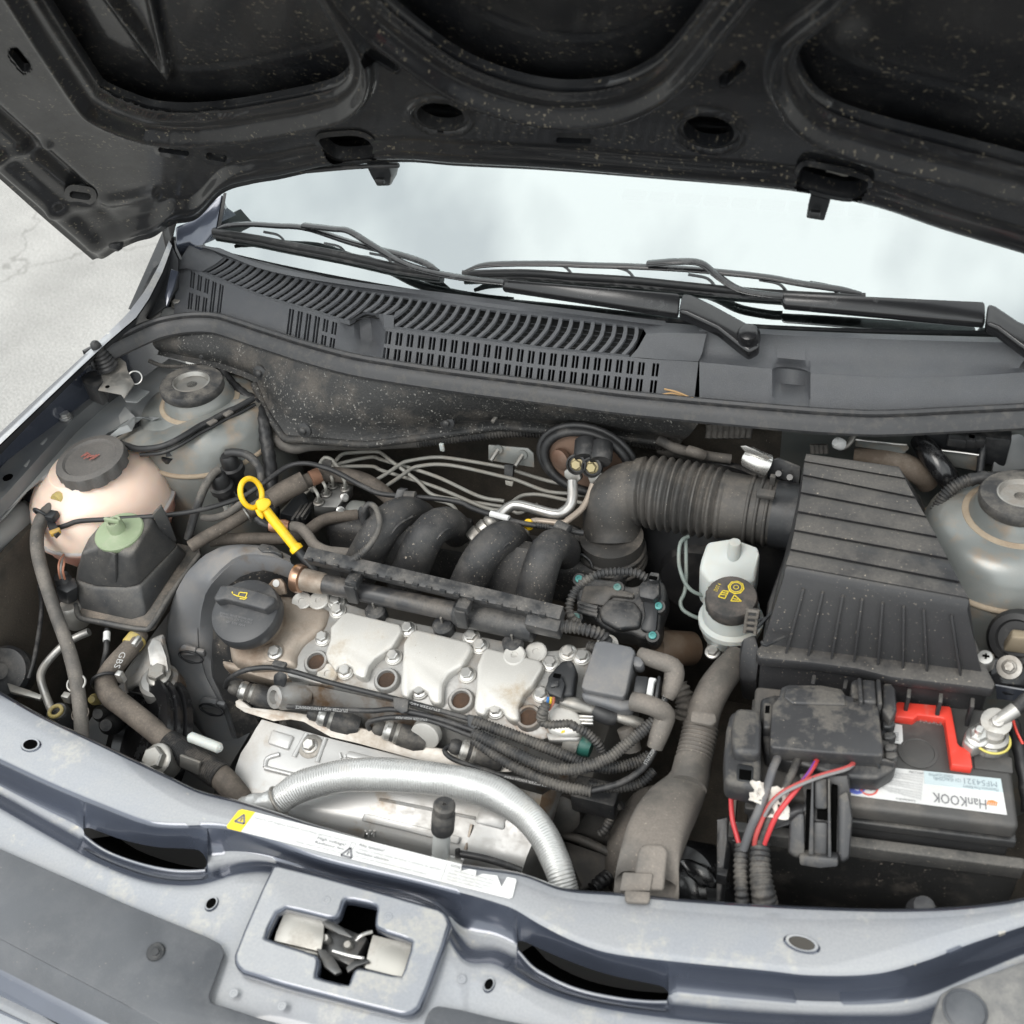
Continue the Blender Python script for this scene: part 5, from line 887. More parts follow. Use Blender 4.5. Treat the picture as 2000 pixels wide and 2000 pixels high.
ptube('pressure_pipe', KH, [(560, 1075, .745), (480, 1110, .74), (400, 1160, .735), (310, 1250, .73), (260, 1330, .728), (262, 1400, .725), (300, 1510, .72), (330, 1580, .715)], 8, mat('plain pipe', (.42, .41, .39), .35, .8, dust=.35), seg=12); tag(COL.objects[-1], 'bare metal pressure pipe bending under the power steering reservoir', 'pipe')
un = thing('pipe_union', 'small pipe union with yellow ring behind the slam panel', 'pipe fitting', P(*KH(370, 1620), z=.68)); lathe('body', P(*KH(375, 1600), z=.705), (.1, -.1, 1), [(.014, -.02), (.014, .006), (.011, .010)], plast, un, 18); torus('yellow_ring', P(*KH(350, 1575), z=.722), (0, -.1, 1), .0075, .0024, MATS['dirty yellow clip'], un)
ptube('thin_wire', KH, [(250, 780, .74), (262, 900, .74), (250, 1050, .73), (215, 1250, .72), (180, 1370, .71)], 5, rubber_bk, seg=8); tag(COL.objects[-1], 'thin black wire hanging behind the coolant hose', 'wire')
ptube('ribbed_conduit', KH, [(400, 560, .72), (300, 680, .71), (150, 860, .70), (-40, 1040, .69)], 17, rubber, corr=(.005, .002), seg=16); tag(COL.objects[-1], 'black ribbed conduit running down beside the coolant tank', 'conduit')
tube_ = ptube('breather_wire', KH, [(675, 1060, .75), (672, 1130, .748), (668, 1200, .742), (650, 1280, .73), (640, 1340, .72)], 6, rubber_bk, seg=10); tag(tube_, 'short black breather tube with white tag under the reservoir', 'tube'); ptube('white_tag', KH, [(673, 1080, .75), (670, 1135, .748)], 7, paper, tube_, seg=10)
# engine mount and pulley
mt = thing('engine_mount', 'cast metal engine mount bracket with large bolt beside the timing cover', 'engine mount', P(*KH(1000, 1400), z=.62))
block('casting', pts(KH, [(930, 1120, .74), (1030, 1080, .745), (1085, 1320, .72), (1080, 1440, .715), (960, 1450, .712), (870, 1400, .71), (800, 1440, .70), (780, 1330, .71)]), pts(KH, [(930, 1220, .66), (1030, 1180, .66), (1085, 1420, .64), (1080, 1540, .64), (960, 1550, .64), (870, 1500, .64), (800, 1540, .64), (780, 1430, .64)]), alu_dk, mt, .004)
q = pts(KH, [(925, 1170, .748), (960, 1110, .752), (1010, 1130, .75), (1045, 1230, .742), (1060, 1320, .733), (1000, 1340, .73), (940, 1280, .738)]); block('rib_web', q, [a+V((0, 0, -.006)) for a in q], alu_dk, mt, .002)
lathe('boss', P(*KH(1005, 1390), z=.712), (0, -.1, 1), [(.026, -.02), (.024, .004), (.020, .008)], alu_dk, mt, 22); bolt(P(*KH(1000, 1350), z=.727), (0, -.1, 1), .0105, steel_dk, mt)
q = pts(KH, [(790, 1440, .705), (1020, 1480, .705), (1080, 1440, .71), (1090, 1560, .66), (1010, 1600, .655), (880, 1560, .66)]); block('lower_plate', q, [a+V((0, .01, -.03)) for a in q], plast, mt, .003)
pu = thing('drive_pulley', 'black ribbed drive belt pulley behind the slam panel', 'pulley', P(*K8(800, 380), z=.60))
pc = P(*K8(830, 330), z=.672); pa = V((-.5, -.42, .62)); lathe('wheel', pc, pa, [(.085, -.02), (.085, -.012), (.080, -.010), (.080, -.006), (.085, -.004), (.085, 0), (.080, .002), (.080, .006), (.084, .008), (.084, .012), (.066, .012), (.062, .002), (.03, 0)], plast_gl, pu, 48)
hx = P(*K8(915, 395), z=.735); bx_ = thing('hex_plug', 'large dirty hex head bolt beside the braided hose', 'bolt', hx); bolt(hx, (-.1, -.45, .9), .0125, steel_dk, bx_, 'head', 'hex', .9); lathe('flange', hx-V((0, 0, .004)), (-.1, -.45, .9), [(.017, -.02), (.017, 0), (.016, .002)], steel_dk, bx_, 24)
# dark lumps at the far left (horn, wiring)
hn = thing('horn', 'dusty round horn half hidden by the slam panel', 'horn', P(*KH(40, 1340), z=.66)); lathe('dish', P(*KH(30, 1330), z=.70), (.2, -.5, .8), [(.032, -.02), (.034, 0), (.03, .006), (.014, .008), (.010, .012)], plast, hn, 32); slab('bracket', KH, [(40, 1390), (190, 1440), (270, 1470), (250, 1500), (60, 1450)], ZP(.725), .006, steel_dk, hn, .002)
for i, (x, y, z, r, lb) in enumerate(((640, 1590, .70, .010, 'small black connector under the power steering hose'), (690, 1660, .69, .012, 'black cable sleeve end beside the pulley'), (600, 1500, .715, .007, 'small ochre sensor tip under the hose clamp'))):
    o = lathe('sensor_plug', P(*KH(x, y), z=z), (.3, -.5, .7), [(r, -.02), (r, .004), (r*.7, .010), (r*.6, .016)], MATS['dirty yellow clip'] if i == 2 else rubber_bk, None, 14); tag(o, lb, 'sensor')

# vapour valves beside the strut tower
vv = thing('vapour_valve', 'pair of upright black vapour valves with hoses beside the strut tower', 'valve', P(*KD(1400, 1500), z=.76))
for x, y, z in ((1440, 1260, .85), (1375, 1380, .845)):
    q = P(*KD(x, y+20), z=z); lathe('valve_cap', q, (0, -.05, 1), [(.011, -.034), (.011, -.022), (.0155, -.020), (.0155, -.012), (.012, -.010), (.011, .004), (.008, .008)], rubber_bk, vv, 20); lathe('valve_stem', q-V((0, 0, .034)), (0, 0, -1), [(.007, 0), (.007, .02), (.009, .022), (.009, .03), (.006, .034)], white_pl if y > 1300 else plast_cl, vv, 16)
ptube('hose', KD, [(1425, 1240, .86), (1480, 1235, .862), (1560, 1255, .86), (1625, 1320, .852), (1645, 1400, .845), (1640, 1500, .82)], [8, 8, 8.5, 8.5, 8.5, 8.5], rubber, vv, seg=12)
ptube('hose', KD, [(1375, 1345, .858), (1340, 1370, .858), (1290, 1450, .85), (1250, 1550, .84), (1215, 1660, .82), (1180, 1780, .80)], [8, 8, 8.5, 8.5, 8.5, 8.5], rubber, vv, seg=12)
ptube('grey_hose', K1, [(-20, 620, .82), (60, 625, .82), (150, 600, .822), (230, 550, .826), (290, 500, .83)], 7, hose_gr, vv, seg=12)
# ================================================================== timing cover
tcv = thing('timing_belt_cover', 'grey plastic timing belt cover arching beside the oil filler cap', 'timing cover', P(370, 1330, z=.60))
O_ = [(1330, 1800, .60), (1230, 1560, .64), (1110, 1350, .67), (1060, 1180, .70), (1062, 1050, .72), (1085, 900, .752), (1130, 790, .776), (1190, 690, .798), (1290, 590, .812), (1400, 535, .820), (1500, 525, .822), (1600, 528, .822), (1720, 545, .82), (1830, 600, .812)]
I_ = [(1480, 1800, .60), (1400, 1560, .64), (1290, 1350, .67), (1245, 1180, .70), (1240, 1050, .722), (1250, 930, .752), (1275, 830, .778), (1315, 760, .80), (1380, 690, .815), (1460, 620, .824), (1520, 590, .828), (1600, 585, .829), (1720, 600, .828), (1830, 640, .82)]
J_ = [(1500, 1800, .60), (1430, 1560, .64), (1330, 1350, .67), (1320, 1180, .695), (1330, 1050, .715), (1340, 930, .742), (1370, 840, .764), (1420, 780, .785), (1500, 720, .80), (1580, 690, .805), (1650, 680, .807), (1700, 690, .807), (1780, 720, .80), (1880, 760, .79)]
o3, i3, j3 = (rrow(pts(KH, L), 44) for L in (O_, I_, J_))
grid('rim', [[q+V((-.012, .0, -.02)) for q in o3], [q+V((-.003, 0, -.002)) for q in o3], o3, [a.lerp(b, .5)+V((0, -.0015, .003)) for a, b in zip(o3, i3)], i3, [q+V((.001, 0, -.004)) for q in i3], [q+V((.0025, 0, -.003)) for q in i3], j3, [q+V((.004, .004, -.012)) for q in j3]], cover_m, tcv, sharp=50)
grid('back_plate', [[q+V((.002, 0, -.002)) for q in j3], [V((q.x+.035, q.y+.006, q.z-.03)) for q in j3], [V((q.x+.04, q.y+.01, q.z-.12)) for q in j3]], mat('speckled back cover', (.022, .022, .023), .55, dust=.3, speck=.7, sscale=300, up=.3), tcv)
q = pts(K1, [(290, 870, .815), (560, 905, .815), (620, 960, .81), (700, 975, .806), (770, 990, .80), (700, 1180, .765), (610, 1200, .765), (500, 1120, .775), (330, 1090, .78), (180, 1110, .78), (230, 960, .80)]); block('inner_face', q, [a+V((0, .008, -.02)) for a in q], MATS['speckled back cover'], tcv, .003)
slab('top_lug', K1, [(395, 840), (430, 812), (520, 830), (585, 880), (580, 905), (520, 880), (430, 880)], ZP(.830), .010, plast, tcv, .002)
for x, y, z in ((1180, 1215, .708), (1310, 1545, .655)):
    slab('clip', KH, [(x-65, y-30), (x-30, y-60), (x+50, y-40), (x+40, y+10), (x-40, y+10)], PL(P(*KH(x, y), z=z), (-.1, -.8, .6)), .008, cover_m, tcv, .002); torus('clip_wire', P(*KH(x+20, y+20), z=z), (-.1, -.8, .6), .018, .0018, plast_cl, tcv, sx=1, sy=.35)
    box('clip_foot', P(*KH(x+85, y-10), z=z), .012, .006, .010, cover_m, tcv, bev=.002)
# ================================================================== cylinder head cover
HP = PL(P(850, 1250, z=.780), (0, -.26, 1))
eng = thing('cylinder_head_cover', 'cast aluminium cylinder head cover with three pale raised panels and bolts', 'engine', P(830, 1400, z=.55))
slab('base', K0, [(560, 1180), (640, 1165), (760, 1205), (930, 1240), (1075, 1270), (1150, 1262), (1160, 1300), (1125, 1420), (1060, 1445), (960, 1425), (760, 1365), (620, 1335), (560, 1320)], HP, .05, alu_dk, eng, .003)
sk_ = [HP(*q) for q in ((545, 1335), (620, 1342), (760, 1372), (960, 1432), (1062, 1452), (1110, 1440))]
grid('front_wall', [[q+V((0, .004, -.004)) for q in sk_], [q+V((0, -.006, -.03)) for q in sk_], [q+V((0, -.012, -.07)) for q in sk_], [q+V((0, -.012, -.16)) for q in sk_]], alu_dk, eng)
def px(L, K): return [K(*q) for q in L]
pan = [px([(1040, 1350), (1075, 1330), (1465, 1425), (1482, 1450), (1478, 1490), (1405, 1600), (1280, 1685), (1235, 1740), (1212, 1825), (1180, 1830), (1120, 1800), (1110, 1750), (1060, 1722), (1005, 1745), (985, 1780), (925, 1700), (908, 1645), (945, 1540), (945, 1450)], K1),
       [(801, 1234), (814, 1228), (912, 1252), (921, 1260), (918, 1272), (902, 1300), (876, 1314), (864, 1332), (862, 1372), (850, 1376), (838, 1368), (834, 1352), (818, 1340), (802, 1350), (797, 1364), (784, 1358), (781, 1345), (787, 1274), (787, 1256)],
       [(942, 1272), (951, 1264), (1052, 1288), (1061, 1298), (1058, 1308), (1040, 1340), (1022, 1356), (1012, 1380), (1014, 1405), (1000, 1408), (985, 1398), (982, 1386), (967, 1378), (952, 1384), (946, 1398), (930, 1392), (925, 1382), (931, 1330), (931, 1300)]]
for L in pan: slab('raised_panel', K0, L, PL(HP.p+HP.n*.013, HP.n), .016, alu, eng, .0045, taper=.02, seg=3)
for u, v in ((620, 1296), (757, 1331), (902, 1371), (1034, 1404)):
    q = HP(u, v); lathe('well_boss', q, HP.n, [(.0150, -.006), (.0150, .004), (.0130, .007), (.0105, .007), (.0098, .001)], alu_dk, eng, 28); lathe('well', q, HP.n, [(.0100, .0012), (.0100, .0022), (.004, .0015)], rust, eng, 22)
    0 and slab('well_ramp', K0, [(u-34, v+4), (u-30, v-22), (u-4, v-34), (u+24, v-20), (u+20, v+2), (u, v-16), (u-18, v-6)], PL(HP.p+HP.n*.006, HP.n), .008, alu_dk, eng, .003)
for u, v in ((659, 1192), (656, 1175), (630, 1246), (674, 1311), (796, 1228), (768, 1282), (819, 1349), (920, 1243), (937, 1261), (912, 1317), (968, 1387), (1075, 1295), (1109, 1274), (1137, 1282), (1057, 1355), (1099, 1395)):
    q = HP(u, v, .004); lathe('bolt_seat', q-HP.n*.006, HP.n, [(.0105, -.004), (.0100, .005), (.0085, .006)], alu, eng, 20); bolt(q, HP.n, .0062, steel, eng)
for u, v in ((589, 1175), (623, 1173), (1005, 1280), (1047, 1274), (640, 1316), (1186, 1260)):
    lathe('core_plug', HP(u, v, .012 if u == 1005 else .003), HP.n, [(.0125, -.006), (.0125, .0015), (.0110, .0028), (.004, .0022), (.0035, .0005)], alu, eng, 24)
# stained left end with filler neck
q = px([(160, 1500), (300, 1480), (560, 1300), (520, 1190), (640, 1205), (760, 1280), (940, 1300), (905, 1440), (850, 1500), (740, 1570), (690, 1660), (690, 1760), (560, 1730), (330, 1740), (190, 1700)], K1)
slab('stained_end', K0, q, PL(HP.p+HP.n*.006, HP.n), .045, alu_br, eng, .008, taper=.03, seg=3)
slab('stained_step', K1, [(120, 1690), (330, 1730), (560, 1730), (700, 1760), (690, 1830), (500, 1850), (140, 1750)], PL(HP.p-HP.n*.012, HP.n), .03, alu_br, eng, .004)
lathe('bolt_seat', HP(537, 1276, .002), HP.n, [(.013, -.006), (.0125, .005), (.010, .006)], alu_br, eng, 20); bolt(HP(537, 1274, .009), HP.n, .0062, steel, eng)
slab('lifting_eye', K1, [(470, 1130), (510, 1085), (570, 1080), (600, 1120), (610, 1200), (560, 1210), (490, 1180)], PL(P(*K1(540, 1140), z=.80), (0, -.7, .7)), .006, alu_br, eng, .002); lathe('eye_hole', PL(P(*K1(540, 1140), z=.80), (0, -.7, .7))(*K1(540, 1118)), (0, -.7, .7), [(.0045, 0), (.0045, .001)], paper, eng, 14)
# oil filler cap
oc = thing('oil_filler_cap', 'black oil filler cap with raised grip and yellow oil can symbol', 'oil cap', P(478, 1240, z=.76))
oa = V((0, -.30, 1)).normalized(); ocp = P(*K1(305, 1330), z=.812)
lathe('neck', ocp-oa*.045, oa, [(.034, 0), (.032, .03), (.030, .045)], alu_br, oc, 32); capm = mat('oil cap plastic', (.038, .039, .042), .45, dust=.35, dcol=(.14, .13, .12), up=.4)
lathe('cap', ocp-oa*.012, oa, [(.040, -.006), (.0415, -.003), (.0415, .010), (.040, .014), (.034, .0165), (.012, .0172)], capm, oc, 44)
pc_ = PL(ocp+oa*.018, oa); gl = [(62, 1225), (115, 1132), (200, 1128), (430, 1180), (530, 1222), (520, 1260), (450, 1318), (300, 1275), (150, 1235), (75, 1250)]
slab('grip', K1, gl, pc_, .018, capm, oc, .003, seg=3)
def sym(K, L, plane, m, parent, w=.0011, off=.0006, close=False):
    p = [plane(*K(*q), off) for q in L]+([plane(*K(*L[0]), off)] if close else [])
    for a, b in zip(p, p[1:]):
        d = (b-a).normalized(); s = plane.n.cross(d)*w/2; block('symbol', [a-s, b-s, b+s, a+s], [q-plane.n*.0004 for q in (a-s, b-s, b+s, a+s)], m, parent, 0)
sym(K1, [(215, 1200), (250, 1215), (262, 1185), (320, 1190), (305, 1225), (250, 1215)], pc_, yell_pr, oc); sym(K1, [(205, 1180), (210, 1195)], pc_, yell_pr, oc); sym(K1, [(262, 1232), (300, 1238), (318, 1222)], pc_, yell_pr, oc)
pt_ = PL(ocp+oa*.0052, oa)
for i, (s, x0, y0, x1, y1) in enumerate((('READ MANUAL BEFORE OPENING', 365, 1390, 120, 1335), ('CHECK OIL ACC. TO MANUAL', 360, 1412, 118, 1355), ('VW 502 00', 310, 1432, 170, 1400))): text('lettering', s, pt_(*K1(x0, y0)), pt_(*K1(x1, y1)), oa, mat('dim print', (.16, .16, .165), .6), oc, .0026)
# ================================================================== fuel rail, injector loom
fr = thing('fuel_rail', 'black fuel rail tube with copper end ring and injector caps', 'fuel rail', P(800, 1190, z=.72))
f0, f1 = P(*K1(715, 1082), z=.812), P(*K2(720, 1455), z=.806); ax = (f1-f0)
tube('rail', [f0, f0.lerp(f1, .5), f1], .0115, mat('rail black', (.03, .03, .032), .38, dust=.45, dcol=(.19, .165, .14)), fr, seg=20)
lathe('copper_ring', f0, ax, [(.0165, -.006), (.0178, -.002), (.0165, .004), (.0125, .006)], mat('copper ring', (.36, .22, .15), .3, .8, dust=.3), fr, 26); lathe('end_sleeve', f0, ax, [(.0135, .004), (.0132, .03), (.012, .034)], alu_br, fr, 22)
lathe('end_sleeve', f1, -ax, [(.0125, -.006), (.0155, -.004), (.0155, .085), (.013, .09)], plast, fr, 22)
for K, x, y in ((K1, 1130, 1090), (K2, 225, 1275)):
    q = P(*K(x, y), z=.836); R = Matrix((ax.normalized(), V((0, 1, 0)), V((0, 0, 1)))).transposed(); box('clip', q, .016, .022, .012, plast, fr, bev=.003); box('clip_leg', q+V((-.002, -.010, -.014)), .014, .006, .028, plast, fr, bev=.002)
for K, x, y in ((K1, 1290, 1330), (K1, 1800, 1440), (K2, 590, 1570)):
    q = P(*K(x, y), z=.792); lathe('injector_cap', q, (0, -.15, 1), [(.0125, -.012), (.0125, .003), (.010, .006), (.003, .007)], plast, fr, 20); tube('injector_pin', [q, q+V((0, -.002, .016))], .0014, steel_dk, fr, seg=6)
lm = thing('injector_wiring_channel', 'long notched black wiring channel above the fuel rail', 'wiring channel', P(850, 1140, z=.77))
g0, g1 = P(*K1(785, 915), z=.842), P(*K2(965, 1370), z=.836); dd = (g1-g0).normalized(); up = V((0, -.35, 1)).normalized(); sd = up.cross(dd)
def bar(name, a, b, w, h, m, parent, bev=.0015):
    d = (b-a).normalized(); s = up.cross(d).normalized()*w/2; u_ = up*h/2; return block(name, [a-s+u_, b-s+u_, b+s+u_, a+s+u_], [a-s-u_, b-s-u_, b+s-u_, a+s-u_], m, parent, bev)
bar('channel', g0, g1, .014, .016, plast, lm); bar('lid', g0+up*.0095, g1+up*.0095, .016, .003, plast, lm, .0008)
for i in range(18):
    q = g0.lerp(g1, .03+i*.0535)+up*.004-sd*.0*1+V((0, -.0085, 0)); box('lid_tooth', q+up*.005, .007, .003, .005, plast, lm, bev=.0005)
h0 = P(*K2(700, 1390), z=.83); bar('end_piece', h0, P(*K2(960, 1450), z=.826), .022, .024, plast, lm, .003)
ptube('loom_tail', K2, [(960, 1440, .826), (1050, 1450, .826), (1150, 1470, .824), (1240, 1500, .818), (1290, 1550, .81), (1260, 1610, .795), (1150, 1590, .79)], [15, 13, 13, 13, 13, 12, 11], rubber, lm, corr=(.0048, .002), seg=16)
# ================================================================== intake manifold
im = thing('intake_manifold', 'black dusty plastic intake manifold with four arched runners', 'intake manifold', P(880, 1100, z=.68))
imm = mat('manifold plastic', (.022, .022, .023), .5, dust=.5, dcol=(.105, .096, .087), dscale=28, speck=.6, grain=.2, bump=.3, bscale=600, up=.5)
RN = [[(700, 1120, .79), (716, 1085, .822), (735, 1050, .848), (757, 1020, .862), (785, 1003, .858), (812, 1005, .83), (830, 1020, .78)], [(790, 1140, .785), (808, 1098, .82), (825, 1060, .848), (845, 1033, .86), (870, 1022, .85), (888, 1032, .82), (900, 1050, .76)],
      [(905, 1170, .785), (920, 1128, .815), (940, 1090, .842), (965, 1060, .856), (988, 1049, .850), (1005, 1058, .82), (1015, 1080, .76)], [(1035, 1200, .782), (1045, 1155, .81), (1056, 1110, .838), (1070, 1076, .850), (1088, 1064, .842), (1102, 1075, .81), (1110, 1095, .76)]]
for L in RN:
    ptube('runner', K0, L, [38, 37, 36, 35, 33, 32, 32], imm, im, seg=24, flat=1.0)
    m_ = [P(u+20, v+6, z=z+.006) for u, v, z in L[:5]]; tube('mould_seam', m_, .0022, imm, im, seg=6)
for L in (RN[0], RN[1]), (RN[2], RN[3]):
    a, b = L; rows = [[P(*a[i][:2], z=a[i][2]).lerp(P(*b[i][:2], z=b[i][2]), t)+V((0, .004, -.006)) for t in (.0, .3, .5, .7, 1)] for i in range(5)]; grid('web', rows, imm, im, thick=.003)
box('plenum', P(930, 1085, z=.755), .40, .05, .07, imm, im, bev=.012, seg=3); box('rear_bar', P(*K2(230, 830), z=.79), .10, .012, .018, steel_dk, im, bev=.002)
lathe('end_dome', P(*K2(1020, 800), z=.80), (0, -.3, 1), [(.02, -.03), (.02, .004), (.014, .012)], imm, im, 24)
vt = thing('vacuum_hose_loop', 'thin grey vacuum hose looping over the first manifold runner', 'hose', P(*K1(1250, 700), z=.82))
ptube('hose', K1, [(1205, 620, .872), (1205, 560, .885), (1240, 520, .89), (1290, 550, .89), (1318, 640, .885), (1300, 740, .875), (1230, 850, .865), (1160, 910, .856), (1095, 950, .845)], 6, rubber, vt, seg=10); ptube('spring_sleeve', K1, [(1245, 830, .866), (1160, 910, .857), (1095, 950, .846)], 7.5, rubber, vt, corr=(.0028, .0013), seg=12); lathe('stub', P(*K1(1205, 600), z=.868), (0, 0, 1), [(.007, -.02), (.007, .006), (.005, .01)], plast, vt, 14)
# ================================================================== intake hose with elbow
ih = thing('air_intake_hose', 'large dusty corrugated rubber intake hose with elbow', 'intake hose', P(1200, 1080, z=.76))
zc = .855
ptube('corrugated_part', K0, [(1240, 958, zc-.002), (1280, 962, zc), (1340, 972, zc), (1400, 983, zc), (1418, 986, zc)], [64, 74, 74, 72, 66], elbow_m, ih, corr=(.0095, .0055), seg=36, crange=(.5, 3.6))
ptube('elbow', K0, [(1262, 961, zc-.002), (1235, 962, zc-.004), (1212, 972, zc-.010), (1199, 993, zc-.022), (1195, 1022, zc-.040), (1195, 1050, zc-.055)], [62, 62, 61, 59, 57, 57], elbow_m, ih, seg=36)
ptube('straight_part', K0, [(1410, 985, zc), (1450, 992, zc), (1500, 1000, zc), (1545, 1008, zc)], [66, 65, 64, 63], elbow_m, ih, seg=36)
for t in (1466, 1484, 1502): q = P(t, 995+(t-1466)*.17, z=zc); torus('bead', q, P(1545, 1008, z=zc)-P(1410, 985, z=zc), 65.0*M_PX(q), .0022, elbow_m, ih, seg=40)
lathe('airbox_spigot', P(1512, 1003, z=zc), P(1545, 1008, z=zc)-P(1410, 985, z=zc), [(.0385, 0), (.0385, .04)], plast_cl, ih, 40)
box('clamp_ear', P(*K3(950, 445), z=.902), .020, .012, .006, elbow_m, ih, bev=.002); box('clamp_ear', P(*K3(1000, 360), z=.895), .006, .006, .022, elbow_m, ih, bev=.001)
q = P(1195, 1070, z=zc-.062)
for dz, r, rr in ((0, .0385, .003), (-.010, .0395, .0025), (-.018, .0395, .003)): torus('throat_bead', q+V((0, 0, dz)), (0, 0, 1), r, rr, elbow_m, ih, seg=40)
lathe('throat', q, (0, 0, 1), [(.038, -.045), (.038, .02)], elbow_m, ih, 40); tube('wire_clamp', [P(*K2(1065, 915), z=.80), P(*K2(1110, 900), z=.806), P(*K2(1170, 950), z=.80), P(*K2(1185, 1000), z=.795)], .0018, plast_cl, ih, seg=6)
# ================================================================== throttle body
tb = thing('throttle_unit', 'black plastic electronic throttle body with teal screws', 'throttle body', P(1210, 1230, z=.70))
TP = PL(P(1210, 1180, z=.80), (0, -.45, 1))
slab('housing', K2, [(1075, 1075), (1140, 1050), (1250, 1080), (1360, 1095), (1460, 1140), (1540, 1130), (1600, 1060), (1690, 1060), (1740, 1140), (1740, 1230), (1700, 1340), (1690, 1480), (1640, 1530), (1560, 1540), (1480, 1495), (1340, 1480), (1260, 1440), (1190, 1370), (1080, 1330), (1055, 1200)], TP, .05, plast, tb, .008, seg=3)
slab('motor_cover', K2, [(1230, 1310), (1310, 1230), (1500, 1250), (1560, 1330), (1540, 1450), (1380, 1470), (1250, 1400)], PL(TP.p+TP.n*.008, TP.n), .012, plast, tb, .004, seg=3); slab('cover_edge', K2, [(1560, 1240), (1690, 1230), (1670, 1480), (1600, 1490), (1540, 1460), (1580, 1360)], PL(TP.p+TP.n*.006, TP.n), .01, plast_cl, tb, .004)
slab('rim', K2, [(1120, 1130), (1290, 1130), (1500, 1190), (1500, 1230), (1330, 1210), (1280, 1290), (1090, 1260)], PL(TP.p+TP.n*.006, TP.n), .01, elbow_m, tb, .004)
slab('plug', K2, [(1535, 1130), (1600, 1060), (1690, 1080), (1692, 1200), (1650, 1245), (1535, 1220)], PL(TP.p+TP.n*.018, TP.n), .02, plast, tb, .003); slab('plug_latch', K2, [(1610, 1060), (1625, 1030), (1692, 1040), (1685, 1095), (1615, 1100)], PL(TP.p+TP.n*.028, TP.n), .012, plast, tb, .0015); box('latch_slot', PL(TP.p+TP.n*.029, TP.n)(*K2(1645, 1077)), .009, .004, .002, black_in, tb, bev=0)
for i in range(3): tube('cooling_rib', [TP(*K2(1080, 1265+i*28), .004), TP(*K2(1160, 1290+i*28), .006), TP(*K2(1225, 1305+i*28), .006)], .003, plast, tb, seg=6)
for x, y in ((1375, 1148), (1685, 1290), (1640, 1512), (1085, 1085), (1062, 1372)): q = TP(*K2(x, y), .004); lathe('screw_boss', q-TP.n*.006, TP.n, [(.008, -.006), (.0075, .005)], plast, tb, 18); bolt(q, TP.n, .0046, teal, tb, 'screw', 'pan')
ptube('throttle_cable_loom', K2, [(1590, 1075, .83), (1520, 1040, .835), (1400, 1030, .838), (1250, 1045, .84), (1130, 1100, .838), (1050, 1185, .83), (1012, 1290, .82), (1030, 1380, .812), (1080, 1420, .80)], 9.5, rubber, corr=(.0045, .0018), seg=12); tag(COL.objects[-1], 'ribbed black wiring conduit curling around the throttle body', 'conduit')
lathe('oil_filter', P(*K2(1690, 1610), z=.735), (-.6, -.6, .5), [(.02, -.05), (.022, 0), (.018, .008), (.006, .011)], mat('brown canister', (.10, .066, .043), .6, dust=.5, dcol=(.16, .13, .1)), None, 28); tag(COL.objects[-1], 'brown rounded canister below the throttle body', 'canister')
# ================================================================== ignition coil, sensor, plug leads
IP = PL(P(*K6(1010, 230), z=.822), (0, -.36, 1))
ic = thing('ignition_coil', 'grey box-shaped ignition coil on the end of the head', 'ignition coil', P(1190, 1330, z=.74))
icm = mat('coil grey', (.105, .108, .115), .45, dust=.4, dcol=(.22, .20, .18), dscale=14)
slab('housing', K6, [(925, 8), (985, 5), (1165, 45), (1195, 75), (1180, 130), (1130, 375), (1110, 395), (860, 345), (825, 325), (840, 260)], IP, .03, icm, ic, .006, taper=.03, seg=3)
slab('lower_ledge', K6, [(822, 345), (1115, 405), (1185, 400), (1170, 475), (1090, 480), (830, 400)], PL(IP.p-IP.n*.008, IP.n), .025, icm, ic, .005, seg=3); slab('side_wing', K6, [(1170, 100), (1230, 110), (1260, 150), (1240, 190), (1180, 180)], PL(IP.p-IP.n*.004, IP.n), .02, icm, ic, .005)
slab('dark_core', K6, [(1200, 240), (1290, 250), (1270, 380), (1180, 360)], PL(IP.p-IP.n*.008, IP.n), .02, plast_cl, ic, .002); slab('white_insert', K6, [(1290, 250), (1345, 260), (1325, 290), (1310, 405), (1265, 395)], PL(IP.p-IP.n*.006, IP.n), .02, paper, ic, .002)
slab('outer_edge', K6, [(1350, 240), (1372, 245), (1350, 410), (1325, 405)], PL(IP.p-IP.n*.008, IP.n), .02, plast, ic, .002)
b1 = thing('plug_lead_boot', 'upper brown rubber lead boot bending off the coil', 'lead boot', P(*K6(1450, 200), z=.79), 'coil lead boots'); ptube('boot', K6, [(1230, 100, .82), (1330, 135, .822), (1420, 165, .82), (1462, 200, .815), (1462, 260, .81), (1440, 340, .805), (1415, 400, .80)], [15, 17, 18, 20, 20, 18, 13], duct_m, b1, seg=18)
b2 = thing('plug_lead_boot', 'lower brown rubber lead boot drooping in front of the coil', 'lead boot', P(*K6(1380, 560), z=.75), 'coil lead boots'); ptube('boot', K6, [(1180, 420, .812), (1270, 440, .814), (1350, 470, .81), (1400, 510, .80), (1385, 580, .792), (1360, 650, .785), (1330, 740, .775)], [19, 19, 19, 21, 20, 19, 16], duct_m, b2, seg=18)
for i, (L, lb) in enumerate((([(1130, 600, .77), (1160, 680, .76), (1180, 760, .75)], 'dull grey lead boot hidden behind the conduits'),)): o = ptube('plug_lead_boot', K6, L, 18, duct_m, seg=14); tag(o, lb, 'lead boot')
cs = thing('camshaft_sensor', 'black camshaft sensor plug with thin coloured wires', 'sensor', P(*K6(680, 280), z=.77))
SP = PL(P(*K6(680, 250), z=.806), (0, -.3, 1))
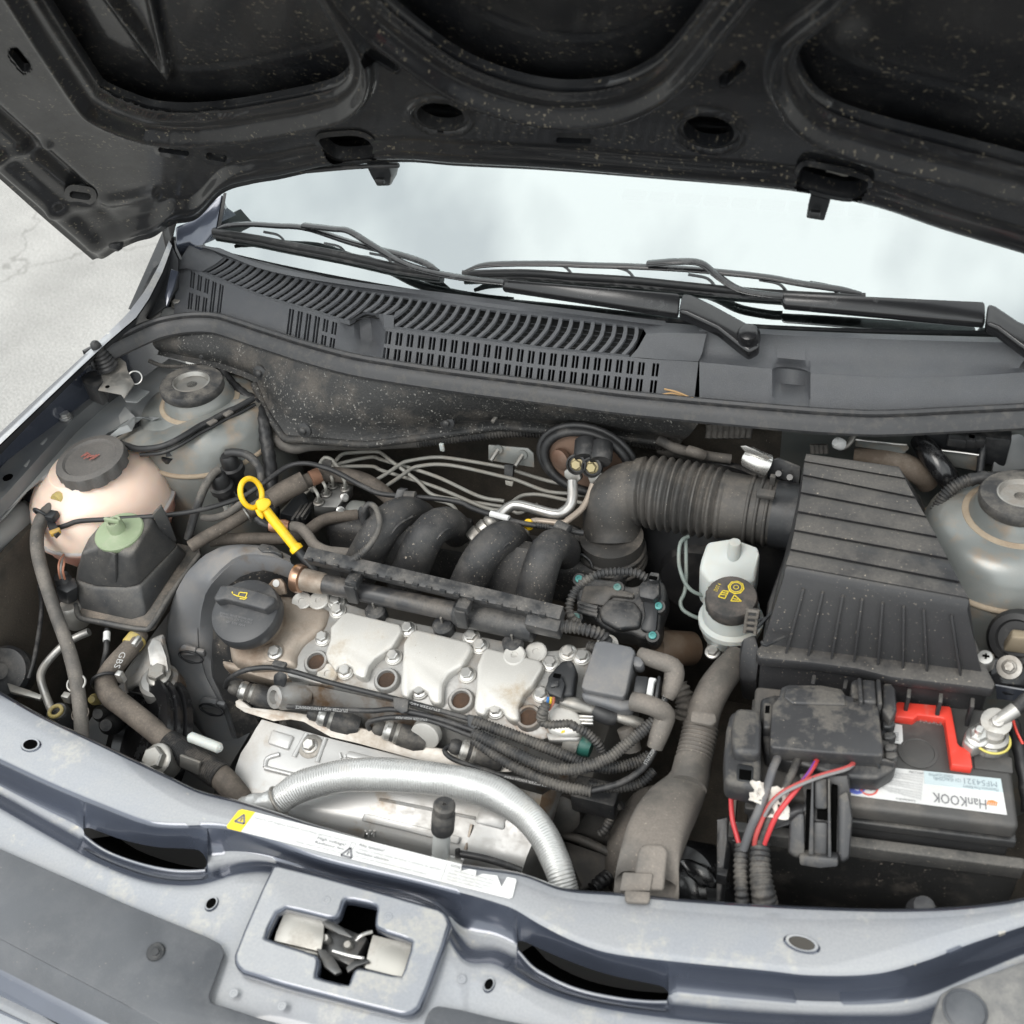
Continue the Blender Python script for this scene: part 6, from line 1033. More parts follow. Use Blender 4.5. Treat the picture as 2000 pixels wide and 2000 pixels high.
slab('body', K6, [(640, 195), (690, 140), (760, 130), (795, 200), (770, 380), (690, 390), (600, 330), (590, 250)], SP, .02, plast_cl, cs, .004, seg=3); slab('plug', K6, [(605, 250), (680, 230), (715, 300), (690, 400), (600, 370), (580, 320)], PL(SP.p+SP.n*.008, SP.n), .014, plast_cl, cs, .002); slab('latch', K6, [(612, 285), (672, 280), (668, 315), (615, 325)], PL(SP.p+SP.n*.011, SP.n), .004, plast, cs, .001); box('latch_window', PL(SP.p+SP.n*.0088, SP.n)(*K6(660, 245)), .008, .005, .001, black_in, cs, bev=0)
slab('collar', K6, [(585, 350), (690, 375), (670, 410), (585, 395)], PL(SP.p+SP.n*.002, SP.n), .016, rubber, cs, .003)
for i, c_ in enumerate(((.04, .18, .5), (.6, .42, .03), (.35, .12, .08))): ptube('wire', K6, [(600+i*18, 395, .806), (595+i*20, 430, .80), (575+i*14, 480, .79)], 3, mat('wire %d' % i, c_, .5), cs, seg=6)
ptube('sleeve', K6, [(590, 430, .80), (565, 490, .795), (560, 545, .785), (600, 580, .782), (740, 575, .782), (790, 600, .782), (870, 640, .775), (940, 710, .765), (970, 760, .755)], [10, 12, 12, 9, 9, 9, 10, 10, 10], rubber, cs, corr=(.0035, .0012), seg=12)
th_ = thing('thermostat_housing', 'cast thermostat housing with round metal spigots below the coil', 'thermostat', P(*K6(760, 560), z=.72))
HT = PL(P(*K6(740, 500), z=.785), (0, -.3, 1)); slab('flange', K6, [(600, 480), (650, 440), (760, 450), (830, 520), (820, 640), (700, 655), (590, 620)], HT, .03, alu, th_, .005, seg=3)
ptube('spigot', K6, [(690, 420, .79), (780, 440, .79), (930, 490, .782)], [11, 14, 13], steel_dk, th_, seg=16); ptube('spigot', K6, [(1050, 520, .782), (1160, 550, .78), (1240, 580, .775)], [10, 12, 12], steel_dk, th_, seg=16); ptube('rubber_joint', K6, [(925, 485, .784), (1000, 520, .783), (1060, 530, .781)], [18, 18, 16], rubber_bk, th_, seg=16)
for i in range(3): slab('fin', K6, [(810, 510+i*24), (910, 515+i*24), (908, 530+i*24), (810, 526+i*24)], PL(HT.p+HT.n*(.004-i*.004), HT.n), .006, steel, th_, .001)
slab('bracket', K6, [(580, 630), (700, 650), (830, 660), (800, 690), (600, 690)], PL(HT.p-HT.n*.006, HT.n), .012, alu_dk, th_, .003); lathe('temperature_sensor', P(*K6(860, 730), z=.755), (1, -.1, -.1), [(.012, -.02), (.012, 0), (.010, .006)], mat('green plug', (.02, .10, .08), .4, dust=.2), th_, 18); lathe('sensor_hex', P(*K6(790, 720), z=.757), (1, -.1, -.1), [(.013, -.012), (.013, .004)], steel_dk, th_, 6)
slab('yellow_mark', K6, [(690, 622), (715, 618), (712, 634), (688, 640)], PL(HT.p+HT.n*.0006, HT.n), .0005, yell_pr, th_, 0)
LEAD = [([(440, 1342, .752), (446, 1328, .77), (466, 1314, .785), (493, 1306, .79), (530, 1304, .792), (574, 1312, .792), (648, 1334, .788), (773, 1365, .782), (860, 1388, .778), (930, 1408, .775)], 'black plug lead arching from the first plug along the head'),
        ([(562, 1380, .760), (617, 1384, .770), (680, 1387, .776), (730, 1388, .778), (773, 1386, .778), (850, 1402, .776), (930, 1428, .772)], 'black plug lead with white lettering above the second plug'),
        ([(722, 1424, .752), (718, 1414, .762), (730, 1407, .770), (773, 1401, .774), (835, 1406, .772), (930, 1440, .768)], 'black plug lead curling back over the third plug'),
        ([(880, 1456, .745), (868, 1466, .745), (884, 1482, .748), (928, 1498, .752), (985, 1516, .755), (1071, 1535, .755), (1130, 1548, .75)], 'black plug lead looping under the fourth plug')]
for L, lb in LEAD:
    t_ = thing('spark_plug_lead', lb, 'spark plug lead', P(*L[0][:2], z=L[0][2]), 'spark plug leads'); ptube('cable', K0, L, 5.3, rubber_bk, t_, seg=10)
    if 'lettering' in lb: text('lettering', 'STUTZER HIGH PERFORMANCE', P(680, 1385, z=.780), P(578, 1378, z=.770), (0, -.6, .8), wht_ink, t_, .0034)
    else:
        a, b = L[-3], L[-2]; text('lettering', 'STUTZER HIGH PERF', P(b[0], b[1]-2, z=b[2]+.004), P(a[0], a[1]-2, z=a[2]+.004), (0, -.6, .8), wht_ink, t_, .0024)
for i, (x, y, lb) in enumerate(((205, 310, 'first spark plug boot by the timing cover'), (700, 470, 'second spark plug boot under the lettered lead'), (1110, 560, 'third spark plug boot above the heat shield'), (1590, 680, 'fourth spark plug boot beside the conduit bundle'))):
    t_ = thing('spark_plug_boot', lb, 'spark plug boot', P(*K5(x+120, y+30), z=.72), 'spark plug boots'); a = P(*K5(x-50, y-20), z=.752); b = P(*K5(x+170, y+50), z=.738)
    lathe('boot', a, b-a, [(.006, 0), (.0085, .004), (.0085, .010), (.0070, .012), (.0105, .016), (.0105, .024), (.009, .027), (.0125, .030), (.013, .05), (.011, .06)], rubber, t_, 20); lathe('metal_sleeve', a, b-a, [(.0088, .012), (.0112, .015), (.0112, .020), (.0088, .022)], steel, t_, 20); lathe('metal_sleeve', a, b-a, [(.0095, .024), (.0115, .026), (.0112, .029)], steel_dk, t_, 20)
CON = [([(925, 1408, .777), (1014, 1440, .772), (1099, 1474, .765), (1142, 1492, .76), (1190, 1500, .752), (1240, 1490, .75), (1270, 1475, .752)], 12, 'uppermost ribbed conduit of the plug lead bundle', rubber),
       ([(925, 1432, .774), (1014, 1475, .772), (1071, 1498, .772), (1128, 1502, .774), (1185, 1482, .778), (1227, 1450, .783), (1278, 1408, .79)], 12.5, 'middle ribbed conduit of the plug lead bundle rising to the coil', rubber),
       ([(925, 1444, .768), (985, 1486, .762), (1042, 1515, .76), (1099, 1536, .76), (1156, 1546, .76)], 12, 'lowest ribbed conduit of the plug lead bundle', rubber), ([(1150, 1532, .742), (1200, 1540, .74), (1250, 1530, .742), (1278, 1505, .748)], 10, 'short ribbed conduit hidden behind the lowest lead', rubber)]
for L, r, lb, m_ in CON: o = ptube('ribbed_conduit', K0, L, r, m_, corr=(.0034, .0013), seg=16); tag(o, lb, 'conduit', 'plug lead conduits')
o = ptube('coil_lead', K0, [(1270, 1414, .79), (1288, 1390, .794), (1302, 1362, .80)], 6, rubber_bk, seg=10); tag(o, 'short black lead between upper boot and middle conduit', 'lead'); text('lettering', 'PERFORMANCE', P(1281, 1403, z=.799), P(1301, 1360, z=.805), (.3, -.6, .8), wht_ink, o, .0035)
o = ptube('coil_lead', K0, [(1150, 1546, .76), (1213, 1529, .764), (1256, 1500, .768), (1278, 1466, .774)], 7, rubber_bk, seg=10); tag(o, 'short black lead between lower boot and lowest conduit', 'lead'); text('lettering', 'STUTZER', P(1262, 1494, z=.775), P(1280, 1465, z=.781), (.3, -.6, .8), wht_ink, o, .0035)
for i, (x, y, z) in enumerate(((1225, 390, .788), (1690, 500, .78))): o = slab('lead_separator', K5, [(x-45, y-35), (x+55, y-18), (x+50, y+60), (x+10, y+75), (x-40, y+40)], PL(P(*K5(x, y), z=z), (0, -.5, .85)), .006, plast, None, .002); tag(o, ('black clip gathering the plug leads above the second plug', 'black clip where the plug leads enter the conduits')[i], 'clip')
cv = thing('coolant_stub', 'cast round coolant stub with black plastic clip at the head corner', 'coolant stub', P(*K5(480, 370), z=.73)); lathe('stub', P(*K5(490, 355), z=.757), (-.35, -.65, .6), [(.0155, -.03), (.0155, 0), (.013, .005), (.013, .012), (.008, .013), (.007, .006)], alu_dk, cv, 26); block('clip', pts(K5, [(430, 220, .785), (470, 190, .79), (520, 215, .788), (500, 300, .77), (440, 290, .77)]), pts(K5, [(430, 250, .77), (470, 220, .77), (520, 245, .77), (500, 330, .755), (440, 320, .755)]), plast_cl, cv, .002); box('clip_tab', P(*K5(470, 155), z=.803), .016, .008, .005, plast, cv, bev=.001)
lathe('blank_plug', P(*K5(1390, 595), z=.745), (0, -.9, .3), [(.017, -.006), (.0165, .003), (.014, .004)], alu, None, 26); tag(COL.objects[-1], 'round pale blanking plug in the head side between the plugs', 'plug')
# ================================================================== exhaust gasket, heat shield, foil duct
ga = thing('exhaust_flange', 'pale wavy metal exhaust flange above the heat shield', 'flange', P(*K5(800, 560), z=.70))
gl_ = [(190, 385, .735), (220, 370, .738), (290, 425, .738), (440, 440, .738), (560, 455, .738), (650, 470, .738), (760, 545, .738), (870, 530, .738), (1060, 570, .736), (1200, 655, .733), (1320, 650, .733), (1520, 690, .733), (1700, 745, .731), (1890, 790, .73), (1932, 830, .728), (1700, 830, .725), (1300, 745, .727), (960, 650, .728), (790, 610, .73), (700, 560, .731), (620, 515, .731), (540, 500, .731), (430, 510, .731), (250, 455, .731), (195, 420, .733)]
q = pts(K5, gl_); block('flange', q, [a+V((0, .003, -.004)) for a in q], mat('flange metal', (.50, .47, .43), .5, .4, dust=.5, dcol=(.36, .28, .2), stain=.2, stcol=(.25, .15, .09)), ga, .001)
hs = thing('exhaust_heat_shield', 'pressed aluminium heat shield over the exhaust manifold', 'heat shield', P(760, 1620, z=.55))
E1 = rrow(pts(K5, [(358, 500, .725), (500, 540, .725), (770, 615, .725), (1000, 672, .723), (1280, 742, .722), (1600, 830, .72), (1932, 920, .718), (2120, 975, .716)]), 30)
E2 = rrow(pts(K5, [(275, 640, .716), (420, 690, .718), (700, 770, .718), (1000, 850, .717), (1300, 930, .716), (1600, 1010, .714), (1900, 1080, .712), (2090, 1130, .710)]), 30)
E3 = rrow(pts(K5, [(195, 800, .702), (330, 880, .706), (600, 940, .708), (1000, 1010, .708), (1300, 1080, .706), (1600, 1160, .704), (1900, 1230, .700), (2060, 1280, .696)]), 30)
E4 = rrow(pts(K5, [(225, 1000, .69), (330, 1075, .692), (600, 1140, .692), (1000, 1215, .690), (1300, 1290, .688), (1600, 1370, .685), (1850, 1445, .68), (1990, 1480, .675)]), 30)
E5 = [q+V((0, .002, -.10)) for q in E4]
hr = []
for rws in (E1, [a.lerp(b, .5)+V((0, 0, .001)) for a, b in zip(E1, E2)], E2, [a.lerp(b, .5)+V((0, -.001, .004)) for a, b in zip(E2, E3)], E3, [a.lerp(b, .3)+V((0, -.006, .004)) for a, b in zip(E3, E4)], [a.lerp(b, .65)+V((0, -.006, .002)) for a, b in zip(E3, E4)], E4, E5): hr.append(rws)
grid('pressing', [[q+V((0, .004, -.006)) for q in E1]]+hr, shield_m, hs, sharp=60)
grid('right_side', [[r[-1] for r in hr], [r[-1]+V((.006, .012, -.004)) for r in hr], [r[-1]+V((.008, .08, -.02)) for r in hr]], alu_dk, hs); grid('left_side', [[r[0] for r in hr], [r[0]+V((-.004, .03, -.02)) for r in hr]], shield_m, hs)
def SH(x, y, off=.0):                                           # point on the shield surface
    z = .724-.00003*0; b = None
    for r0, r1 in zip(hr, hr[1:]):
        for i in range(29):
            a = [proj(q) for q in (r0[i], r0[i+1], r1[i+1], r1[i])]; u, v = K5(x, y)
            ins = all(((a[(k+1) % 4][0]-a[k][0])*(v-a[k][1])-(a[(k+1) % 4][1]-a[k][1])*(u-a[k][0])) > 0 for k in range(4))
            if ins:
                n = (r0[i+1]-r0[i]).cross(r1[i]-r0[i]).normalized(); n = n if n.dot(CAM-r0[i]) > 0 else -n
                return PL(r0[i], n)(u, v, off), n
    return P(*K5(x, y), z=.715), V((0, -.3, 1))
for x, y in ((665, 670),): q, n = SH(x, y); lathe('bolt_washer', q, n, [(.014, -.003), (.014, .001), (.012, .002)], steel_dk, hs, 22); bolt(q+n*.002, n, .0065, steel, hs)
for L in ([(560, 735), (640, 590)], [(705, 770), (760, 620)], [(380, 800), (395, 745), (470, 720)], [(380, 805), (560, 850)]):
    tube('pressed_bead', [SH(x, y, .0006)[0] for x, y in L], .003, shield_m, hs, seg=8)
for L in ([(1680, 1160), (1640, 1320)], [(1100, 1000), (1700, 1120)]): tube('fold_line', [SH(x, y, .0005)[0] for x, y in L], .002, alu_br if L[0][0] == 1680 else shield_m, hs, seg=6)
a = [SH(x, y, .004) for x, y in ((1740, 1040), (1900, 1100), (1880, 1200), (1690, 1150))]; block('pressed_pad', [q for q, n in a], [q-n*.006 for q, n in a], shield_m, hs, .003)
for k in range(4): q, n = SH(860+k*30, 745-6*(k % 2), .001); q2, _ = SH(850+k*32, 710+14*(k % 2), .001); tube('stamped_mark', [q, q2], .0016, shield_m, hs, seg=5)
for k in range(5): q, n = SH(1000+k*16, 1235-18*(k % 2), .001); q2, _ = SH(1010+k*14, 1200+20*(k % 2), .001); tube('stamped_mark', [q, q2], .0014, shield_m, hs, seg=5)
for L, hgt in (([(1000, 1085), (1330, 1165), (1610, 1235), (1590, 1290), (1300, 1215), (980, 1140)], .006), ([(420, 560), (560, 600), (520, 690), (390, 650)], .004), ([(900, 690), (1180, 760), (1150, 800), (880, 735)], .003)):
    a = [SH(x, y, hgt) for x, y in L]; block('stepped_boss', [q for q, n in a], [q-n*(hgt+.003) for q, n in a], shield_m, hs, .0025, 3)
fd = thing('foil_duct', 'silver corrugated foil duct curving over the heat shield', 'foil duct', P(800, 1560, z=.68))
ptube('hose', K5, [(450, 1020, .736), (520, 970, .742), (620, 915, .748), (800, 865, .752), (1000, 845, .755), (1300, 858, .757), (1600, 900, .757), (1800, 955, .756), (1932, 1030, .754), (2040, 1115, .752), (2130, 1230, .750), (2195, 1360, .746), (2240, 1480, .742), (2275, 1620, .73)], [27, 28, 31, 32, 33, 33, 33, 33, 32, 31, 30, 29, 28, 28], foil, fd, corr=(.0028, .0009), seg=28, rfn=lambda a, s: 1+.016*math.sin(s*61+a*2)+.014*math.sin(s*23+a)+.010*math.sin(s*137+a*3))
ptube('crumpled_end', K5, [(230, 1035, .722), (300, 1030, .728), (380, 1030, .733), (470, 1015, .738)], [14, 19, 23, 24], foil, fd, seg=20, rfn=lambda a, s: 1+.07*math.sin(s*260+a*3)+.05*math.sin(a*5+s*90)); torus('wire_band', P(*K5(465, 1015), z=.738), P(*K5(560, 950), z=.745)-P(*K5(420, 1030), z=.736), .0160, .0018, steel_dk, fd)
# breather stub with black cap
vs_ = thing('capped_pipe', 'upright translucent grey pipe with black rubber cap behind the slam panel', 'pipe', P(860, 1690, z=.70)); a = P(*K5(1500, 1125), z=.795); b = P(*K5(1480, 1380), z=.735); ax = (a-b).normalized()
tube('pipe', [b-ax*.02, a-ax*.005], .0088, mat('grey pipe plastic', (.45, .46, .45), .4, dust=.3), vs_, seg=20); lathe('cap', a-ax*.006, ax, [(.0112, -.010), (.0115, -.008), (.0115, .014), (.0102, .016), (.0102, .018), (.0108, .019), (.0108, .026), (.009, .028), (.002, .0275), (.0015, .025)], rubber, vs_, 24)
cl = thing('cable_clip', 'small black clip on a steel tab beside the capped pipe', 'clip', P(*K5(1590, 1350), z=.73)); block('clip', pts(K5, [(1570, 1310, .76), (1605, 1300, .76), (1615, 1330, .755), (1575, 1340, .755)]), pts(K5, [(1570, 1370, .74), (1605, 1360, .74), (1615, 1390, .738), (1575, 1390, .738)]), rubber_bk, cl, .0015); box('tab', P(*K5(1560, 1385), z=.742), .022, .008, .003, steel, cl, bev=.001)
ptube('cable', K5, [(1610, 1345, .75), (1720, 1365, .75), (1850, 1400, .745), (1990, 1450, .735)], 7, rubber_bk, seg=10); tag(COL.objects[-1], 'black cable running behind the slam panel from the small clip', 'cable')
# ================================================================== lower right of the engine
gb = thing('gearbox_housing', 'dusty dark gearbox casing below the plug lead bundle', 'gearbox', P(*K6(800, 1300), z=.45))
block('casing', pts(K6, [(600, 1050, .66), (1000, 1080, .66), (1120, 1200, .64), (1040, 1400, .62), (740, 1330, .62), (620, 1250, .64)]), pts(K6, [(560, 1150, .52), (1040, 1180, .52), (1160, 1300, .50), (1080, 1640, .48), (740, 1600, .48), (600, 1400, .50)]), mat('dark casing', (.06, .058, .055), .55, .3, dust=.5, dcol=(.15, .13, .11)), gb, .008, 3)
block('plate', pts(K6, [(700, 1370, .60), (1020, 1480, .60), (1040, 1620, .58), (820, 1720, .56), (760, 1500, .58)]), pts(K6, [(700, 1400, .58), (1020, 1510, .58), (1040, 1650, .56), (820, 1750, .54), (760, 1530, .56)]), mat('grey casing', (.14, .135, .13), .6, .2, dust=.6), gb, .004)
lathe('boss', P(*K6(700, 1180), z=.66), (0, -.8, .5), [(.022, -.02), (.022, .008), (.016, .012)], MATS['dark casing'], gb, 24); tube('rib', pts(K6, [(700, 1330, .63), (850, 1380, .63), (1040, 1470, .625)]), .005, MATS['dark casing'], gb); tube('rib', pts(K6, [(820, 1390, .612), (930, 1430, .612), (1020, 1475, .61)]), .003, steel_dk, gb)
box('block', P(*K6(930, 1080), z=.69), .05, .03, .03, plast, gb, bev=.004)
ptube('drain_hose', K6, [(1110, 1130, .69), (1060, 1150, .685), (1030, 1220, .675), (990, 1300, .665), (955, 1330, .66)], 10, rubber, seg=12, corr=(.004, .0008)); tag(COL.objects[-1], 'short grey ribbed hose stub over the gearbox', 'hose')
ptube('brown_pipe', K6, [(1330, 1050, .68), (1230, 1100, .66), (1140, 1250, .64), (1090, 1400, .63), (1070, 1540, .61), (1090, 1680, .58)], [16, 18, 22, 24, 24, 22], duct_m, seg=18); tag(COL.objects[-1], 'brown dusty pipe curving down behind the intake snorkel', 'pipe')
ptube('ribbed_boot', K6, [(910, 1710, .61), (960, 1660, .61), (1040, 1600, .60)], 15, rubber_bk, corr=(.006, .002), seg=16); tag(COL.objects[-1], 'black ribbed boot at the foot of the foil duct', 'boot')
o = ptube('side_bellows', K6, [(1500, 300, .76), (1530, 380, .752), (1545, 460, .745), (1530, 540, .735)], [16, 20, 22, 20], duct_m, corr=(.0065, .002), seg=18); tag(o, 'brown ribbed bellows between coil boots and intake snorkel', 'bellows')
# ================================================================== intake snorkel
sn = thing('intake_snorkel', 'dusty brown plastic cold air snorkel clipped to the slam panel', 'air duct', P(1280, 1740, z=.62))
ptube('upper_duct', K6, [(1900, 120, .775), (1820, 220, .778), (1735, 340, .78), (1680, 460, .778), (1655, 560, .775), (1640, 620, .772)], [26, 30, 32, 32, 32, 33], duct_m, sn, seg=28); ptube('bellows', K6, [(1645, 600, .773), (1620, 720, .767), (1590, 850, .762)], 36, duct_m, sn, corr=(.0046, .0022), seg=30); ptube('collar', K6, [(1592, 830, .763), (1575, 930, .762), (1555, 1010, .762)], [36, 38, 38], duct_m, sn, seg=28)
def sec(c, w, d, k=.55, n=28):                                  # rounded rectangular section
    R = []
    for i in range(n):
        a = 2*math.pi*i/n; ca, sa = math.cos(a), math.sin(a); R.append(c + V((math.copysign(abs(ca)**k, ca)*w, math.copysign(abs(sa)**k, sa)*d*.75, math.copysign(abs(sa)**k, sa)*d*.65)))
    return R
C_ = [(1560, 980, .760, 38, .022, .9), (1520, 1060, .758, 42, .023, .8), (1440, 1160, .760, 52, .024, .7), (1370, 1280, .768, 56, .024, .6), (1320, 1400, .776, 58, .022, .55), (1290, 1520, .780, 59, .021, .5), (1275, 1620, .778, 61, .020, .5), (1270, 1760, .765, 63, .020, .5)]
rows = []
cen = [P(*K6(a[0], a[1]), z=a[2]) for a in C_]; cs_, par = spline(cen, .012)
for q, p_ in zip(cs_, par):
    j = min(int(p_), len(C_)-2); f = p_-j; w_ = lerp(C_[j][3], C_[j+1][3], f)*M_PX(q); rows.append(sec(q, w_, lerp(C_[j][4], C_[j+1][4], f), lerp(C_[j][5], C_[j+1][5], f)))
grid('lower_duct', rows, duct_m, sn, close=True, sharp=60)
FP = PL(P(*K6(1290, 1540), z=.802), (0, -.42, 1)); q = [(1215, 1440), (1250, 1400), (1380, 1400), (1420, 1450), (1390, 1720), (1170, 1720)]
slab('front_recess', K6, q, FP, .006, duct_m, sn, .003, seg=3); slab('recess_step', K6, [(1110, 1590), (1320, 1600), (1300, 1725), (1085, 1725)], PL(FP.p+FP.n*.003, FP.n), .008, duct_m, sn, .002)
slab('clip_tab', K6, [(1125, 1715), (1300, 1725), (1298, 1785), (1280, 1802), (1140, 1795), (1124, 1775)], ZP(.806), .005, duct_m, sn, .002); 0 and slab('seam_rib', K6, [(1530, 1330), (1545, 1300), (1660, 1200), (1672, 1215), (1560, 1320), (1500, 1430), (1490, 1420)], PL(P(*K6(1580, 1300), z=.775), (0, -.4, 1)), .006, duct_m, sn, .002)
slab('collar_patch', K6, [(1580, 480), (1750, 500), (1760, 560), (1720, 590), (1570, 560)], PL(P(*K6(1660, 530), z=.802), (0, -.3, 1)), .006, duct_m, sn, .004)
# ================================================================== air filter box
ab = thing('air_filter_box', 'black ribbed plastic air filter box with sloping grooved lid', 'air filter box', P(1700, 1300, z=.55))
abm = mat('filter box plastic', (.022, .022, .024), .45, dust=.72, dcol=(.120, .110, .098), dscale=14, speck=.45, up=.92, bump=.08, upr=(.6, .98), grain=.2)
zt, zf = .935, .845
Lx = [K3(*q) for q in ((1255, 140), (1240, 200), (1232, 305), (1215, 440), (1190, 585), (1165, 725), (1135, 870), (1100, 985))]
Rx = [K4(*q) for q in ((600, 238), (648, 330), (725, 478), (808, 622), (890, 775), (975, 940), (1066, 1118), (1132, 1235))]
rows = []; nC = 8
def lidrow(a, b, dz): return [P(lerp(a[0], b[0], t), lerp(a[1], b[1], t), z=zt+dz-.004*(2*t-1)**4) for t in [i/nC for i in range(nC+1)]]
rows.append([q+V((0, .004, -.012)) for q in lidrow(Lx[0], Rx[0], 0)]); rows.append(lidrow(Lx[0], Rx[0], -.002))
for i in range(1, 8):
    a, b = Lx[i], Rx[i]; p_, q_ = Lx[i-1], Rx[i-1]; m1 = lambda f: ((lerp(p_[0], a[0], f), lerp(p_[1], a[1], f)), (lerp(q_[0], b[0], f), lerp(q_[1], b[1], f)))
    rows.append(lidrow(*m1(.12), .0015)); rows.append(lidrow(*m1(.55), .0012))
    if i < 7: rows.append(lidrow(*m1(.90), -.0005)); rows.append(lidrow(a, b, -.0035))
    else: rows.append(lidrow(*m1(.93), -.0005)); rows.append(lidrow(a, b, -.004))
fb = lidrow(K3(918, 1590), K4(1232, 1800), 0); fb = [V((q.x, q.y, 0)) for q in fb]
rows.append([q+V((0, -.0035, -.003)) for q in rows[-1]]); rows.append([q+V((0, -.0022, -.006)) for q in rows[-1]])
bL, bR = P(*K3(925, 1580), z=zf), P(*K4(1225, 1790), z=zf); fbot = [bL.lerp(bR, i/nC) for i in range(nC+1)]; ft = rows[-1]
rows.append([a.lerp(b, .10)+V((0, -.002, 0)) for a, b in zip(ft, fbot)]); front_top = rows[-1]; rows.append(fbot)
grid('lid', rows, abm, ab, sharp=48)
# side walls of the lid
sl_ = [r[0] for r in rows[1:-1]]; n_ = len(sl_); bl0 = P(*K3(1190, 500), z=zf); lw = [bl0.lerp(bL, i/(n_-1)) for i in range(n_)]
grid('lid_side', [sl_, [a.lerp(b, .5) for a, b in zip(sl_, lw)], lw], abm, ab); sr_ = [r[-1] for r in rows[1:-1]]; br0 = P(*K4(760, 470), z=zf); rw = [br0.lerp(bR, i/(n_-1)) for i in range(n_)]; grid('lid_side', [sr_, rw], abm, ab)
for k, (xt, yt, xb, yb, K) in enumerate(((1190, 1060, 1120, 1640, K3), (1370, 1100, 1290, 1675, K3), (1545, 1130, 1468, 1700, K3), (1725, 1165, 1640, 1735, K3), (1900, 1200, 1820, 1765, K3), (735, 1245, 655, 1790, K4), (912, 1290, 832, 1815, K4), (1118, 1330, 1075, 1740, K4))):
    t = ((K(xb, yb)[0])-proj(bL)[0])/(proj(bR)[0]-proj(bL)[0]); t = min(max(t, .02), .98); j = min(int(t*nC), nC-1); f = t*nC-j; tp_ = front_top[j].lerp(front_top[j+1], f); bt2 = bL.lerp(bR, t)
    s = V((.0011, 0, 0)); o_ = V((0, -.007, .0005)); w_ = V((0, .004, 0)); e_ = V((0, -.0035, .0012)); block('lid_rib', [tp_-s+e_, tp_+s+e_, bt2+s+o_*1.3, bt2-s+o_*1.3], [tp_-s+w_*2, tp_+s+w_*2, bt2+s+w_, bt2-s+w_], abm, ab, .0004)
fl_ = [K3(880, 1610), K3(930, 1560), K3(1190, 480), K4(760, 440), K4(1245, 1700), K4(1335, 1880), K4(1310, 1920), K4(1240, 1905), K3(1900, 1825), K3(1640, 1760), K3(1300, 1715), K3(900, 1680), K3(875, 1650)]
slab('flange', K0, fl_, ZP(zf+.001), .014, abm, ab, .003)
q0 = [(1485, 1285), (1500, 1170), (1560, 1000), (1800, 990), (1940, 1330), (1900, 1345), (1700, 1320)]
block('lower_box', [P(*q, z=zf-.012) for q in q0], [P(*q, z=zf-.012)+V((0, .0, -.25)) for q in q0], abm, ab, .006)
for i in range(6): a = P(1590+i*62, 1322+i*9, z=zf-.014); box('lower_rib', a+V((0, -.003, -.035)), .004, .012, .07, abm, ab, bev=.001)
# corner bracket and clip
cb_ = thing('filter_box_bracket', 'dusty bracket with ladder-shaped clip on the filter box corner', 'bracket', P(*K3(800, 1700), z=.72))
block('leg', pts(K3, [(760, 1540, .83), (870, 1490, .832), (905, 1640, .82), (880, 1860, .79), (745, 1840, .78), (745, 1650, .81)]), [q+V((.002, .02, -.06)) for q in pts(K3, [(760, 1540, .83), (870, 1490, .832), (905, 1640, .82), (880, 1860, .79), (745, 1840, .78), (745, 1650, .81)])], abm, cb_, .004)
a, b, c, d = pts(K3, [(812, 1312, .868), (893, 1322, .868), (868, 1500, .84), (788, 1490, .84)])
block('clip_back', [a, b, c, d], [q+V((0, .005, -.002)) for q in (a, b, c, d)], abm, cb_, .001)
for t in (.06, .32, .56, .8): p_, q_ = a.lerp(d, t), b.lerp(c, t); tube('clip_rung', [p_, q_], .0022, mat('dusty clip', (.10, .09, .08), .6, dust=.6), cb_, seg=6)
for p_, q_ in ((a, d), (b, c)): tube('clip_rail', [p_, q_], .002, MATS['dusty clip'], cb_, seg=6)
for L in ([(890, 1400), (960, 1380)], [(890, 1450), (1000, 1330), (1020, 1260)], [(920, 1560), (950, 1585), (1095, 1520)]): tube('wire_bail', [P(*K3(*q), z=.862) for q in L], .002, plast_cl, cb_, seg=6)
hs2 = thing('hood_switch', 'bright metal and black plastic bracket leaning behind the filter box', 'bracket', P(*K3(1000, 300), z=.86))
mp = mat('bright metal', (.60, .585, .56), .25, .9, dust=.2)
tube('metal_barrel', pts(K3, [(820, 165, .905), (880, 195, .905), (965, 230, .90)]), .0125, mp, hs2, seg=18); q = pts(K3, [(752, 80, .925), (800, 78, .928), (998, 170, .92), (960, 188, .915), (790, 125, .92)]); block('metal_lip', q, [a_+V((0, .003, -.003)) for a_ in q], mp, hs2, .001)
q = pts(K3, [(985, 190, .91), (1040, 165, .912), (1215, 235, .905), (1200, 380, .885), (1020, 320, .885), (950, 330, .88)]); block('plastic_body', q, [a_+V((0, .012, -.012)) for a_ in q], plast, hs2, .002)
for x, y in ((1045, 290), (1130, 318)): lathe('rivet', P(*K3(x, y), z=.897), (0, -.6, .8), [(.0035, -.002), (.0035, .001)], plast_gl, hs2, 12)
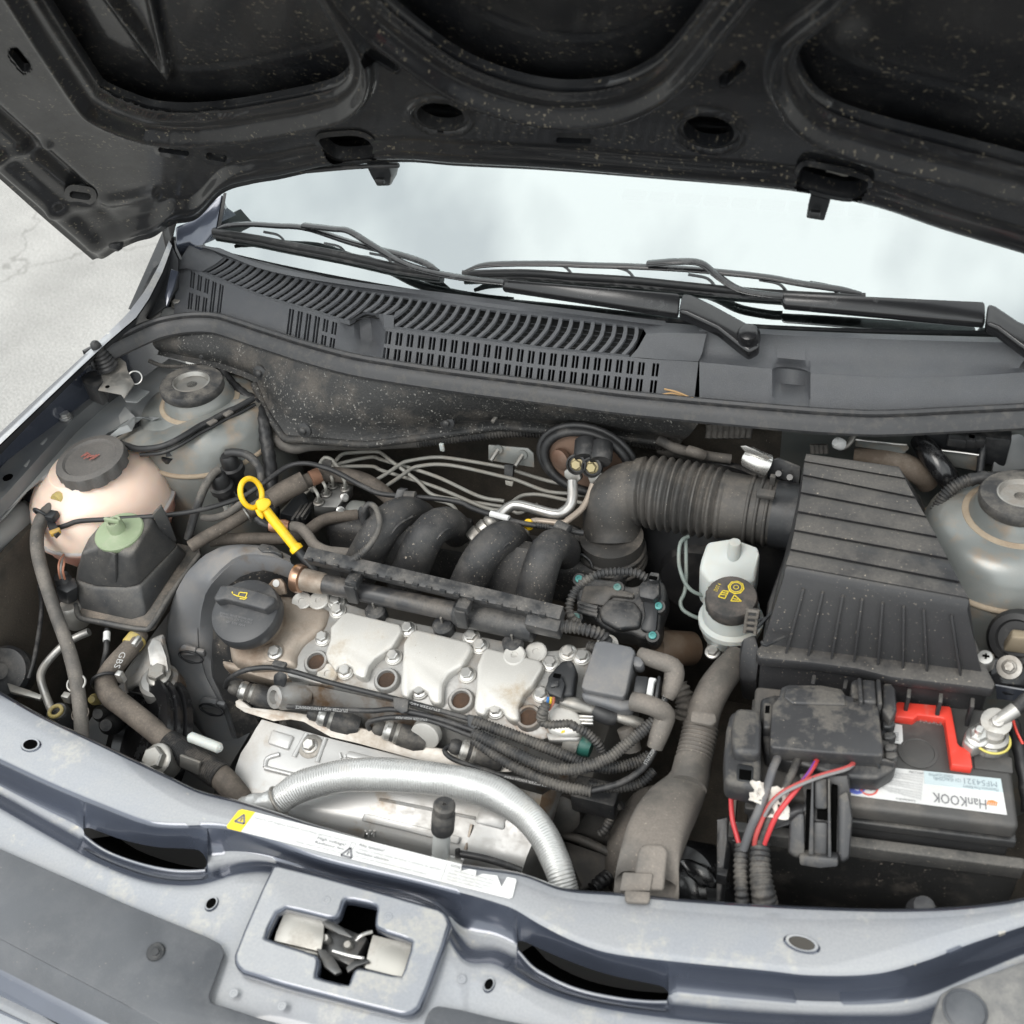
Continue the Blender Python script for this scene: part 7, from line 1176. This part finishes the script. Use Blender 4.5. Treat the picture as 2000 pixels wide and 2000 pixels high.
# ================================================================== brake fluid
bf = thing('brake_fluid_reservoir', 'milky white brake fluid reservoir with black cap and yellow symbols', 'fluid reservoir', P(1425, 1240, z=.70))
up_ = [(505, 800, .855), (700, 770, .86), (905, 850, .858), (905, 900, .852), (870, 1090, .838), (780, 1120, .836), (520, 1100, .836), (445, 1010, .838), (460, 930, .845)]
block('upper_chamber', pts(K3, up_), [q+V((0, .0, -.05)) for q in pts(K3, up_)], white_pl, bf, .006, 3)
bc = P(*K3(690, 1265), z=.822); lathe('neck', bc, (0, -.06, 1), [(.026, -.055), (.030, -.05), (.032, -.035), (.034, -.033), (.034, -.026), (.030, -.022), (.029, -.006), (.027, .0)], white_pl, bf, 36, sx=1.05)
lw_ = [(470, 1290, .800), (500, 1190, .805), (880, 1200, .805), (860, 1420, .80), (790, 1510, .79), (620, 1490, .79), (480, 1400, .795)]; block('lower_chamber', pts(K3, lw_), [q+V((0, .004, -.032)) for q in pts(K3, lw_)], white_pl, bf, .006, 3)
lathe('post', P(*K3(705, 940), z=.842), (.02, .02, 1), [(.0075, 0), (.0072, .022), (.0062, .027)], white_pl, bf, 20)
cpx = P(*K3(690, 1215), z=.846); capb = mat('reservoir cap', (.035, .034, .033), .55, dust=.5, dcol=(.16, .13, .11), up=.2); ca = V((0, -.14, 1)).normalized()
lathe('cap', cpx, ca, [(.0268, -.017), (.0280, -.015), (.0280, -.003), (.0262, 0), (.004, .0004)], capb, bf, 60, fn=lambda a, i: 1-(.025 if i in (1, 2) and math.sin(a*24) > .4 else 0))
cpp = PL(cpx+ca*.0003, ca); c0 = cpp(*K3(725, 1150))
for R, r in ((.0062, .0011), (.0026, .001)): torus('symbol', c0, ca, R, r, yell_pr, bf, seg=24)
lathe('symbol', c0, ca, [(.009, 0), (.009, .0004), (.0078, .0006)], yell_pr, bf, 8)
lathe('symbol', c0+ca*.0004, ca, [(.0072, 0), (.0072, .0005)], capb, bf, 24)
sym(K3, [(685, 1250), (765, 1252), (712, 1205)], cpp, yell_pr, bf, .0012, close=True); sym(K3, [(705, 1232), (740, 1240)], cpp, yell_pr, bf, .001)
sym(K3, [(592, 1218), (625, 1172), (668, 1178), (640, 1232)], cpp, yell_pr, bf, .0012, close=True); sym(K3, [(608, 1200), (655, 1206)], cpp, yell_pr, bf, .001); sym(K3, [(617, 1187), (662, 1192)], cpp, yell_pr, bf, .001)
text('lettering', 'DOT 4', cpp(*K3(582, 1182)), cpp(*K3(615, 1128)), ca, yell_pr, bf, .0042)
slab('bracket', K3, [(505, 1550), (600, 1600), (740, 1590), (700, 1630), (600, 1640), (565, 1675), (520, 1670)], ZP(.765), .006, steel_dk, bf, .002); bolt(P(*K3(548, 1636), z=.768), (0, -.2, 1), .006, steel, bf)
bb = thing('brake_booster', 'large black round brake booster in the shadow behind the reservoir', 'brake booster', P(1330, 1150, z=.68)); lathe('dome', P(*K3(230, 1080), z=.76)+V((.03, .06, -.02)), (0, -1, .15), [(.115, -.04), (.118, 0), (.112, .018), (.09, .03), (.05, .04), (.045, .05)], mat('booster black', (.014, .014, .015), .4, dust=.3, dcol=(.09, .08, .07)), bb, 48)
for L, lb in (([(365, 765, .84), (320, 790, .842), (298, 840, .84), (293, 950, .83), (310, 1040, .825), (350, 1130, .815), (410, 1185, .808), (490, 1212, .80)], 'greenish brake pipe with one long bend beside the white reservoir'), ([(345, 775, .838), (347, 900, .83), (347, 1100, .81), (335, 1190, .80), (305, 1255, .795), (318, 1310, .79), (370, 1350, .786), (460, 1390, .78)], 'greenish brake pipe kinked below the first beside the white reservoir')):
    o = ptube('brake_pipe', K3, L, 4, line_gn, seg=8); tag(o, lb, 'brake pipe')
# ================================================================== behind the filter box
bw = thing('bulkhead_wiring', 'jumble of taped wiring under the cowl behind the filter box', 'wiring', P(1500, 880, z=.80))
ptube('taped_loom', K0, [(1290, 875, .83), (1340, 885, .835), (1400, 905, .835), (1460, 930, .83), (1520, 940, .82)], 15, rubber, bw, rfn=lambda a, s: 1+.12*math.sin(s*300+a)); ptube('taped_loom', KF, [(1250, 1480, .86), (1350, 1530, .86), (1500, 1570, .855), (1700, 1600, .85)], 10, hose_gr, bw)
for i in range(8): tube('bellows_rib', pts(KF, [(1560+i*36, 1375, .885), (1562+i*36, 1420, .875), (1555+i*36, 1470, .868)]), .0042, hose_gr, bw, seg=8)
for i in range(4): tube('bellows_rib', pts(KG, [(600+i*28, 1345, .88), (603+i*28, 1400, .87)]), .003, hose_gr, bw, seg=8)
ptube('torn_tape', KF, [(1430, 1545, .868), (1480, 1560, .868), (1520, 1575, .862)], 11, duct_m, bw); ptube('brown_hose', K4, [(260, 150, .87), (450, 170, .87), (620, 220, .865), (760, 290, .855), (820, 360, .84)], [14, 22, 24, 24, 22], mat('brown fabric hose', (.10, .075, .055), .8, dust=.5), bw, seg=16)  # hose brown has the shade of its place put into the colour
ptube('black_duct', K4, [(760, 40, .885), (820, 110, .885), (880, 200, .88), (950, 300, .87), (990, 360, .86)], [20, 22, 22, 22, 20], plast_gl, bw, seg=16, rfn=lambda a, s: 1+.06*math.sin(s*120+a*3))
bp_ = thing('body_brace', 'grey green body brace under the cowl behind the filter box', 'car panel', P(1800, 880, z=.85))
for L in ([(275, 30, .895), (660, 72, .895), (680, 100, .885), (640, 140, .88), (270, 85, .885)], [(920, 110, .885), (1200, 145, .885), (1215, 170, .88), (1180, 270, .86), (1020, 240, .86)]): q = pts(K4, L); block('flange', q, [a_+V((0, .006, -.004)) for a_ in q], primer, bp_, .001)
for L in ([(275, 32, .898), (470, 58, .898), (660, 74, .897)], [(920, 112, .888), (1060, 128, .888), (1205, 148, .888)]): tube('bright_edge', pts(K4, L), .0013, steel, bp_, seg=6)
tube('stay_rod', pts(K4, [(1250, 0, .90), (1230, 130, .885), (1210, 290, .87)]), .0042, plast_cl, bp_); box('dark_module', P(*K4(1110, 60), z=.885), .09, .02, .04, plast_cl, bp_, bev=.003)
for i in range(3): box('module_slot', P(*K4(1040+i*70, 40), z=.905), .02, .012, .012, rubber_bk, bp_, bev=.002)
q = pts(K4, [(1340, 0, .90), (1640, -20, .90), (1640, 250, .86), (1300, 290, .86), (1330, 140, .88)]); block('side_panel', q, [a_+V((0, .01, -.01)) for a_ in q], primer_cl, bp_, .002)
lathe('bulb', P(*K4(150, 65), z=.90), (-.5, -.5, .6), [(.007, -.004), (.007, .004), (.004, .008)], paper, bp_, 14); tube('hook', pts(K4, [(140, 70, .897), (190, 90, .893), (240, 40, .897), (260, 0, .90)]), .0035, steel_dk, bp_)
cw = thing('tower_conduit', 'ribbed black conduit curving over the strut tower beside the filter box', 'conduit', P(*K4(950, 480), z=.84))
ptube('ribbed_part', K4, [(860, 640, .86), (890, 560, .868), (950, 450, .882), (1050, 370, .893), (1150, 335, .897)], 13, rubber, cw, corr=(.0036, .0016), seg=16); ptube('taped_part', K4, [(1140, 338, .897), (1230, 320, .90), (1330, 330, .90), (1450, 330, .90), (1560, 320, .90)], 13, rubber_bk, cw, rfn=lambda a, s: 1+.1*math.sin(s*500+a*2))
# wall parts right of the filter box
rw_ = thing('inner_wing_bracket', 'painted inner wing bracket with bolts right of the filter box', 'bracket', P(*K4(1400, 1750), z=.70))
q = pts(K4, [(1280, 1690, .82), (1560, 1660, .82), (1700, 1700, .82), (1700, 1980, .79), (1400, 1960, .79), (1290, 1860, .80)]); block('plate', q, [a_+V((0, .01, -.01)) for a_ in q], paint_dk, rw_, .002)
p_ = P(*K4(1435, 1752), z=.818); lathe('washer', p_, (-.2, -.6, .75), [(.0125, -.002), (.012, .002), (.007, .003)], steel_dk, rw_, 26); bolt(p_+V((-.0005, -.002, .003)), (-.2, -.6, .75), .005, steel_dk, rw_)
p_ = P(*K4(1250, 1690), z=.845); lathe('cross_screw', p_, (-.1, -.3, .95), [(.009, -.012), (.009, .002), (.007, .005), (.002, .0055)], steel, rw_, 20); 
for a_ in ((.004, .0012), (.0012, .004)): box('screw_slot', p_+V((0, -.001, .006)), a_[0]*1.6, a_[1]*1.6, .001, black_in, rw_, bev=0)
p_ = P(*K4(1495, 1535), z=.83); lathe('grommet', p_, (-.3, -.7, .6), [(.03, -.01), (.030, .0), (.026, .006), (.020, .007), (.018, .002)], rubber_bk, rw_, 28); block('brass_lug', [p_+V((-.008, -.012, .014)), p_+V((.014, -.012, .016)), p_+V((.018, -.014, -.006)), p_+V((-.012, -.014, -.008))], [p_+V((-.008, .0, .014)), p_+V((.014, .0, .016)), p_+V((.018, .0, -.006)), p_+V((-.012, .0, -.008))], mat('dirty brass', (.33, .27, .19), .45, .6, dust=.5), rw_, .003)
grid('lower_rail', [pts(K4, [(1330, 1890, .80), (1500, 1920, .80), (1700, 1950, .80)]), pts(K4, [(1340, 1990, .78), (1500, 2010, .78), (1700, 2040, .78)])], paint, rw_, thick=.002)
# ================================================================== battery
BT = .800; bt = thing('car_battery', 'black car battery with white label and red folding handle', 'battery', P(1800, 1560, z=.60))
f0, f1 = P(*K7(600, 880), z=BT), P(*K7(1900, 1040), z=BT); bx = (f1-f0); bx.z = 0; bx.normalize(); by = V((-bx.y, bx.x, 0))
FR = P(*K7(1905, 1045), z=BT); BL_, BW_, BH = .242, .132, .19
def bpt(x, y, z): return FR - bx*x + by*y + V((0, 0, z))        # x leftwards from the right front corner, y back
batm = mat('battery case', (.030, .030, .031), .42, dust=.45, dcol=(.18, .165, .145), dscale=14, up=.9, speck=.15); batl = mat('battery lid', (.062, .060, .058), .5, dust=.5, dcol=(.17, .15, .13), dscale=9, up=.5)
def bbox(name, x0, x1, y0, y1, z0, z1, m, parent, bev=.003, seg=3): return block(name, [bpt(x0, y0, z1), bpt(x1, y0, z1), bpt(x1, y1, z1), bpt(x0, y1, z1)], [bpt(x0, y0, z0), bpt(x1, y0, z0), bpt(x1, y1, z0), bpt(x0, y1, z0)], m, parent, bev, seg)
bbox('lid', 0, BL_, 0, BW_, -.022, 0, batl, bt, .005); bbox('lid_step', -.002, BL_+.002, -.002, BW_, -.034, -.0225, batm, bt, .002); bbox('case', .002, BL_-.002, .001, BW_-.002, -.19, -.035, batm, bt, .003)
bbox('clamp_ledge', -.012, BL_+.01, -.016, -.0045, -.062, -.042, mat('ledge', (.05, .05, .05), .55, dust=.7, dcol=(.17, .158, .142), up=.6, speck=.5, grain=.2), bt, .002)
bbox('front_panel', -.010, BL_+.012, -.014, -.010, -.20, -.064, mat('tray black', (.020, .020, .020), .42, speck=.7, grain=.15, scol=(.16, .14, .12), sscale=260, dust=.2), bt, .001)
LP = ZP(BT+.0012)
lab = [(1062, 678), (1790, 752), (1828, 972), (878, 852), (878, 760), (1000, 742)]
decal('label', [P(*K7(*q), z=BT+.0008) for q in lab], (0, 0, 1), paper, bt); decal('label_band', [P(*K7(*q), z=BT+.0012) for q in ((1322, 704), (1790, 752), (1804, 836), (1326, 782))], (0, 0, 1), mat('pale blue print', (.48, .56, .58), .5), bt)
bn = V((0, 0, 1)); LZ = BT+.0016
def bt_text(s, x0, y0, x1, y1, h, m): text('lettering', s, P(*K7(x0, y0), z=LZ), P(*K7(x1, y1), z=LZ), bn, m, bt, h, .0003)
bt_text('HanKOOK', 1700, 880, 1375, 835, .0105, ink); bt_text('MF54321', 1765, 770, 1565, 748, .0062, mat('slate ink', (.22, .27, .30), .6)); bt_text('12V 45Ah(20HR)', 1545, 752, 1380, 738, .004, MATS['slate ink']); bt_text('ADVANCED CALCIUM POWER', 1500, 730, 1350, 716, .003, MATS['slate ink']); bt_text('Maintenance Free Battery', 1775, 812, 1560, 790, .0034, MATS['slate ink'])
og = mat('orange print', (.75, .24, .05), .5)
for k in range(5): decal('emblem', [P(*K7(1705+k*13+a_, 880+k*2+b_), z=LZ) for a_, b_ in ((0, 30), (8, 28), (16-k, 2+k*2), (6, 6))], bn, og, bt)
decal('emblem', [P(*K7(*q), z=LZ) for q in ((1708, 888), (1740, 882), (1772, 896), (1745, 893))], bn, og, bt)
for i in range(9):
    bt_text('Read the instructions and keep away from children', 1318-i*1.5, 732+i*17, 1045+(i % 3)*30, 700+i*15, .0026, ink_lt)
bt_text('Do not tilt. Recycle after use.', 1270, 880, 1150, 866, .0028, ink); bt_text('HANKOOK & COMPANY', 1320, 712, 1230, 700, .003, ink)
for x, y, c_ in ((908, 795, (.10, .13, .42)), (985, 803, (.55, .12, .10))):
    q = P(*K7(x, y), z=LZ); m_ = mat('icon %d' % x, c_, .5); torus('icon', q, bn, .0082, .0009, m_, bt, seg=28)
    if x == 908: lathe('icon', q, bn, [(.008, -.0003), (.008, .0004)], m_, bt, 24); text('lettering', 'Pb', P(*K7(925, 795), z=LZ+.0004), P(*K7(893, 790), z=LZ+.0004), bn, paper, bt, .006)
    else: tube('icon', [q+V((-.005, -.005, 0)), q+V((.005, .005, 0))], .0008, m_, bt, seg=5); tube('icon', [q+V((-.003, .004, 0)), q+V((.003, -.003, 0))], .0006, ink, bt, seg=5)
q = P(*K7(1795, 790)if 0 else K7(795, 770), z=BT+.02); 
decal('small_label', [P(*K7(*a_), z=BT+.001) for a_ in ((1130, 415), (1190, 425), (1196, 543), (1120, 530))], bn, paper, bt)
for i in range(6): decal('bar_mark', [P(*K7(1135+a_, 470+i*9+b_), z=BT+.0012) for a_, b_ in ((0, 0), (34, 3), (34, 6), (0, 3))], bn, ink, bt)
bt_text('52KD04', 1430, 398, 1295, 380, .0062, mat('grey print', (.20, .19, .18), .6))
q = P(*K7(1285, 592), z=BT); lathe('vent_plug', q, bn, [(.0185, -.002), (.0185, .0012), (.0155, .0016), (.015, .0008), (.013, .0012)], batl, bt, 32)
rh = [(1165, 280), (1480, 308), (1490, 322), (1530, 535), (1545, 552), (1605, 572), (1620, 682), (1492, 664), (1452, 392), (1440, 380), (1290, 360), (1262, 385), (1150, 372), (1120, 330)]
slab('red_handle', K7, rh, ZP(BT+.010), .012, red, bt, .0025, seg=3)
slab('lid_recess', K7, [(1625, 585), (1860, 620), (1866, 715), (1630, 685)], ZP(BT+.002), .003, batl, bt, .001)
tm = thing('battery_terminal', 'grey lead battery terminal clamp with nut and cable lug', 'battery terminal', P(*K7(1700, 540), z=BT))
ld = mat('lead', (.46, .45, .43), .42, .75, dust=.4, dcol=(.36, .33, .28))
lathe('post', P(*K7(1730, 520), z=BT+.01), bn, [(.0105, -.01), (.0100, .014), (.008, .016)], mat('lead worn', (.40, .39, .37), .5, .5, dust=.5), tm, 24); lathe('clamp_ring', P(*K7(1720, 520), z=BT+.006), bn, [(.017, -.006), (.0175, .0), (.0165, .010), (.013, .012), (.0115, .010)], ld, tm, 28)
slab('clamp_jaw', K7, [(1580, 450), (1640, 410), (1700, 430), (1700, 540), (1620, 570), (1560, 520)], ZP(BT+.018), .016, ld, tm, .003, seg=3); slab('clamp_jaw', K7, [(1700, 560), (1790, 510), (1795, 540), (1770, 590), (1700, 580)], ZP(BT+.014), .012, ld, tm, .003); bolt(P(*K7(1650, 495), z=BT+.019), (0, -.2, 1), .0075, steel, tm, 'nut', 'hex'); lathe('bolt_end', P(*K7(1650, 480), z=BT+.024), (0, -.2, 1), [(.004, 0), (.004, .012), (.003, .013)], steel, tm, 14)
torus('yellow_ring', P(*K7(1735, 510), z=BT+.015), bn, .0165, .0012, mat('pale yellow', (.60, .52, .12), .5, dust=.3), tm)
ptube('lug', K7, [(1730, 420, BT+.026), (1790, 390, BT+.03), (1880, 330, BT+.036)], [10, 13, 15], ld, tm, seg=18); lathe('lug_eye', P(*K7(1760, 410), z=BT+.026), (0, -.3, 1), [(.014, -.003), (.014, .003), (.010, .004)], ld, tm, 20); bolt(P(*K7(1770, 405), z=BT+.03), (0, -.3, 1), .006, steel, tm, 'nut', 'pan', 1.4); ptube('cable', K7, [(1875, 335, BT+.036), (1940, 270, BT+.04), (2040, 180, BT+.04), (2150, 60, BT+.03)], 13, rubber_bk, tm, seg=16)
# ------------------------------------------------------------------ fuse box on the battery
fu = thing('battery_fuse_box', 'dusty black fuse box clipped on top of the battery', 'fuse box', P(1620, 1430, z=BT))
fum = mat('fuse box plastic', (.034, .034, .036), .45, dust=.62, dcol=(.135, .122, .105), dscale=24, up=.6, speck=.2, drange=(.47, .55), grain=.2)
def fs(name, L, z, th, bev=.003, m=None, par=None): return slab(name, K7, L, ZP(z), th, m or fum, par or fu, bev, seg=3)
fs('lid', [(455, 190), (500, 175), (700, 178), (820, 200), (850, 240), (1000, 268), (1042, 295), (1050, 340), (1078, 590), (1070, 612), (700, 588), (400, 562), (385, 540), (392, 380), (400, 300), (440, 250)], .842, .020, .006)
fs('lid_bulge', [(480, 195), (700, 190), (840, 225), (850, 300), (520, 290), (470, 250)], .8445, .004, .003); fs('base', [(330, 255), (420, 235), (1050, 300), (1160, 650), (1150, 690), (1050, 750), (880, 740), (700, 700), (360, 600), (330, 420)], .824, .022, .004, plast)
fs('left_module', [(175, 310), (325, 320), (335, 420), (330, 600), (160, 590), (150, 440)], .846, .018, .006); fs('left_module_base', [(120, 440), (150, 330), (330, 350), (335, 800), (290, 810), (110, 770), (105, 600)], .832, .03, .006)
block('left_drop', pts(K7, [(120, 560, .828), (330, 600, .828), (325, 640, .828), (118, 610, .828)]), pts(K7, [(112, 770, .79), (330, 800, .79), (325, 830, .79), (115, 800, .79)]), plast, fu, .003); fs('left_socket', [(185, 650), (290, 665), (285, 770), (180, 755)], .834, .01, .003, plast_cl); fs('socket_void', [(200, 690), (275, 700), (272, 760), (196, 750)], .8345, .003, .0005, black_in)
fs('left_latch', [(345, 285), (385, 280), (410, 300), (400, 440), (345, 440)], .838, .02, .003); fs('latch_window', [(358, 305), (385, 305), (382, 350), (356, 350)], .8385, .002, .0003, black_in)
for i, (x, y) in enumerate(((1080, 330), (1100, 410), (1105, 480), (1110, 550), (1115, 600))): fs('side_tooth', [(x-30, y-15), (x+40, y-20), (x+55, y+10), (x+20, y+30), (x-25, y+25)], .828+.002*(i % 2), .012, .002, plast)
fs('front_lip', [(385, 575), (700, 598), (1090, 622), (1150, 650), (1085, 640), (700, 615), (390, 592)], .832, .012, .002)
for x, y in ((448, 588), (565, 598), (680, 605), (790, 632), (1005, 655)): lathe('cable_port', P(*K7(x, y), z=.822), (0, -1, .3), [(.0085, -.004), (.0085, .006), (.0065, .007), (.006, .0)], plast_cl, fu, 16)
for z_, L in ((.842, [(880, 160), (910, 140), (935, 150), (940, 300), (880, 290)]), (.846, [(945, 140), (1030, 145), (1040, 290), (950, 280)]), (.842, [(1075, 165), (1125, 165), (1150, 200), (1160, 330), (1120, 390), (1070, 330)]), (.849, [(1032, 138), (1060, 142), (1072, 300), (1045, 296)]), (.849, [(918, 130), (945, 135), (955, 285), (930, 280)])): fs('top_latch', L, z_, .028, .003)
# front hold-down clip
hd = thing('battery_hold_down', 'dusty black slotted hold-down clip at the battery front', 'clip', P(*K7(690, 1250), z=.72))
HD = PL(P(*K7(690, 800), z=.828), (-.06, -.72, .70))
def hpn(L, z0, k=0): return [HD(*K7(x, y), (z0-.828)*.8) if y > 800 else P(*K7(x, y), z=z0+.0) for x, y in L]
def hslab(name, L, z, th=.008, m=fum, bev=.003): q = hpn(L, z); return block(name, q, [a_+V((0, .006, -th)) for a_ in q], m, hd, bev, 2)
hslab('plate', [(560, 720), (870, 720), (875, 860), (890, 1000), (870, 1240), (820, 1265), (790, 1240), (600, 1225), (545, 1235), (495, 1205), (500, 1040), (545, 980), (600, 900)], .828, .008)
for L in ([(505, 1010), (560, 960), (595, 960), (600, 1220), (545, 1232), (500, 1200)], [(800, 850), (860, 820), (888, 990), (868, 1235), (820, 1262), (800, 1200)]): hslab('cheek', L, .838, .012)
for L in ([(650, 740), (735, 745), (738, 940), (655, 935)], [(640, 1010), (740, 1015), (735, 1230), (630, 1215)]): hslab('tongue', L, .836, .008)
hslab('window', [(672, 942), (745, 950), (742, 1008), (670, 998)], .8345, .004, black_in, .0004)
for L in ([(605, 830), (640, 835), (636, 1210), (600, 1205)], [(760, 800), (795, 810), (790, 1240), (750, 1235)]): hslab('slot_recess', L, .8305, .003, black_in, .0004)  # black strips laid on the clip as the shade in its slots
for L in ([(640, 740), (652, 740), (650, 1215), (620, 1210)], [(738, 750), (752, 750), (760, 1235), (738, 1230)]): hslab('rail', L, .842, .012)
q = hpn([(560, 1215), (800, 1235), (800, 1290), (690, 1300), (565, 1280)], .842); block('foot', q, [a_+V((0, .012, -.006)) for a_ in q], fum, hd, .002)
q = pts(K7, [(330, 1010, .80), (430, 985, .806), (540, 940, .812), (600, 930, .812), (600, 985, .806), (500, 1030, .80), (400, 1075, .79), (335, 1080, .788), (310, 1040, .793)]); block('cable_arm', q, [a_+V((0, .012, -.006)) for a_ in q], fum, hd, .003)
text('lettering', '↓', P(*K7(668, 905), z=.832), P(*K7(725, 912), z=.832), (0, -.4, 1), mat('dusty mark', (.13, .12, .11), .6), hd, .010) if 0 else None
tp_ = thing('slam_panel_stop', 'small round rubber stop behind the slam panel below the battery', 'rubber stop', P(1804, 1775, z=.77)); lathe('stop', P(1804, 1772, z=.778), (0, -.1, 1), [(.014, -.01), (.010, 0), (.009, .004), (.005, .006)], fum, tp_, 22)
# wires out of the fuse box
for L, r, m_, lb in (([(440, 590, .822), (425, 640, .828), (400, 700, .83), (360, 830, .826), (310, 960, .812), (265, 1060, .795), (225, 1180, .775)], 8.5, mat('grey cable', (.10, .10, .105), .5, dust=.3), 'thick grey cable leaving the fuse box toward the conduits'),
                     ([(562, 600, .822), (545, 660, .827), (510, 740, .828), (450, 860, .82), (400, 950, .81), (350, 1080, .79), (320, 1170, .775)], 8, rubber, 'black taped cable leaving the fuse box beside the grey one'),
                     ([(680, 610, .822), (665, 650, .829), (630, 710, .832), (560, 800, .83), (480, 900, .822), (420, 985, .81), (370, 1100, .79), (340, 1180, .775)], 5.2, mat('red cable', (.50, .045, .05), .45), 'red cable with violet stripe curving out of the fuse box'),
                     ([(900, 640, .822), (885, 665, .829), (840, 690, .834), (700, 730, .838), (580, 775, .838), (470, 830, .832), (400, 890, .824), (350, 970, .81), (300, 1100, .79), (290, 1180, .775)], 5, mat('red grey wire', (.42, .07, .065), .45), 'thin red and grey wire crossing over the other fuse box cables'),
                     ([(150, 795, .79), (150, 900, .785), (158, 1000, .78), (185, 1100, .772), (205, 1170, .768)], 5, MATS['red cable'], 'red wire hanging down from the left fuse module')):
    t_ = thing('fuse_box_cable', lb, 'cable', P(*K7(*L[0][:2]), z=L[0][2]), 'cables from the fuse box'); ptube('cable', K7, L, r, m_, t_, seg=12)
    if 'violet' in lb: ptube('stripe', K7, [(a_-7, b_-3, c_+.002) for a_, b_, c_ in L[1:4]], 2.6, mat('violet', (.18, .05, .28), .5), t_, seg=6)
    if 'grey wire' in lb: ptube('stripe', K7, [(a_+2, b_+8, c_+.001) for a_, b_, c_ in L[1:8]], 3.4, mat('wire grey', (.20, .19, .19), .5), t_, seg=8)
for L, r, lb in (([(215, 1160, .772), (208, 1250, .77), (208, 1350, .766), (215, 1450, .76), (225, 1560, .745)], 14.5, 'slimmer ribbed conduit dropping behind the slam panel'), ([(325, 1150, .775), (325, 1250, .772), (330, 1350, .768), (345, 1450, .762), (365, 1560, .745)], [20, 21, 23, 25, 27], 'fatter ribbed conduit dropping behind the slam panel')):
    o = ptube('ribbed_conduit', K7, L, r, rubber, corr=(.0050, .0014), seg=20); tag(o, lb, 'conduit', 'fuse box conduits')
ts = thing('tissue_wrap', 'scrap of white cloth tape wrapped around the fuse box cables', 'cloth', P(*K7(380, 880), z=.79)); tx_ = mat('cloth', (.62, .58, .53), .85, dust=.4, dcol=(.40, .33, .26), bump=.5, bscale=150)
random.seed(3)
for x0, y0, x1, y1, z_ in ((262, 760, 350, 900, .828), (350, 800, 500, 990, .824)):
    grid('cloth', [[P(*K7(lerp(x0, x1, i/6)+random.uniform(-8, 8), lerp(y0, y1, j/6)+random.uniform(-8, 8)+(i-3)*4), z=z_-.0001*(lerp(y0, y1, j/6)-800)+random.uniform(-.003, .003)+.006*math.sin(math.pi*i/6)) for i in range(7)] for j in range(7)], tx_, ts, sharp=80)
mb = thing('battery_tray_bracket', 'narrow steel strip standing left of the battery conduits', 'bracket', P(*K7(90, 1450), z=.62)); q = pts(K7, [(60, 1000, .745), (125, 985, .745), (125, 1120, .735), (75, 1550, .70), (55, 1550, .70), (65, 1100, .73)]); block('strip', q, [a_+V((.004, .008, -.006)) for a_ in q], plast, mb, .001); box('notch', P(*K7(95, 1345), z=.722), .010, .008, .018, plast, mb, bev=.001)
sp_ = thing('side_motor', 'glossy black ribbed motor housing below the snorkel', 'motor', P(1400, 1720, z=.55)); lathe('drum', P(*K6(1560, 1740), z=.62), (-.5, -.55, .6), [(.05, -.04), (.055, 0), (.05, .01), (.036, .014), (.034, .011), (.028, .016), (.026, .013), (.018, .018)], plast_gl, sp_, 36); slab('arm', K6, [(1490, 1510), (1560, 1500), (1700, 1560), (1760, 1650), (1740, 1710), (1640, 1690), (1560, 1620)], PL(P(*K6(1620, 1600), z=.67), (0, -.5, .8)), .012, plast_gl, sp_, .003)
tr = thing('battery_tray', 'black plastic battery tray side right of the conduits', 'battery tray', P(1560, 1700, z=.55)); bbox('side', BL_+.010, BL_+.016, -.012, .12, -.2, -.06, mat('tray side', (.03, .029, .028), .6, dust=.5), tr, .001)
cr_ = thing('wing_loom', 'black wiring loom bundle right of the battery', 'wiring loom', P(1985, 1480, z=.72)); ptube('loom', K7, [(1860, 400, .79), (1890, 520, .785), (1915, 640, .78), (1940, 780, .77), (1960, 950, .76)], 13, rubber_bk, cr_, rfn=lambda a, s: 1+.1*math.sin(s*300)); ptube('red_wire', K7, [(1865, 395, .80), (1890, 470, .795), (1925, 540, .79)], 3, red, cr_, seg=6)
